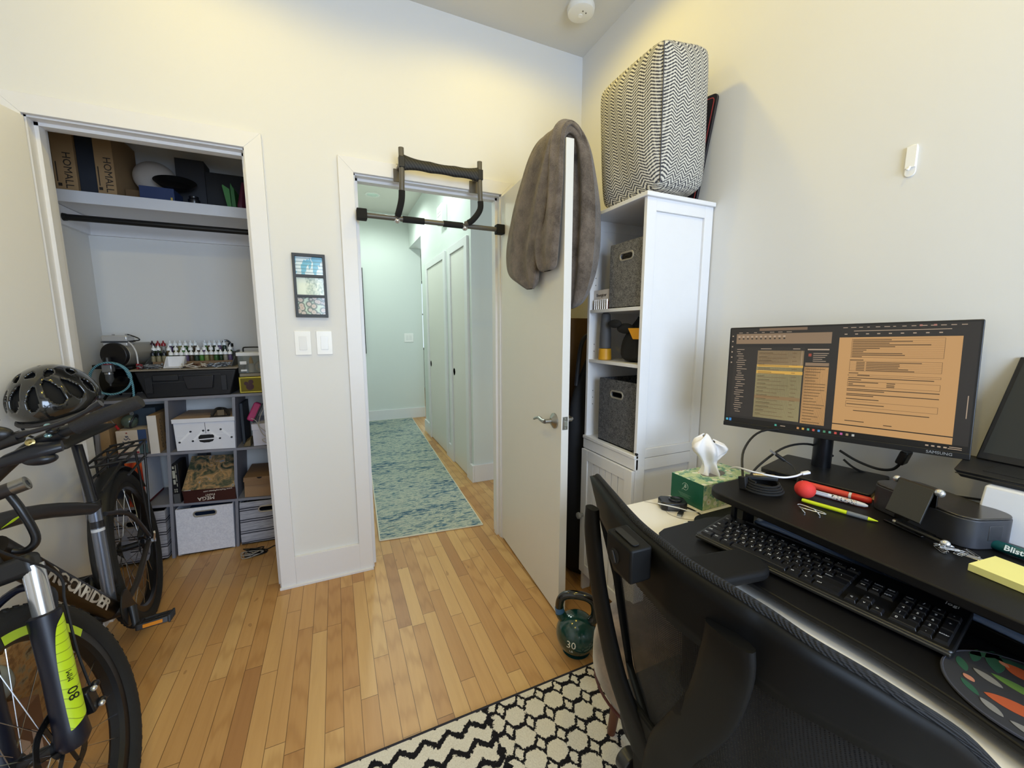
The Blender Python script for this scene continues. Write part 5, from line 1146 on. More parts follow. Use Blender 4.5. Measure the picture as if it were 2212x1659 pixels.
# cockpit
BC = HT1 + axu*.030 + V((.0, -.045, .0)); E_ = V((-.449, 1.25, 1.124)); E2 = V((-1.075, 1.262, .875))
part('stem', MB().tube([HT1, HT1 + axu*.045], .018, 16).tube([HT1 + axu*.032, BC], .017, 16).tube([BC - V((.022, 0, .004)), BC + V((.022, 0, .004))], .021, 16), BKP, bk)
BL = cr([BC, BC + V((.045, 0, .012)), V((-.655, 1.248, 1.030)), V((-.575, 1.25, 1.070)), E_], 6); BR2 = cr([BC, BC + V((-.045, 0, -.012)), V((-.875, 1.25, .945)), V((-.95, 1.255, .920)), E2], 6)
part('handlebar', MB().tube(BL, [.0159]*6 + [.013]*13 + [.011]*6, 14).tube(BR2, [.0159]*6 + [.013]*13 + [.011]*6, 14), BKP, bk)
def grip(P, e, nm='grip'):
    n = N('rubber_grip'); co, x, y, z = n.xyz(); n.col(lin('#1d1b1b')); n.set(rough=.8); n.bump(n.noise(co, 700, 2), .6, .002)
    part(nm, MB().tube([P, P + (e-P)*.03, e - (e-P)*.02, e + (e-P).normalized()*.004], [.019, .0165, .0165, .0150], 20), n.mat, bk)
grip(BL[-1] + (BL[-4] - BL[-1]).normalized()*.132, E_); grip(BR2[-1] + (BR2[-4] - BR2[-1]).normalized()*.132, E2)
gs = BL[-1] + (BL[-4] - BL[-1]).normalized()*.150; bd = (E_ - gs).normalized()
part('lever_clamp', MB().tube([gs - bd*.022, gs - bd*.006], .0185, 16).ell(tuple(gs + V((-.012, -.022, .006))), (.010, .012, .008)), BKP, bk)
part('clamp_bolt', MB().ell(tuple(gs + V((-.014, -.030, .020))), (.0068, .005, .005)).ell(tuple(gs + V((-.016, -.030, -.003))), (.0068, .005, .0055)), M('#8fb9c4', .15, .9), bk)
part('brass_bolt', MB().lathe([(0, 0), (.008, 0), (.008, .004), (.004, .005), (0, .003)], frz(gs + V((-.048, -.026, -.016)), (.3, -.9, .3), (0, 0, 1)), 14), M('#b6a36a', .3, .9), bk)
LV = cr([gs + V((-.075, -.030, .0)), gs + V((-.03, -.040, .012)), gs + V((.03, -.042, .032)), gs + V((.085, -.040, .066))], 6)
part('brake_lever', MB().tube(LV, [.009]*5 + [.006]*7 + [.0062]*4 + [.0095]*3, 12, sq=.8), M('#2a2b30', .2, .6), bk)
part('lever_body', MB().tube([gs + V((-.13, -.02, -.028)), gs + V((-.105, -.025, -.016)), gs + V((-.06, -.03, -.0))], [.008, .016, .015], 14, sq=.8).ell(tuple(gs + V((-.105, -.03, .008))), (.036, .016, .020)), BKP, bk)
part('shifter', MB().tube([gs + V((-.115, -.03, -.064)), gs + V((-.085, -.032, -.050)), gs + V((-.04, -.03, -.036)), gs + V((.0, -.02, -.030))], [.008, .015, .022, .014], 14, sq=.7).ell(tuple(gs + V((-.035, -.03, -.055))), (.030, .018, .014)), M('#191b22', .35, .2), bk)
part('shifter_barrel', MB().tube([gs + V((-.15, -.036, -.078)), gs + V((-.115, -.032, -.064))], [.0055, .0085], 12), M('#1c2236', .4), bk)
CB = M('#101114', .5)
part('cable', MB().tube(cr([gs + V((-.15, -.036, -.078)), gs + V((-.20, -.045, -.10)), gs + V((-.26, -.03, -.115)), HT1 + V((-.04, -.05, .02)), HT1 + V((-.03, 0, -.06)), dt0 + V((.034, .04, -.035)), dt0*.6+BBp*.4 + V((.036, 0, -.02))], 6), .0026, 6), CB, bk)
part('brake_hose', MB().tube(cr([gs + V((-.13, -.02, -.028)), gs + V((-.19, -.05, -.05)), LT + V((-.03, -.08, .12)), LT + V((.036, .0, -.02)), LT*.75 + LB*.25 + V((.030, .018, 0)), LT*.45 + LB*.55 + V((.030, .020, 0)), LT*.22 + LB*.78 + V((.030, .034, 0))], 6), .0028, 6), CB, bk)
part('bell_mount', MB().bar(gs + V((-.16, -.01, .022)), gs + V((-.105, -.012, .046)), .022, .026), BLACK, bk, bevel=.003)

# u-lock hooked on the frame beside the head tube
ul = empty('u_lock', (-.73, 1.33, .77), 'black u-shaped bike lock with a round keyhole end by the head tube', 'bike lock')
K0, K1 = V((-.716, 1.335, .925)), V((-.90, 1.30, .862))
part('crossbar', MB().tube([K1, K0], .0165, 18), M('#2a2320', .45), ul)
kd = (K0-K1).normalized()
part('end_cap', MB().lathe([(.0172, 0), (.0172, .006), (.013, .008), (.010, .0072), (0, .0072)], frz(K0, kd, (0, 0, 1)), 20).tube([K0 - kd*.02, K0], .0170, 18), M('#8d8a84', .3, .9), ul)
part('keyhole', MB().box(-.0015, .0015, -.006, .006, .0068, .0085, frz(K0, kd, (0, 0, 1))), BLACK, ul)
SHK = cr([K0 - kd*.028 + V((0, 0, -.010)), V((-.722, 1.325, .86)), V((-.706, 1.325, .79)), V((-.718, 1.32, .763)), V((-.745, 1.32, .764)), V((-.80, 1.31, .80)), V((-.875, 1.30, .845))], 6)
part('shackle', MB().tube(SHK, .0088, 12), M('#121214', .35), ul)
# helmet on the saddle
he = empty('bicycle_helmet', (-.930, 1.93, .985), 'glossy black vented bicycle helmet resting on the bike saddle', 'helmet')
HC = V((-.915, 1.925, 1.048)); Hr = (.112, .145, .132)
Fh_ = Matrix.Translation(HC) @ Matrix.Rotation(radians(6), 4, 'Z') @ Matrix.Rotation(radians(-10), 4, 'Y') @ Matrix.Rotation(radians(8), 4, 'X')
vents = [(0, 22, 6, 19, -18), (-27, 26, 8, 22, -28), (27, 27, 8, 22, 18), (-52, 20, 6, 17, -20), (54, 24, 7, 19, 22), (-76, 14, 5, 13, -12), (80, 20, 6, 14, 10), (-4, 62, 11, 8, 0), (-44, 58, 13, 7, -18), (40, 60, 12, 7, 18), (-84, 46, 12, 7, -10), (84, 50, 12, 7, 10), (120, 30, 7, 18, 0), (-120, 30, 7, 18, 0), (165, 35, 8, 20, 0), (-165, 35, 8, 20, 0)]
def inv(az, el):
    for (a, e, da, de, tl) in vents:
        x = (az-a+180) % 360 - 180; y = el-e; x2 = x*cos(radians(tl)) + y*sin(radians(tl))*.8; y2 = -x*sin(radians(tl)) + y*cos(radians(tl))
        k = 1 if y2 > 0 else .8
        if (x2/(da*(1.25-.35*y2/de)))**2 + (y2/de)**2 < 1: return True
    return False
NA, NE = 150, 58
vs = []; fs = []
for j in range(NE+1):
    el = -26 + 114*j/NE
    for i in range(NA):
        az = 360*i/NA; a = radians(az); e = radians(el); rr = 1 + .012*cos(4*a)*cos(e)
        x = Hr[0]*cos(e)*sin(a)*rr; y = -Hr[1]*cos(e)*cos(a)*rr; z = Hr[2]*sin(e) if el > 0 else Hr[2]*sin(e)*.62
        if el < 0: x *= 1+.05*(el/26); y *= 1+.03*(el/26)
        vs.append(Fh_ @ V((x, y, z)))
for j in range(NE):
    for i in range(NA):
        if not inv(360*(i+.5)/NA, -26 + 114*(j+.5)/NE): fs.append((j*NA+i, j*NA+(i+1) % NA, (j+1)*NA+(i+1) % NA, (j+1)*NA+i))
n = N('carbon_gloss'); co, x, y, z = n.xyz(); f = n.m('FRACT', n.m('MULTIPLY', n.m('ADD', x, n.m('MULTIPLY', z, .9)), 330)); g = n.m('FRACT', n.m('MULTIPLY', n.m('SUBTRACT', x, n.m('MULTIPLY', z, .9)), 330))
mk = n.m('MULTIPLY', n.m('LESS_THAN', n.m('ABSOLUTE', n.m('ADD', x, .0)), .05), n.m('LESS_THAN', z, .09)); n.col(n.mix(n.m('MULTIPLY', n.m('MULTIPLY', n.m('GREATER_THAN', f, .5), n.m('GREATER_THAN', g, .5)), mk), lin('#1b1c1d'), lin('#4b4b48'))); n.set(rough=.13, coat=.6)
o = part('shell', MB().add(vs, fs), n.mat, he, smooth=50); solid(o, .010, -1)
def lin_(k): return [Hr[0]*k, Hr[1]*k, Hr[2]*k]
m = MB()
def dome(uu, vv):
    a = 2*pi*uu; e = radians(-24 + 113.9*vv); return Fh_ @ V((Hr[0]*.87*cos(e)*sin(a), -Hr[1]*.88*cos(e)*cos(a), Hr[2]*.87*sin(e) if e > 0 else Hr[2]*.5*sin(e)))
m.grid(dome, 40, 16, cu=True); o = part('foam_liner', m, M('#0c0c0d', .9), he, smooth=180); solid(o, .012, -1)
part('rim_band', MB().tube([Fh_ @ V((Hr[0]*.90*sin(2*pi*k/48), -Hr[1]*.92*cos(2*pi*k/48), -.040)) for k in range(48)], .0075, 8, closed=True), M('#2a292a', .6), he)
part('chin_strap', MB().tube(cr([Fh_ @ V((-.09, -.05, -.04)), Fh_ @ V((-.075, -.07, -.085)), Fh_ @ V((-.03, -.09, -.10)), Fh_ @ V((.02, -.08, -.07))], 5), .004, 6), BLKM, he)

# things on the floor behind the bicycle
random.seed(9)
n = N('kraft_paper_print'); co, x, y, z = n.xyz(); n.col(n.ramp(n.noise(n.vec(x, y, n.m('MULTIPLY', z, 2)), 22, 4, .6), [(.36, lin('#7d5c3a')), (.5, lin('#a88355')), (.62, lin('#8b8068')), (.72, lin('#5a4630'))])); n.set(rough=.75)
pg = empty('paper_bag', (-1.01, 1.66, 0), 'crumpled printed paper bag on the floor behind the front wheel', 'bag')
def pbf(uu, vv):
    a = 2*pi*uu; r = 1 + .06*sin(5*a+vv*7); sx, sy = cos(a), sin(a); q = max(abs(sx), abs(sy)); return (-1.01 + .075*sx/q*r*(1-.1*vv), 1.66 + .10*sy/q*r*(1-.06*vv), .001 + .36*vv + .012*sin(9*a)*vv)
o = part('paper', MB().grid(pbf, 48, 9, cu=True), n.mat, pg, smooth=40); solid(o, .003)
part('plastic_wrap', MB().ell((-.965, 1.555, .27), (.04, .03, .06)), M('#8e9490', .12), pg)
bx_ = boxthing('cardboard_box', -1.06, -.86, 1.30, 1.52, 0, .23, M('#6b4a33', .8), 'brown box with a pale geometric print, on the floor behind the front wheel', 'box')
m = MB()
for k in range(5): m.prism([(0, 0), (.03, .04), (.03, .13), (0, .09)], fr((-.859, 1.50-.042*k, .03+.012*(k % 2)), (0, -1, 0), (0, 0, 1)), .0006)
part('printed_pattern', m, M('#b39a86', .7), bx_)

# ------------------------------------------------------------------ desk and monitor riser
DT = .740
DY1 = .955
dk = empty('desk', (1.06, .25, 0), 'white desk along the right wall carrying the black riser', 'desk')
part('desktop', MB().box(.715, 1.400, -.55, DY1, DT-.028, DT), M('#efe9df', .35, var=.01), dk, bevel=.003)
for (a, b) in ((.790, .860), (1.355, .905), (.790, -.5), (1.355, -.5)): part('leg', MB().box(a, a+.04, b, b+.04, 0.0125 if a < 1.15 and b < .9 else 0, DT-.028), M('#e9e4da', .4), dk, bevel=.002)
part('apron', MB().box(.800, .820, -.45, .860, DT-.085, DT-.028), M('#e9e4da', .4), dk)
RB_ = M('#0c0b0c', .45, bump=.08, bs=600, var=.15, spec=.28); RB2 = M('#080809', .5, spec=.3)
def sl(x0, x1, y0, y1, z0, z1, r, n=8): return MB().prism(rrect(x0, x1, y0, y1, r, n), fr((0, 0, z0), (1, 0, 0), (0, 1, 0)), z1-z0)
rs = empty('monitor_riser', (1.13, .32, DT), 'black two-level desk riser with a keyboard tray', 'desk riser')
part('top_platform', sl(.886, 1.385, -.12, .722, .861, .880, .055), RB_, rs, bevel=.003)
part('base_platform', sl(.905, 1.375, -.10, .790, DT+.0005, DT+.014, .06), RB2, rs, bevel=.002)
m = MB().prism([(.985, -.16)] + [(.985-.05+.05*cos(radians(t)), .742-.05+.05*sin(radians(t))) for t in (0, 30, 60, 90)] + [(.775, .742), (.748, .732), (.732, .712), (.722, .68), (.722, .615), (.735, .575), (.762, .545), (.772, .50), (.776, .40), (.785, .30), (.786, .24), (.781, .19), (.768, .13), (.755, .06), (.75, -.16)], fr((0, 0, .7615), (1, 0, 0), (0, 1, 0)), .013)
part('keyboard_tray', m, RB_, rs, bevel=.003)
for y in (.655, -.05):
    part('support_arm', MB().bar((.985, y, .766), (.985, y, .862), .030, .012, up=(0, 1, 0)).bar((.955, y+.02, .766), (.955, y+.02, .862), .012, .010, up=(0, 1, 0)), RB2, rs, bevel=.001)
    part('support_arm', MB().bar((1.30, y, DT+.014), (1.03, y, .861), .028, .008, up=(0, 1, 0)).bar((1.03, y-.012, DT+.014), (1.30, y-.012, .861), .028, .008, up=(0, 1, 0)), RB2, rs, bevel=.001)
part('cross_beam', MB().box(1.02, 1.05, -.05, .655, DT+.014, DT+.04), RB2, rs, bevel=.002)
pb2 = tag(part('bluish_sheet', MB().grid(lambda u, v: (.985 + .10*v + .02*sin(3*u), .12 + .52*u, DT+.058 + .012*sin(9*u)*sin(5*v) + .012*v), 30, 10), M('#6b7ea0', .3), smooth=180), 'crumpled bluish sheet lying under the riser behind the keyboard', 'pouch')  # thin rippled bluish sheet between riser base and keyboard
solid(pb2, .008)
part_ = None

# monitor
mo = empty('monitor', (1.28, .63, .880), 'flat black widescreen monitor showing email and a document', 'monitor')
bl, br, tl = V((1.174, .892, .985)), V((1.316, .372, 1.003)), V((1.195, .909, 1.306))
mx = (br-bl).normalized(); my = (tl-bl); my = (my - mx*my.dot(mx)).normalized(); mz = mx.cross(my)
if mz.x > 0: mz = -mz
FMn = Matrix(((mx.x, my.x, mz.x, bl.x), (mx.y, my.y, mz.y, bl.y), (mx.z, my.z, mz.z, bl.z), (0, 0, 0, 1)))
def Fo(dz): return FMn @ Matrix.Translation((0, 0, dz))
MW, MH = .541, .322
BZ = M('#151517', .35)
part('housing', MB().prism(rrect(0, MW, 0, MH, .004), Fo(-.012), .012), BZ, mo, bevel=.0015)
part('back_shell', MB().prism(rrect(.06, MW-.06, .02, MH-.07, .02), Fo(-.040), .028), BZ, mo, bevel=.008)
part('chin', MB().prism(rrect(.0, MW, .0, .014, .002), Fo(.0002), .0025), M('#101012', .4), mo, bevel=.001)
SC = dict(dark='#2d2a28', dark2='#34302d', rib='#8f775e', page='#c89a64', list_='#9c9068', sel='#8f7450', yel='#d9aa50', ink='#4c3a28', lt='#b59f88', line='#6c5237', blk='#141210', search='#7b6450', top='#9a8462')
m = MB(); mats = {}; ml = []
def q(c, x0, y0, x1, y1, dz=.0):
    if c not in mats: mats[c] = len(ml); ml.append(EM(SC.get(c, c), .86))
    m.mat(mats[c]); F = Fo(.0006+dz); m.add([F @ V((x0, y0, 0)), F @ V((x1, y0, 0)), F @ V((x1, y1, 0)), F @ V((x0, y1, 0))], [(0, 1, 2, 3)])
L1, L2, L3, L4 = .0002, .0004, .0006, .0008
random.seed(42)
q('dark', .005, .015, .536, .317)
q('dark2', .018, .037, .268, .258, L1); q('blk', .005, .015, .536, .030, L1)
q('search', .087, .309, .211, .317, L1)
for k in range(7): q('lt', .028+.022*k, .3035, .028+.022*k+random.uniform(.006, .014), .3050, L1)
q('rib', .022, .269, .269, .3005, L1)
for k in range(11): q('dark2', .028+.0125*k, .283, .033+.0125*k, .287, L2); q('lt', .027+.0125*k, .289, .033+.0125*k, .294, L2)
for k in range(30):
    y_ = .250 - .0069*k; x_ = .026 + random.choice((0, .003, .003, .006)); q('lt', x_, y_, x_+random.uniform(.010, .030), y_+.0016, L2)
q('dark', .006, .04, .016, .30, L1)
for k in range(6): q('lt', .009, .292-.017*k, .013, .296-.017*k, L2)
q('top', .087, .205, .208, .248, L1); q('list_', .086, .039, .207, .205, L1); q('yel', .088, .198, .208, .2045, L2); q('yel', .087, .177, .208, .1865, L2); q('sel', .086, .099, .207, .109, L2)
for k in range(17):
    y_ = .240 - .0118*k; q('ink', .091, y_, .091+random.uniform(.015, .04), y_+.0014, L3); q('line', .091, y_-.0036, .091+random.uniform(.05, .085), y_-.0024, L3); q('line', .180, y_, .180+random.uniform(.008, .018), y_+.0014, L3)
q('lt', .2025, .205, .2035, .248, L2); q('lt', .095, .2525, .124, .2545, L2); q('lt', .18, .2525, .198, .2545, L2)
q('dark', .209, .203, .268, .268, L2); q('lt', .216, .250, .266, .2535, L3); q('#a04a38', .219, .232, .226, .240, L3)
for k in range(5): q('lt', .230, .240-.0055*k, .230+random.uniform(.02, .036), .2416-.0055*k, L3)
q('rib', .213, .205, .268, .214, L3); q('page', .211, .037, .268, .202, L1)
for k in range(19): y_ = .195 - .0085*k; q('ink', .215, y_, .215+random.uniform(.02, .05), y_+.0015, L2)
q('dark', .2695, .030, .536, .317, L1); q('page', .286, .030, .511, .285, L2)
q('blk', .286, .0465, .511, .0490, L3)
for k in range(14): q('lt', .292+.0165*k, .3105, .292+.0165*k+random.uniform(.004, .011), .3122, L2)
q('#b1776a', .438, .310, .443, .314, L3); q('#b1776a', .462, .310, .467, .314, L3)
q('lt', .315, .3010, .492, .3026, L2)
for k in range(9): q('lt', .296+.022*k, .2925, .302+.022*k, .2950, L2)
def frame_(x0, y0, x1, y1, t=.0007):
    q('line', x0, y0, x1, y0+t, L3); q('line', x0, y1-t, x1, y1, L3); q('line', x0, y0, x0+t, y1, L3); q('line', x1-t, y0, x1, y1, L3)
frame_(.313, .231, .484, .281); frame_(.312, .195, .483, .222); frame_(.311, .181, .483, .186); frame_(.311, .153, .483, .168); frame_(.311, .098, .483, .114)
for k in range(11): y_ = .2765-.0044*k; q('line', .313, y_-.0016, .484, y_-.0012, L3); q('ink', .315, y_, .315+random.uniform(.02, .16), y_+.0019, L4)
for k in range(6): y_ = .2175-.0042*k; q('line', .312, y_-.0015, .483, y_-.0011, L3); q('ink', .326, y_, .343, y_+.0018, L4); q('ink', .346, y_, .346+random.uniform(.06, .12), y_+.0018, L4)
for (x_, y_, w_) in ((.312, .2235, .028), (.312, .1885, .02), (.33, .183, .025), (.312, .1755, .16), (.311, .1705, .028), (.313, .1640, .06), (.313, .1590, .01), (.313, .1550, .035), (.389, .1640, .016), (.389, .1590, .015), (.389, .1550, .015), (.311, .1455, .172), (.311, .1415, .075), (.311, .1325, .172), (.311, .1285, .055), (.311, .1190, .066), (.313, .1050, .075), (.328, .0880, .142), (.312, .0590, .040), (.390, .0560, .016)):
    q('ink', x_, y_, x_+w_, y_+.0021, L4)
q('lt', .5275, .094, .529, .147, L2)
icons = ['#5aa9c9', '#c08a5a', '#caa04a', '#5a9f8c', '#c2574a', '#4f8fbf', '#4f8f6a', '#5f9a8f', '#c94f45', '#b95a8f', '#a08a6a', '#b8b8b0']
for k, c in enumerate(icons[1:]): q(c, .205+.0125*k, .0185, .2105+.0125*k, .0245, L2)
q('#3f86c9', .0165, .0175, .0235, .0265, L2); q('#5ab0c4', .007, .0185, .0135, .0255, L2); q('#4fae9a', .148, .019, .1535, .0245, L2); q('lt', .163, .0205, .176, .0225, L2)
for k in range(4): q('lt', .468+.010*k, .020, .4735+.010*k, .0232, L2)
q('lt', .507, .0235, .527, .0250, L2); q('lt', .505, .0195, .527, .0210, L2)
o = part('screen', m, ml, mo, smooth=0)
part('lettering', MB().text('SAMSUNG', .0095, FMn @ Matrix.Translation((.492, .0068, .003)), .0002), M('#b9bcc0', .35, .6), mo)
part('stand_pole', MB().cyl((1.318, .668, .892), (1.318, .668, 1.20), .024, n=28), M('#17181c', .32, .3), mo)
part('pole_mount', MB().bar((1.318, .668, 1.16), tuple(FMn @ V((.27, .18, -.036))), .06, .06), BZ, mo, bevel=.004)
part('stand_base', MB().prism(rrect(-.105, .105, -.125, .125, .008), Matrix.Translation((1.268, .635, .8805)) @ Matrix.Rotation(radians(13), 4, 'Z'), .013), M('#141416', .4), mo, bevel=.002)

# laptop on a white box
wbx = tag(part('white_box', MB().hexa([(1.190, .318, .8805), (1.190, -.06, .8805), (1.400, -.06, .8805), (1.400, .318, .8805)], [(1.200, .312, .985), (1.200, -.06, .985), (1.400, -.06, .985), (1.400, .312, .985)]), M('#e9ebf2', .45), bevel=.004), 'plain white box on the riser beneath the laptop', 'box')
lt = empty('laptop', (1.30, .17, .986), 'open black laptop at the right edge on the white box', 'laptop')
part('base', MB().hexa([(1.215, .352, .9865), (1.225, .0, .9865), (1.388, .0, .9865), (1.372, .385, .9865)], [(1.208, .362, 1.002), (1.218, .0, 1.002), (1.388, .0, 1.002), (1.378, .395, 1.002)]), M('#161618', .5), lt, bevel=.002)
part('base_trim', MB().bar((1.2065, .358, .9955), (1.2165, .0, .9955), .002, .002), M('#5a554c', .3, .7), lt)
LF = frz((1.352, .372, 1.006), (-.97, 0, .24), (.28, -.02, .96))
LF = Matrix(((0, .262, -.965, 1.350), (-1, -.10, 0, .372), (0, .960, .262, 1.004), (0, 0, 0, 1)))
part('lid', MB().prism([(0, 0), (.36, 0), (.36, .245), (0, .245)], LF @ Matrix.Translation((0, 0, -.008)), .008), M('#151517', .45), lt, bevel=.002)
part('screen', MB().prism([(.008, .016), (.352, .016), (.352, .238), (.008, .238)], LF, .0006), EM('#262a29', .8), lt)
part('screen_window', MB().prism([(.075, .030), (.34, .030), (.34, .21), (.075, .21)], LF @ Matrix.Translation((0, 0, .0007)), .0004), EM('#8b9470', .8), lt)
part('keyboard_area', MB().box(1.245, 1.335, .03, .33, 1.0021, 1.0030), M('#0e0e10', .6), lt)

# keyboard
kx_ = V((.062, -.428, 0)).normalized(); ky_ = V((-kx_.y, kx_.x, 0)); ky_ = ky_ if ky_.x > 0 else -ky_
ky_ = (ky_ + V((0, 0, .085))).normalized(); kz_ = kx_.cross(ky_); kz_ = kz_ if kz_.z > 0 else -kz_
KO = V((.806, .668, .7795)); KF = Matrix(((kx_.x, ky_.x, kz_.x, KO.x), (kx_.y, ky_.y, kz_.y, KO.y), (kx_.z, ky_.z, kz_.z, KO.z), (0, 0, 0, 1)))
kbd = empty('keyboard', tuple(KF @ V((.22, .07, 0))), 'black full-size wireless keyboard on the riser tray', 'keyboard')
part('case', MB().prism(rrect(0, .444, 0, .150, .008), KF, .012), M('#141415', .35), kbd, bevel=.003)
part('palm_edge', MB().box(.002, .442, -.003, .006, .002, .009, KF), M('#2e2c28', .35), kbd, bevel=.002)
part('top_strip', MB().box(.05, .27, .1425, .1475, .012, .0128, KF), M('#3c3c40', .3), kbd)
part('lettering', MB().text('logi', .013, KF @ Matrix.Translation((.418, .137, .0124)), .0002), M('#dcdcdc', .4), kbd)
rows = [(['esc', 'F1', 'F2', 'F3', 'F4', 'F5', 'F6', 'F7', 'F8', 'F9', 'F10', 'F11', 'F12'], [1.1]*13, .0125),
        (list('`1234567890-=') + ['<-'], [1]*13+[2], 0), (['tab'] + list('QWERTYUIOP[]') + ['\\'], [1.5]+[1]*12+[1.5], 0),
        (['caps'] + list("ASDFGHJKL;'") + ['enter'], [1.75]+[1]*11+[2.25], 0), (['shift'] + list('ZXCVBNM,./') + ['shift'], [2.25]+[1]*10+[2.75], 0), (['ctrl', 'win', 'alt', '', 'alt', 'fn', 'ctrl'], [1.4, 1.2, 1.3, 6.2, 1.3, 1.2, 2.4], 0)]
KEY = M('#17171a', .42, var=.1); LEG = M('#e6e6e6', .5)
P_ = .0188
def key(x, y, w, d, t):
    m = MB(); g = .0012
    m.hexa([KF @ V(p) for p in ((x+g*.5, y+g*.5, .012), (x+w-g*.5, y+g*.5, .012), (x+w-g*.5, y+d-g*.5, .012), (x+g*.5, y+d-g*.5, .012))],
           [KF @ V(p) for p in ((x+g+.0016, y+g+.0016, .0168), (x+w-g-.0016, y+g+.0016, .0168), (x+w-g-.0016, y+d-g-.001, .0172), (x+g+.0016, y+d-g-.001, .0172))])
    if t:
        m.mat(1); m.text(t, .0056 if len(t) > 1 else .0078, KF @ Matrix.Translation((x + min(w*.5, .009) , y+d*.56, .0173)), .00005)
    part('key', m, [KEY, LEG], kbd, bevel=.0006, smooth=0, bseg=1)
y0 = .010
for ri, (ks, ws, gp) in enumerate(rows):
    rd_ = P_ if ri else .0135; yy = y0 + (5-ri)*P_ + (.004 if ri == 0 else 0); xx = .008; tw_ = sum(ws); sc = (.285)/tw_
    for kname, w_ in zip(ks, ws): key(xx, yy, w_*sc, rd_, kname); xx += w_*sc
for r_, names in ((4, ('ins', 'home', 'pgup')), (3, ('del', 'end', 'pgdn'))):
    for c_, nm in enumerate(names): key(.299 + c_*P_, y0 + r_*P_, P_, P_, nm)
for c_, r_, nm in ((1, 1, '^'), (0, 0, '<'), (1, 0, 'v'), (2, 0, '>')): key(.299 + c_*P_, y0 + r_*P_, P_, P_, nm)
for r_, names in ((4, ('num', '/', '*', '-')), (3, '789'), (2, '456'), (1, '123')):
    for c_, nm in enumerate(names): key(.362 + c_*P_, y0 + r_*P_, P_, P_, nm)
key(.362+3*P_, y0+2*P_, P_, 2*P_, '+'); key(.362+3*P_, y0, P_, 2*P_, 'enter'); key(.362, y0, 2*P_, P_, '0'); key(.362+2*P_, y0, P_, P_, '.')

# mouse pad and mouse
mp = empty('mouse_pad', (.885, .150, .775), 'round black mouse pad printed with green and orange cactus leaves', 'mouse pad')
PC = V((.878, .142, .7752)); PR = .096
part('pad', MB().lathe([(0, 0), (PR, 0), (PR, .003), (0, .003)], Matrix.Translation(PC), 56), M('#26262a', .8), mp)
m = MB(); m.mat(0)
def leaf(cx, cy, L_, w_, ang, k, mm, n_=14):
    c_, s_ = cos(radians(ang)), sin(radians(ang)); pts = []
    for i in range(n_): t = i/(n_-1); pts.append((L_*(t-.5), w_*sin(pi*t)**.7))
    pts += [(a, -b) for a, b in pts[::-1][1:-1]]
    pts = [(cx + a*c_ - b*s_, cy + a*s_ + b*c_) for a, b in pts]
    mm.prism(pts, Matrix.Translation((PC.x, PC.y, PC.z+.0030+k*.0001)), .0003)
G1, G2, G3, OR, PK, GY = M('#1f4c36', .8), M('#51722f', .8), M('#375a3a', .8), M('#a64a22', .8), M('#b0745a', .8), M('#77746f', .8)
LFS = [(.050, .058, .060, .010, 20, 0), (.058, .070, .05, .007, 150, 0), (.040, .076, .04, .006, 10, 0), (-.002, .078, .035, .006, 30, 0), (.070, .045, .04, .006, 120, 0), (.052, .032, .040, .013, 70, 3), (-.040, .012, .062, .013, 100, 3), (-.005, .050, .036, .007, 70, 5), (-.030, .062, .016, .005, 60, 4), (.055, .050, .014, .004, 60, 4), (.010, .022, .060, .009, 85, 1), (-.032, -.018, .075, .016, 95, 2), (-.050, .055, .032, .005, 50, 0), (-.070, .028, .030, .006, 60, 5), (-.078, -.010, .04, .007, 85, 5), (.03, -.03, .06, .01, 60, 0), (.012, -.05, .05, .012, 20, 1)]
for mi_, mt in enumerate((G1, G2, G3, OR, PK, GY)):
    mm = MB()
    for (cx, cy, L_, w_, a_, k_) in LFS:
        if k_ == mi_: leaf(cx, cy, L_, w_, a_, mi_, mm)
    if mm.v: o = part('printed_leaves', mm, mt, mp, smooth=0); o['kind'] = 'stuff'
part('stitched_edge', MB().tube([(PC.x + PR*cos(2*pi*k/80), PC.y + PR*sin(2*pi*k/80), PC.z+.0018) for k in range(80)], .0021, 6, closed=True), M('#3a3b45', .9), mp)
ms = empty('mouse', (.92, .085, .779), 'black computer mouse at the right edge of the round pad', 'mouse')
part('body', MB().ell((.915, .072, .794), (.052, .031, .018)), M('#101012', .35), ms); part('wheel', MB().cyl((.945, .069, .808), (.945, .075, .808), .006, n=14), M('#2b2b2e', .5), ms)

# ------------------------------------------------------------------ small things on the riser
RZ = .8805
rbx = tag(part('foam_ball', MB().ell((1.060, .566, RZ+.0215), (.0225, .0225, .0215), nu=28, nv=18), M('#d8362f', .75, bump=.3, bs=500), smooth=180), 'small red foam ball on the black riser', 'ball')
mk_ = empty('marker', (1.205, .55, RZ), 'thick orange-red marker lying behind the red ball', 'marker')
a, b = V((1.135, .605, RZ+.0085)), V((1.165, .475, RZ+.0085)); d_ = (b-a).normalized()
part('barrel', MB().tube([a, a+d_*.090], .0082, 18), M('#dc4a38', .35), mk_); part('end_plug', MB().tube([a-d_*.010, a-d_*.0005], .0074, 18), M('#dfe4ec', .3), mk_)
part('white_ring', MB().tube([a+d_*.0905, a+d_*.096], .0080, 18), M('#e9e4e2', .35), mk_); part('cap', MB().tube([a+d_*.0965, a+d_*.130, a+d_*.134], [.0085, .0080, .0055], 18), M('#cf2f1f', .3), mk_)
pe = empty('pen', (1.12, .51, RZ), 'white pen with a patterned cap lying beside the orange-red marker', 'pen')
a, b = V((1.098, .590, RZ+.0065)), V((1.128, .468, RZ+.0065)); d_ = (b-a).normalized()
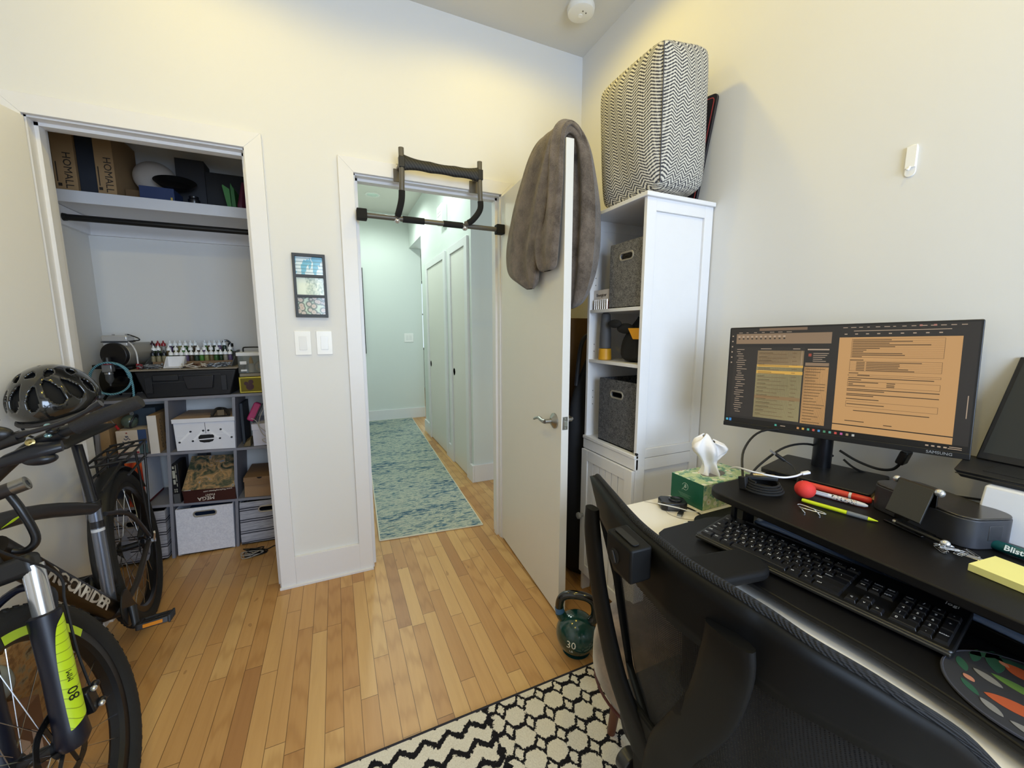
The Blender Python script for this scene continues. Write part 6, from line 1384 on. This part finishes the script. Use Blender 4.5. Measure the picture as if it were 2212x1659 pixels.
part('barrel', MB().tube([a, a+d_*.060], .0055, 14), M('#e4e6ee', .3), pe); part('clip', MB().bar(a+d_*.012+V((-.004, -.002, .0055)), a+d_*.052+V((-.004, -.002, .0055)), .003, .0022), M('#e9ebf1', .3), pe)
n = N('speckled_print'); co, x, y, z = n.xyz(); n.col(n.ramp(n.noise(co, 160, 2, .7), [(.40, lin('#1e222c')), (.47, lin('#d9dbe0')), (.56, lin('#e6e4e0')), (.62, lin('#c07a4a'))])); n.set(rough=.35)
part('patterned_section', MB().tube([a+d_*.0602, a+d_*.108], .0060, 14), n.mat, pe); part('tip', MB().tube([a+d_*.1082, a+d_*.122, a+d_*.128], [.0058, .0045, .002], 14), M('#e4e6ee', .3), pe)
pl = empty('mechanical_pencil', (1.045, .48, RZ), 'yellow-green mechanical pencil with a grey grip on the riser', 'pencil')
a, b = V((1.026, .552, RZ+.0055)), V((1.062, .418, RZ+.0045)); d_ = (b-a).normalized()
part('barrel', MB().tube([a, a+d_*.004, a+d_*.086], [.004, .0046, .0046], 12), M('#c6d21e', .35), pl); part('grip', MB().tube([a+d_*.0865, a+d_*.122], [.0050, .0046], 12), M('#6c6f70', .7), pl); part('tip', MB().tube([a+d_*.1225, a+d_*.139], [.0042, .0008], 12), M('#c6d21e', .35), pl)
sp = tag(part('wire_clip', MB().tube(cr([(.985, .536, RZ+.004), (.978, .524, RZ+.006), (.989, .505, RZ+.004), (.998, .487, RZ+.003), (1.004, .492, RZ+.003), (1.001, .512, RZ+.004), (.993, .535, RZ+.007), (.987, .540, RZ+.006)], 5), .0012, 6).tube([(.985, .533, RZ+.003), (.968, .512, RZ+.0013)], .0012, 6).tube([(1.003, .513, RZ+.004), (.985, .490, RZ+.0013)], .0012, 6), CHR), 'bent silver wire clip in front of the yellow-green pencil', 'clip')
# charger coil with usb lead
cc2 = empty('cable_coil', (1.0, .64, RZ), 'flat coil of black cable at the left of the riser top', 'cable')
P = []
for k in range(100): a = 2*pi*k/22; r = .048 - .0022*(k % 22)/22 - .0005*k*.3; P.append((1.005 + r*cos(a)*1.0, .635 + r*sin(a), RZ + .004 + .0055*int(k/22) + .0055*(k % 22)/22*.9))
part('coil', MB().tube(cr(P, 3), .0029, 6), RUB, cc2)
part('connector', MB().bar((.985, .672, RZ+.030), (1.040, .622, RZ+.032), .014, .010), BLACK, cc2, bevel=.002)
part('metal_plug', MB().tube([(1.000, .662, RZ+.036), (1.035, .628, RZ+.038)], .0042, 12), M('#a08e68', .25, .9), cc2)
part('tie', MB().bar((.968, .662, RZ+.001), (.968, .668, RZ+.034), .012, .02), BLKM, cc2, bevel=.002)
wc = empty('white_cable', (1.06, .62, RZ), 'short white cable end across the coiled black cable', 'cable')
part('cable', MB().tube(cr([(1.06, .77, RZ+.010), (1.02, .72, RZ+.034), (1.010, .668, RZ+.040), (1.035, .615, RZ+.040), (1.07, .600, RZ+.042), (1.10, .598, RZ+.046)], 5), .0024, 8), M('#e6e6ea', .35), wc)
part('plug', MB().bar((1.098, .598, RZ+.046), (1.116, .590, RZ+.050), .010, .006), M('#eeeef2', .3), wc, bevel=.001)
def cable(name, pts, r, mt, lb, cat='cable', k=6): return tag(part(name, MB().tube(cr(pts, k), r, 8), mt), lb, cat)
cable('monitor_cable', [(1.00, .690, RZ+.02), (1.06, .735, RZ+.075), (1.16, .755, RZ+.115), (1.26, .720, RZ+.118), (1.33, .690, RZ+.105), (1.35, .665, RZ+.06)], .0032, BLACK, 'black cable arching highest behind the monitor pole on its left')
cable('monitor_cable', [(1.04, .70, RZ+.008), (1.10, .710, RZ+.035), (1.20, .705, RZ+.075), (1.30, .690, RZ+.075), (1.36, .66, RZ+.040)], .0032, BLACK, 'black cable arching lower behind the monitor pole on its left')
cable('monitor_cable', [(1.345, .80, 1.03), (1.345, .76, .995), (1.345, .72, .985), (1.35, .69, .95)], .0030, BLACK, 'pair of black leads dropping from the monitor underside at left')
pc2 = empty('power_cable', (1.36, .56, RZ), 'black monitor cable with a bulky plug right of the pole', 'cable')
part('cable', MB().tube(cr([(1.350, .640, .945), (1.358, .60, .925), (1.365, .555, .915), (1.360, .520, .925), (1.355, .502, .950)], 6), .0036, 8), BLACK, pc2)
part('plug', MB().bar((1.355, .503, .948), (1.352, .492, .985), .030, .018, up=(0, 1, 0)), BLACK, pc2, bevel=.004)
cable('power_lead', [(1.355, .63, .92), (1.36, .60, .90), (1.385, .55, .8835), (1.39, .45, .8835), (1.388, .35, .90)], .0030, BLACK, 'black lead running low along the wall behind the dock')
cable('laptop_lead', [(1.388, .45, 1.03), (1.385, .42, 1.028), (1.380, .405, 1.022), (1.378, .398, 1.014)], .0045, BLACK, 'black lead plugged into the left rear of the laptop')
us = empty('usb_cable', (1.17, .66, RZ), 'usb plug on a black lead sticking up by the monitor base', 'cable')
part('plug_shell', MB().bar((1.130, .705, RZ+.075), (1.138, .694, RZ+.066), .012, .0045), CHR, us); part('plug_body', MB().bar((1.1385, .6935, RZ+.0655), (1.152, .674, RZ+.050), .016, .008), BLACK, us, bevel=.002)
part('lead', MB().tube(cr([(1.152, .674, RZ+.050), (1.160, .655, RZ+.036), (1.150, .635, RZ+.018), (1.12, .620, RZ+.006), (1.09, .60, RZ+.003)], 5), .0018, 6), BLACK, us)
tag(part('black_adapter', MB().hexa([(1.300, .515, RZ), (1.275, .455, RZ), (1.345, .440, RZ), (1.37, .50, RZ)], [(1.305, .515, RZ+.028), (1.280, .460, RZ+.024), (1.345, .445, RZ+.014), (1.37, .50, RZ+.016)]), BLACK, bevel=.004), 'small black wedge-shaped adapter between monitor base and dock', 'adapter')
tag(part('business_card', MB().prism([(0, 0), (.085, 0), (.085, .050), (0, .050)], Matrix.Translation((1.185, .515, RZ)) @ Matrix.Rotation(radians(-62), 4, 'Z'), .0008), M('#b39a6c', .7)), 'tan paper card sticking out from behind the phone stand', 'card')
# phone stand
ps = empty('phone_stand', (1.11, .38, RZ), 'folding black phone stand with silver ball ends', 'phone stand')
sxy = V((-.30, -.95, 0)).normalized()    # along the rods
o0 = V((1.118, .405, RZ))
part('foot', MB().prism([(0, 0), (.075, 0), (.075, .07), (0, .07)], fr(o0 + V((-.03, .015, .0)), sxy, (1, -.3, 0)), .004), BLKG, ps, bevel=.001)
t0 = o0 + V((.005, .012, .092)); t1 = t0 + sxy*.075
part('top_rod', MB().tube([t0, t1], .0055, 14), BLACK, ps); part('ball_end', MB().ell(tuple(t1 + sxy*.003), (.0085, .0085, .0085)), CHR, ps); part('ball_end', MB().ell(tuple(t0 - sxy*.002), (.0075, .0075, .0075)), CHR, ps)
part('rest_panel', MB().hexa([t0 + sxy*.004, t1 - sxy*.004, t1 - sxy*.004 + V((-.045, 0, -.062)), t0 + sxy*.004 + V((-.045, 0, -.062))], [t0 + sxy*.004 + V((-.006, 0, .004)), t1 - sxy*.004 + V((-.006, 0, .004)), t1 - sxy*.004 + V((-.050, 0, -.058)), t0 + sxy*.004 + V((-.050, 0, -.058))]), M('#232322', .4), ps, bevel=.001)
part('prop', MB().hexa([t0, t1, t1 + V((.004, 0, -.090)), t0 + V((.004, 0, -.090))], [t0 + V((.005, 0, 0)), t1 + V((.005, 0, 0)), t1 + V((.012, 0, -.090)), t0 + V((.012, 0, -.090))]), BLKG, ps, bevel=.001)
l0 = o0 + V((-.042, -.010, .012)); l1 = l0 + sxy*.088
part('lower_rod', MB().tube([l0, l1], .0042, 12), BLACK, ps); part('ball_end', MB().ell(tuple(l1 + sxy*.002), (.0078, .0078, .0078)), CHR, ps); part('ball_end', MB().ell(tuple(l0), (.0052, .0052, .0052)), STEEL, ps)
# dock
dc = empty('docking_station', (1.165, .36, RZ), 'dark grey rounded docking station behind the phone stand', 'docking station')
DF = fr((1.187, .452, RZ), (-.40, -.915, 0), (.915, -.40, 0))
DF = Matrix.Translation((1.168, .366, RZ)) @ Matrix.Rotation(atan2(-.935, -.355), 4, 'Z')
part('body', MB().prism(rrect(-.100, .100, -.055, .055, .030, 8), DF, .058), M('#3a3b40', .4, .35), dc, bevel=.002)
part('glossy_top', MB().prism(rrect(-.099, .099, -.054, .054, .029, 8), DF @ Matrix.Translation((0, 0, .0582)), .004), M('#4a4744', .22, .5), dc, bevel=.0015)
part('foot_ring', MB().prism(rrect(-.096, .096, -.051, .051, .028, 8), DF @ Matrix.Translation((0, 0, -.0)), .0012), BLACK, dc)
part('port_panel', MB().box(.0990, .1010, -.012, .016, .018, .048, DF), M('#2a2b2f', .4), dc, bevel=.001)
# paper clips pile (each clip its own loop)
random.seed(8)
for k in range(9):
    c = V((1.050 + random.uniform(-.020, .020), .292 + random.uniform(-.022, .022), RZ + .0015 + .0013*k)); a = random.uniform(0, 2*pi); R2 = Matrix.Translation(c) @ Matrix.Rotation(a, 4, 'Z')
    L_ = .014; pts = [(-L_, -.003, 0), (L_*.8, -.003, 0), (L_, 0, 0), (L_*.8, .003, 0), (-L_*.8, .003, 0), (-L_, .001, 0), (-L_*.8, -.001, 0), (L_*.5, -.001, 0)]
    tag(part('paper_clip', MB().tube([R2 @ V(p) for p in cr(pts, 3)], .0006, 5), CHR), 'silver paper clip in the small heap in front of the docking station', 'paper clip', group='heap of paper clips on the riser')
gm = empty('lip_balm', (1.136, .25, RZ), 'dark teal tube with white lettering at the right of the docking station', 'lip balm')
a, b = V((1.140, .283, RZ+.0098)), V((1.132, .150, RZ+.0098)); d_ = (b-a).normalized()
part('tube', MB().tube([a, a+d_*.004, a+d_*.110], [.0075, .0095, .0095], 20), M('#0f5458', .35), gm); part('end_cap', MB().tube([a+d_*.1105, a+d_*.133], .0093, 20), M('#0c4347', .35), gm)
zt = (V((0, 0, 1.3)) - a); zt = (zt - d_*zt.dot(d_)).normalized(); yt = zt.cross(d_); Q = a + d_*.045 + zt*.0097
part('lettering', MB().text('Blistex', .014, Matrix(((d_.x, yt.x, zt.x, Q.x), (d_.y, yt.y, zt.y, Q.y), (d_.z, yt.z, zt.z, Q.z), (0, 0, 0, 1))), .0002, bold=.0003), M('#e6efef', .5), gm)
sn = empty('sticky_notes', (1.02, .20, RZ), 'pad of pale yellow sticky notes at the riser front edge', 'notepad')
SF = Matrix.Translation((.995, .262, RZ)) @ Matrix.Rotation(radians(-97), 4, 'Z')
part('pad', MB().prism([(0, 0), (.125, 0), (.125, .078), (0, .078)], SF, .013), M('#e9e08a', .8), sn, bevel=.0005)

# ------------------------------------------------------------------ tissue box, hub and cables on the desk
tb_ = empty('tissue_box', (1.13, .885, DT), 'green and floral tissue box with a white tissue pulled up', 'tissue box')
n = N('floral_print'); co, x, y, z = n.xyz(); v = n.node('ShaderNodeTexVoronoi'); n.link(co, v.inputs['Vector']); v.inputs['Scale'].default_value = 34
base = n.ramp(n.noise(co, 30, 4, .65), [(.38, lin('#a9c79a')), (.48, lin('#d3dfae')), (.56, lin('#7fae96')), (.64, lin('#3f8068')), (.7, lin('#c7d9b8'))])
c = n.mix(n.m('LESS_THAN', v.outputs['Distance'], .34), base, lin('#e9ecd9')); c = n.mix(n.m('LESS_THAN', v.outputs['Distance'], .10), c, lin('#caa23a')); n.col(c); n.set(rough=.5)
x0, x1, y0, y1, zt_ = 1.016, 1.250, .822, .950, DT+.083
part('box_body', MB().box(x0, x1, y0, y1, DT+.0005, zt_), n.mat, tb_, bevel=.001)
part('green_end', MB().box(x0-.0008, x0+.0002, y0+.0005, y1-.0005, DT+.001, zt_-.0005), M('#12604a', .45), tb_)
Fg = frz((x0-.0009, .892, DT+.055), (-1, 0, 0), (0, 0, 1))
part('emblem', MB().tube([Fg @ V((.0115*cos(a), .0115*sin(a), .0003)) for a in [radians(-130+5*k) for k in range(60)]], .0005, 5).tube([Fg @ V(p) for p in cr([(-.012, -.014, .0003), (-.002, 0, .0003), (.001, .009, .0003)], 4)], .0005, 5).text('B', .015, Fg @ Matrix.Translation((.001, 0, .0002)), .0002), M('#cfe6dc', .5), tb_)
part('printed_lines', MB().box(-.026, .024, -.026, -.0255, 0, .0004, Fg).box(-.022, .016, -.030, -.0295, 0, .0004, Fg).box(-.018, .020, -.034, -.0335, 0, .0004, Fg), M('#8fc0ae', .5), tb_)
part('slot', MB().prism([(.048*cos(2*pi*k/36), .026*sin(2*pi*k/36)) for k in range(36)], Matrix.Translation((1.132, .886, zt_+.0002)), .0006), M('#7b7770', .7), tb_)
def tis(uu, vv):
    a = 2*pi*uu; wp = [.034, .028, .024, .026, .038, .052, .058, .050, .020]; dp = [.020, .018, .015, .014, .017, .021, .020, .013, .003]; i = vv*8; k = int(min(7, i)); f_ = i-k
    w_ = wp[k]*(1-f_) + wp[k+1]*f_; d_ = dp[k]*(1-f_) + dp[k+1]*f_
    ca = w_*cos(a)*(1+.06*sin(5*a+3*vv)); sa = d_*sin(a)*(1+.5*sin(5*a+4*vv)) + .007*sin(a*3+7*vv) + .004*sin(7*a-5*vv)
    zz = zt_ - .004 + .132*vv - .020*max(0, cos(a))*vv*vv + .007*sin(3*a+1)*vv
    return (1.122 + ca*.90 + sa*.42 - .006*vv, .889 - ca*.42 + sa*.90 + .010*vv, zz)
o = part('tissue', MB().grid(tis, 56, 25, cu=True), M('#f3eeea', .9, var=.01), tb_, smooth=180); solid(o, .0008)
tm = empty('card_reader', (.945, .885, DT), 'small black gadget with angled corners on the white desk by the tissue box', 'gadget')
Fg = Matrix.Translation((.950, .880, DT+.0005)) @ Matrix.Rotation(radians(-30), 4, 'Z')
part('body', MB().prism([(-.040, -.020), (-.030, -.030), (.030, -.030), (.040, -.020), (.040, .020), (.030, .030), (-.030, .030), (-.040, .020)], Fg, .026), M('#16161c', .3), tm, bevel=.004)
part('wheel', MB().lathe([(0, .0262), (.020, .0262), (.020, .029), (.015, .031), (.008, .029), (0, .029)], Fg @ Matrix.Translation((.008, 0, 0)), 28), M('#1c1c22', .2), tm)
part('grey_panel', MB().box(-.022, .014, -.0315, -.0298, .005, .019, Fg), M('#55565a', .4), tm, bevel=.001)
cable('thin_white_cable', [(1.01, .815, DT+.004), (.97, .815, DT+.010), (.93, .84, DT+.020), (.895, .885, DT+.022)], .0017, M('#f0eeea', .4), 'straight thin white cable lying over the black gadget')
ub = empty('usb_plug', (.94, .82, DT), 'loose black usb plug with metal tip on the white desk', 'plug')
part('shell', MB().bar((.912, .818, DT+.004), (.924, .826, DT+.004), .012, .0045), CHR, ub); part('body', MB().bar((.9245, .8265, DT+.004), (.945, .838, DT+.004), .014, .007), BLACK, ub, bevel=.001)
ub = empty('power_plug', (.905, .76, DT), 'black lead ending in a white plug on the white desk', 'plug')
part('plug_tip', MB().bar((.897, .783, DT+.004), (.908, .779, DT+.004), .010, .006), M('#e8e6e2', .4), ub, bevel=.001); part('body', MB().bar((.9085, .7788, DT+.004), (.925, .772, DT+.004), .012, .0075), BLACK, ub, bevel=.001)
part('lead', MB().tube(cr([(.925, .772, DT+.004), (.955, .775, DT+.003), (.985, .80, DT+.003), (.99, .85, DT+.003), (.965, .90, DT+.003)], 5), .002, 6), BLACK, ub)
cable('fine_wire', [(.90, .95, DT+.0012), (.93, .90, DT+.0012), (.905, .85, DT+.0012), (.93, .80, DT+.0012), (.99, .775, DT+.0012), (1.03, .80, DT+.0012)], .0008, M('#b6ada0', .5), 'very thin pale wire looping on the white desk', 'wire')

# ------------------------------------------------------------------ velvet stool
so = empty('stool', (.74, .74, 0.012), 'brown velvet stool with wooden legs half hidden behind the office chair', 'stool')
n = N('brown_velvet'); co, x, y, z = n.xyz(); f = n.noise(co, 9, 4, .6); n.col(n.ramp(f, [(.38, lin('#46352b')), (.55, lin('#6f5a4b')), (.68, lin('#8a7565'))])); n.set(rough=.75, sheen=.5); n.bump(n.noise(co, 500, 2), .3, .001)
part('seat', MB().lathe([(0, .27), (.12, .275), (.185, .30), (.205, .34), (.205, .40), (.19, .44), (.14, .462), (0, .468)], T(.808, .735, .005), 40), n.mat, so, smooth=70)
part('piping', MB().tube([(.808+.198*cos(2*pi*k/48), .735+.198*sin(2*pi*k/48), .005+.312) for k in range(48)], .004, 6, closed=True), M('#4f2222', .6), so)
WD = M('#5e3420', .45)
for (a, b) in ((-.064, .148), (.13, .13), (-.12, -.12), (.13, -.12)): part('leg', MB().tube([(.808+a*.8, .735+b*.8, .29), (.808+a, .735+b, .0125)], [.020, .013], 14), WD, so)

# ------------------------------------------------------------------ office chair
oc = empty('office_chair', (.50, .38, .012), 'black mesh-back office chair seen from behind, closest to the camera', 'office chair')
CF = M('#080808', .55, var=.12, spec=.16); CF2 = M('#090909', .55, spec=.2)
rim = [(.489, .665, 1.000), (.466, .630, 1.012), (.426, .538, 1.022), (.392, .459, 1.030), (.372, .402, 1.034), (.363, .349, 1.035), (.360, .310, 1.034), (.371, .251, 1.028), (.383, .228, 1.020), (.395, .195, 1.010), (.422, .163, .994), (.451, .139, .974), (.492, .118, .944), (.536, .103, .900)]
R_ = [p - V((0, 0, .007)) for p in cr(rim, 4)]; NR = len(R_)
def side_k(t): return abs(2*t-1)
def back_pt(t, d, push=0):
    """t along the rim 0..1 (left..right), d distance below the rim 0..1 (down to the seat)"""
    i = t*(NR-1); k = min(NR-2, int(i)); p = R_[k].lerp(R_[k+1], i-k)
    e = side_k(t); z1 = .56; z = p.z + (z1 - p.z)*d
    x = p.x + .10*d*(1-e*.25) + .03*sin(pi*d)*-1*(1-e); yc = .385
    y = yc + (p.y - yc)*(1 - .16*min(1, d*2.2) - .03*d)
    nx = V((1, -(p.y-yc)*.9, 0)).normalized()
    return V((x, y, z)) + nx*push
m = MB()
top = MB().grid(lambda u, v: back_pt(u, .17*v, -.003), 60, 6)
o = part('top_band', top, CF, oc, smooth=180); solid(o, .014, 0)
for s_ in (0, 1):
    o = part('side_band', MB().grid(lambda u, v: back_pt((u*.07 if s_ == 0 else 1-u*.07), .16+.82*v, -.003), 6, 24), CF, oc, smooth=180); solid(o, .014, 0)
o = part('bottom_band', MB().grid(lambda u, v: back_pt(u, .92+.07*v, -.003), 50, 5), CF, oc, smooth=180); solid(o, .014, 0)
n = N('chair_mesh'); co, x, y, z = n.xyz()
a1 = n.m('SINE', n.m('MULTIPLY', y, 2300)); a2 = n.m('SINE', n.m('ADD', n.m('MULTIPLY', z, 2300), n.m('MULTIPLY', n.m('FLOOR', n.m('DIVIDE', y, .00273)), pi)))
hole = n.m('GREATER_THAN', n.m('MULTIPLY', n.m('ADD', a1, 1), n.m('ADD', a2, 1)), 1.9)
tr_ = n.node('ShaderNodeBsdfTransparent'); mxs = n.node('ShaderNodeMixShader'); n.link(hole, mxs.inputs[0]); n.link(n.b.outputs[0], mxs.inputs[1]); n.link(tr_.outputs[0], mxs.inputs[2]); n.link(mxs.outputs[0], n.out.inputs['Surface'])
n.col(lin('#100f0f')); n.set(rough=.7, spec=.25)
part('mesh', MB().grid(lambda u, v: back_pt(.03+.94*u, .10+.86*v, .007), 60, 30), n.mat, oc, smooth=180)
n = N('knit_edge'); co, x, y, z = n.xyz(); f = n.m('MULTIPLY', n.m('SINE', n.m('MULTIPLY', n.m('ADD', y, n.m('MULTIPLY', x, .5)), 1700)), n.m('SINE', n.m('MULTIPLY', n.m('ADD', z, n.m('MULTIPLY', x, .8)), 1700)))
n.col(n.ramp(n.m('ADD', n.m('MULTIPLY', f, .5), .5), [(.3, lin('#040405')), (.7, lin('#1d1d21'))])); n.set(rough=.85); n.bump(f, .8, .003)
E_pts = [back_pt(k/70, 0.0, .007) + V((.001, 0, -.0035)) for k in range(71)]
part('knit_edge', MB().tube(E_pts, [.0055 + .0020*sin(pi*k/70) for k in range(71)], 12, sq=1.2), n.mat, oc, smooth=180)
# headrest socket
SB = [(.326, .412, 1.030), (.318, .354, 1.030), (.350, .351, 1.031), (.360, .411, 1.031)]
a_, b_, c_, d_ = [V(p) for p in SB]
dn = V((.012, 0, -1)).normalized()
hs_ = part('headrest_socket', MB().add([a_, b_, c_, d_, a_ + dn*.036, b_ + dn*.047, c_ + dn*.046, d_ + dn*.044, a_ + dn*.045 + (b_-a_)*.35], [(4, 8, 5, 1, 0), (1, 5, 6, 2), (2, 6, 7, 3), (3, 7, 4, 0), (4, 7, 6, 5, 8), (0, 1, 2, 3)]), CF2, oc, bevel=.0035, bseg=3)
ctr = (a_+b_+c_+d_)/4; ud = (b_-a_).normalized(); vd_ = (d_-a_).normalized()
part('socket_slot', MB().prism(rrect(-.0225, .0225, -.007, .004, .004), Matrix(((ud.x, vd_.x, 0, ctr.x-.002), (ud.y, vd_.y, 0, ctr.y), (0, 0, 1, ctr.z+.0006), (0, 0, 0, 1))), .0012), BLKM, hs_)
fz = (V((-1, -.12, 0))).normalized(); cq = a_*.60 + b_*.40 + dn*.026
part('socket_hole', MB().lathe([(0, 0), (.0085, 0), (.0085, .0012), (0, .0012)], frz(cq + fz*.001, fz, (0, 0, 1)) @ Matrix.Diagonal((1, 1.25, 1, 1)), 24), BLKM, hs_)
part('socket_button', MB().bar(cq + fz*.003 + V((0, -.004, -.007)), cq + fz*.003 + V((0, .003, .007)), .002, .0035), M('#2a2a2c', .4), hs_, bevel=.001)
# Y support
def strut(name, pts, W_, th_):
    C = cr([V(p) for p in pts], 5); Wc = cr([V((w, 0, 0)) for w in W_], 5); m = MB(); vs = []; n_ = len(C)
    sec = rrect(-1, 1, -1, 1, .7, 3)
    for i in range(n_):
        t = (C[min(i+1, n_-1)] - C[max(i-1, 0)]).normalized(); side = V((0, 1, 0)); side = (side - t*side.dot(t)).normalized(); nn = t.cross(side)
        for (p, q_) in sec: vs.append(C[i] + side*p*Wc[i].x + nn*q_*th_)
    k = len(sec); fs = [(i*k+j, i*k+(j+1) % k, (i+1)*k+(j+1) % k, (i+1)*k+j) for i in range(n_-1) for j in range(k)] + [tuple(range(k-1, -1, -1)), tuple((n_-1)*k+j for j in range(k))]
    return part(name, m.add(vs, fs), CF2, oc, smooth=50)
strut('back_strut', [(.404, .553, .985), (.405, .550, .93), (.412, .535, .83), (.425, .500, .70), (.438, .460, .62), (.450, .425, .55)], [.014, .020, .021, .026, .034, .040], .0085)
strut('back_strut', [(.357, .247, .987), (.360, .250, .95), (.384, .283, .85), (.408, .338, .74), (.428, .385, .64), (.448, .42, .48)], [.027, .029, .029, .029, .031, .034], .0085)
part('strut_web', MB().hexa([(.440, .500, .60), (.430, .330, .60), (.455, .330, .60), (.462, .500, .60)], [(.432, .475, .665), (.425, .355, .665), (.436, .355, .665), (.444, .475, .665)]), CF2, oc, bevel=.004)
part('lumbar_ribs', MB().bar((.415, .245, .70), (.425, .17, .68), .004, .006).bar((.418, .240, .68), (.428, .165, .655), .004, .006).bar((.42, .235, .66), (.43, .160, .63), .004, .006), CF, oc)
part('spine_plate', MB().hexa([(.440, .455, .42), (.440, .345, .42), (.480, .345, .42), (.480, .455, .42)], [(.440, .470, .60), (.432, .340, .60), (.462, .340, .60), (.470, .470, .60)]), CF2, oc, bevel=.006)
part('tilt_knob', MB().cyl((.455, .50, .505), (.455, .475, .505), .022, n=24), M('#2a2a2c', .3), oc, bevel=.002); part('knob_cap', MB().lathe([(0, 0), (.015, 0), (.013, .002), (0, .002)], frz((.455, .5005, .505), (0, 1, 0), (0, 0, 1)), 24), CHR, oc)
n = N('seat_fabric'); co, x, y, z = n.xyz(); n.col(n.ramp(n.noise(co, 600, 2, .8), [(.35, lin('#18181a')), (.65, lin('#3a3937'))])); n.set(rough=.95)
part('seat_cushion', MB().prism(rrect(.50, .96, .145, .625, .09, 8), fr((0, 0, .455), (1, 0, 0), (0, 1, 0)), .075), n.mat, oc, bevel=.022, bseg=4)
part('seat_pan', MB().prism(rrect(.52, .94, .17, .60, .08, 6), fr((0, 0, .425), (1, 0, 0), (0, 1, 0)), .030), CF2, oc, bevel=.004)
part('tilt_mechanism', MB().box(.47, .78, .33, .44, .385, .425), CF2, oc, bevel=.006)
def arm(yc, s_, az=.787):
    ap = MB().prism(rrect(-.125, .125, -.046, .046, .040, 8), Matrix.Translation((.695 if s_ > 0 else .66, yc, az)) @ Matrix.Rotation(radians(-9 if s_ > 0 else 6), 4, 'Z'), .024)
    p_ = part('armrest_pad', ap, M('#0a0a0b', .65, bump=.1, bs=600, spec=.25), oc, bevel=.009, bseg=4)
    part('armrest_post', MB().bar((.665, yc+.0, .50), (.665, yc, az), .030, .055, up=(0, 1, 0)).bar((.665, yc, .44), (.665, yc-.12*s_, .44), .05, .02), CF2, oc, bevel=.006)
arm(.530, 1); arm(.165, -1, .645)
part('gas_lift', MB().cyl((.66, .385, .10), (.66, .385, .39), .024, n=20).cyl((.66, .385, .25), (.66, .385, .39), .016, n=20), M('#1a1a1c', .3, .4), oc)
for k in range(5):
    a = 2*pi*k/5 + .3; e = V((.66 + .29*cos(a), .385 + .29*sin(a), .075))
    part('base_leg', MB().tube([V((.66, .385, .115)), V((.66+.12*cos(a), .385+.12*sin(a), .105)), e], [.030, .024, .015], 12, sq=.8), CF2, oc)
    cs_ = part('caster', MB().tube([e + V((-.012*sin(a), .012*cos(a), -.035)), e + V((-.026*sin(a), .026*cos(a), -.035))], .026, 20).tube([e + V((.012*sin(a), -.012*cos(a), -.035)), e + V((.026*sin(a), -.026*cos(a), -.035))], .026, 20).cyl(tuple(e + V((0, 0, -.035))), tuple(e), .006, n=10), BLACK, oc)
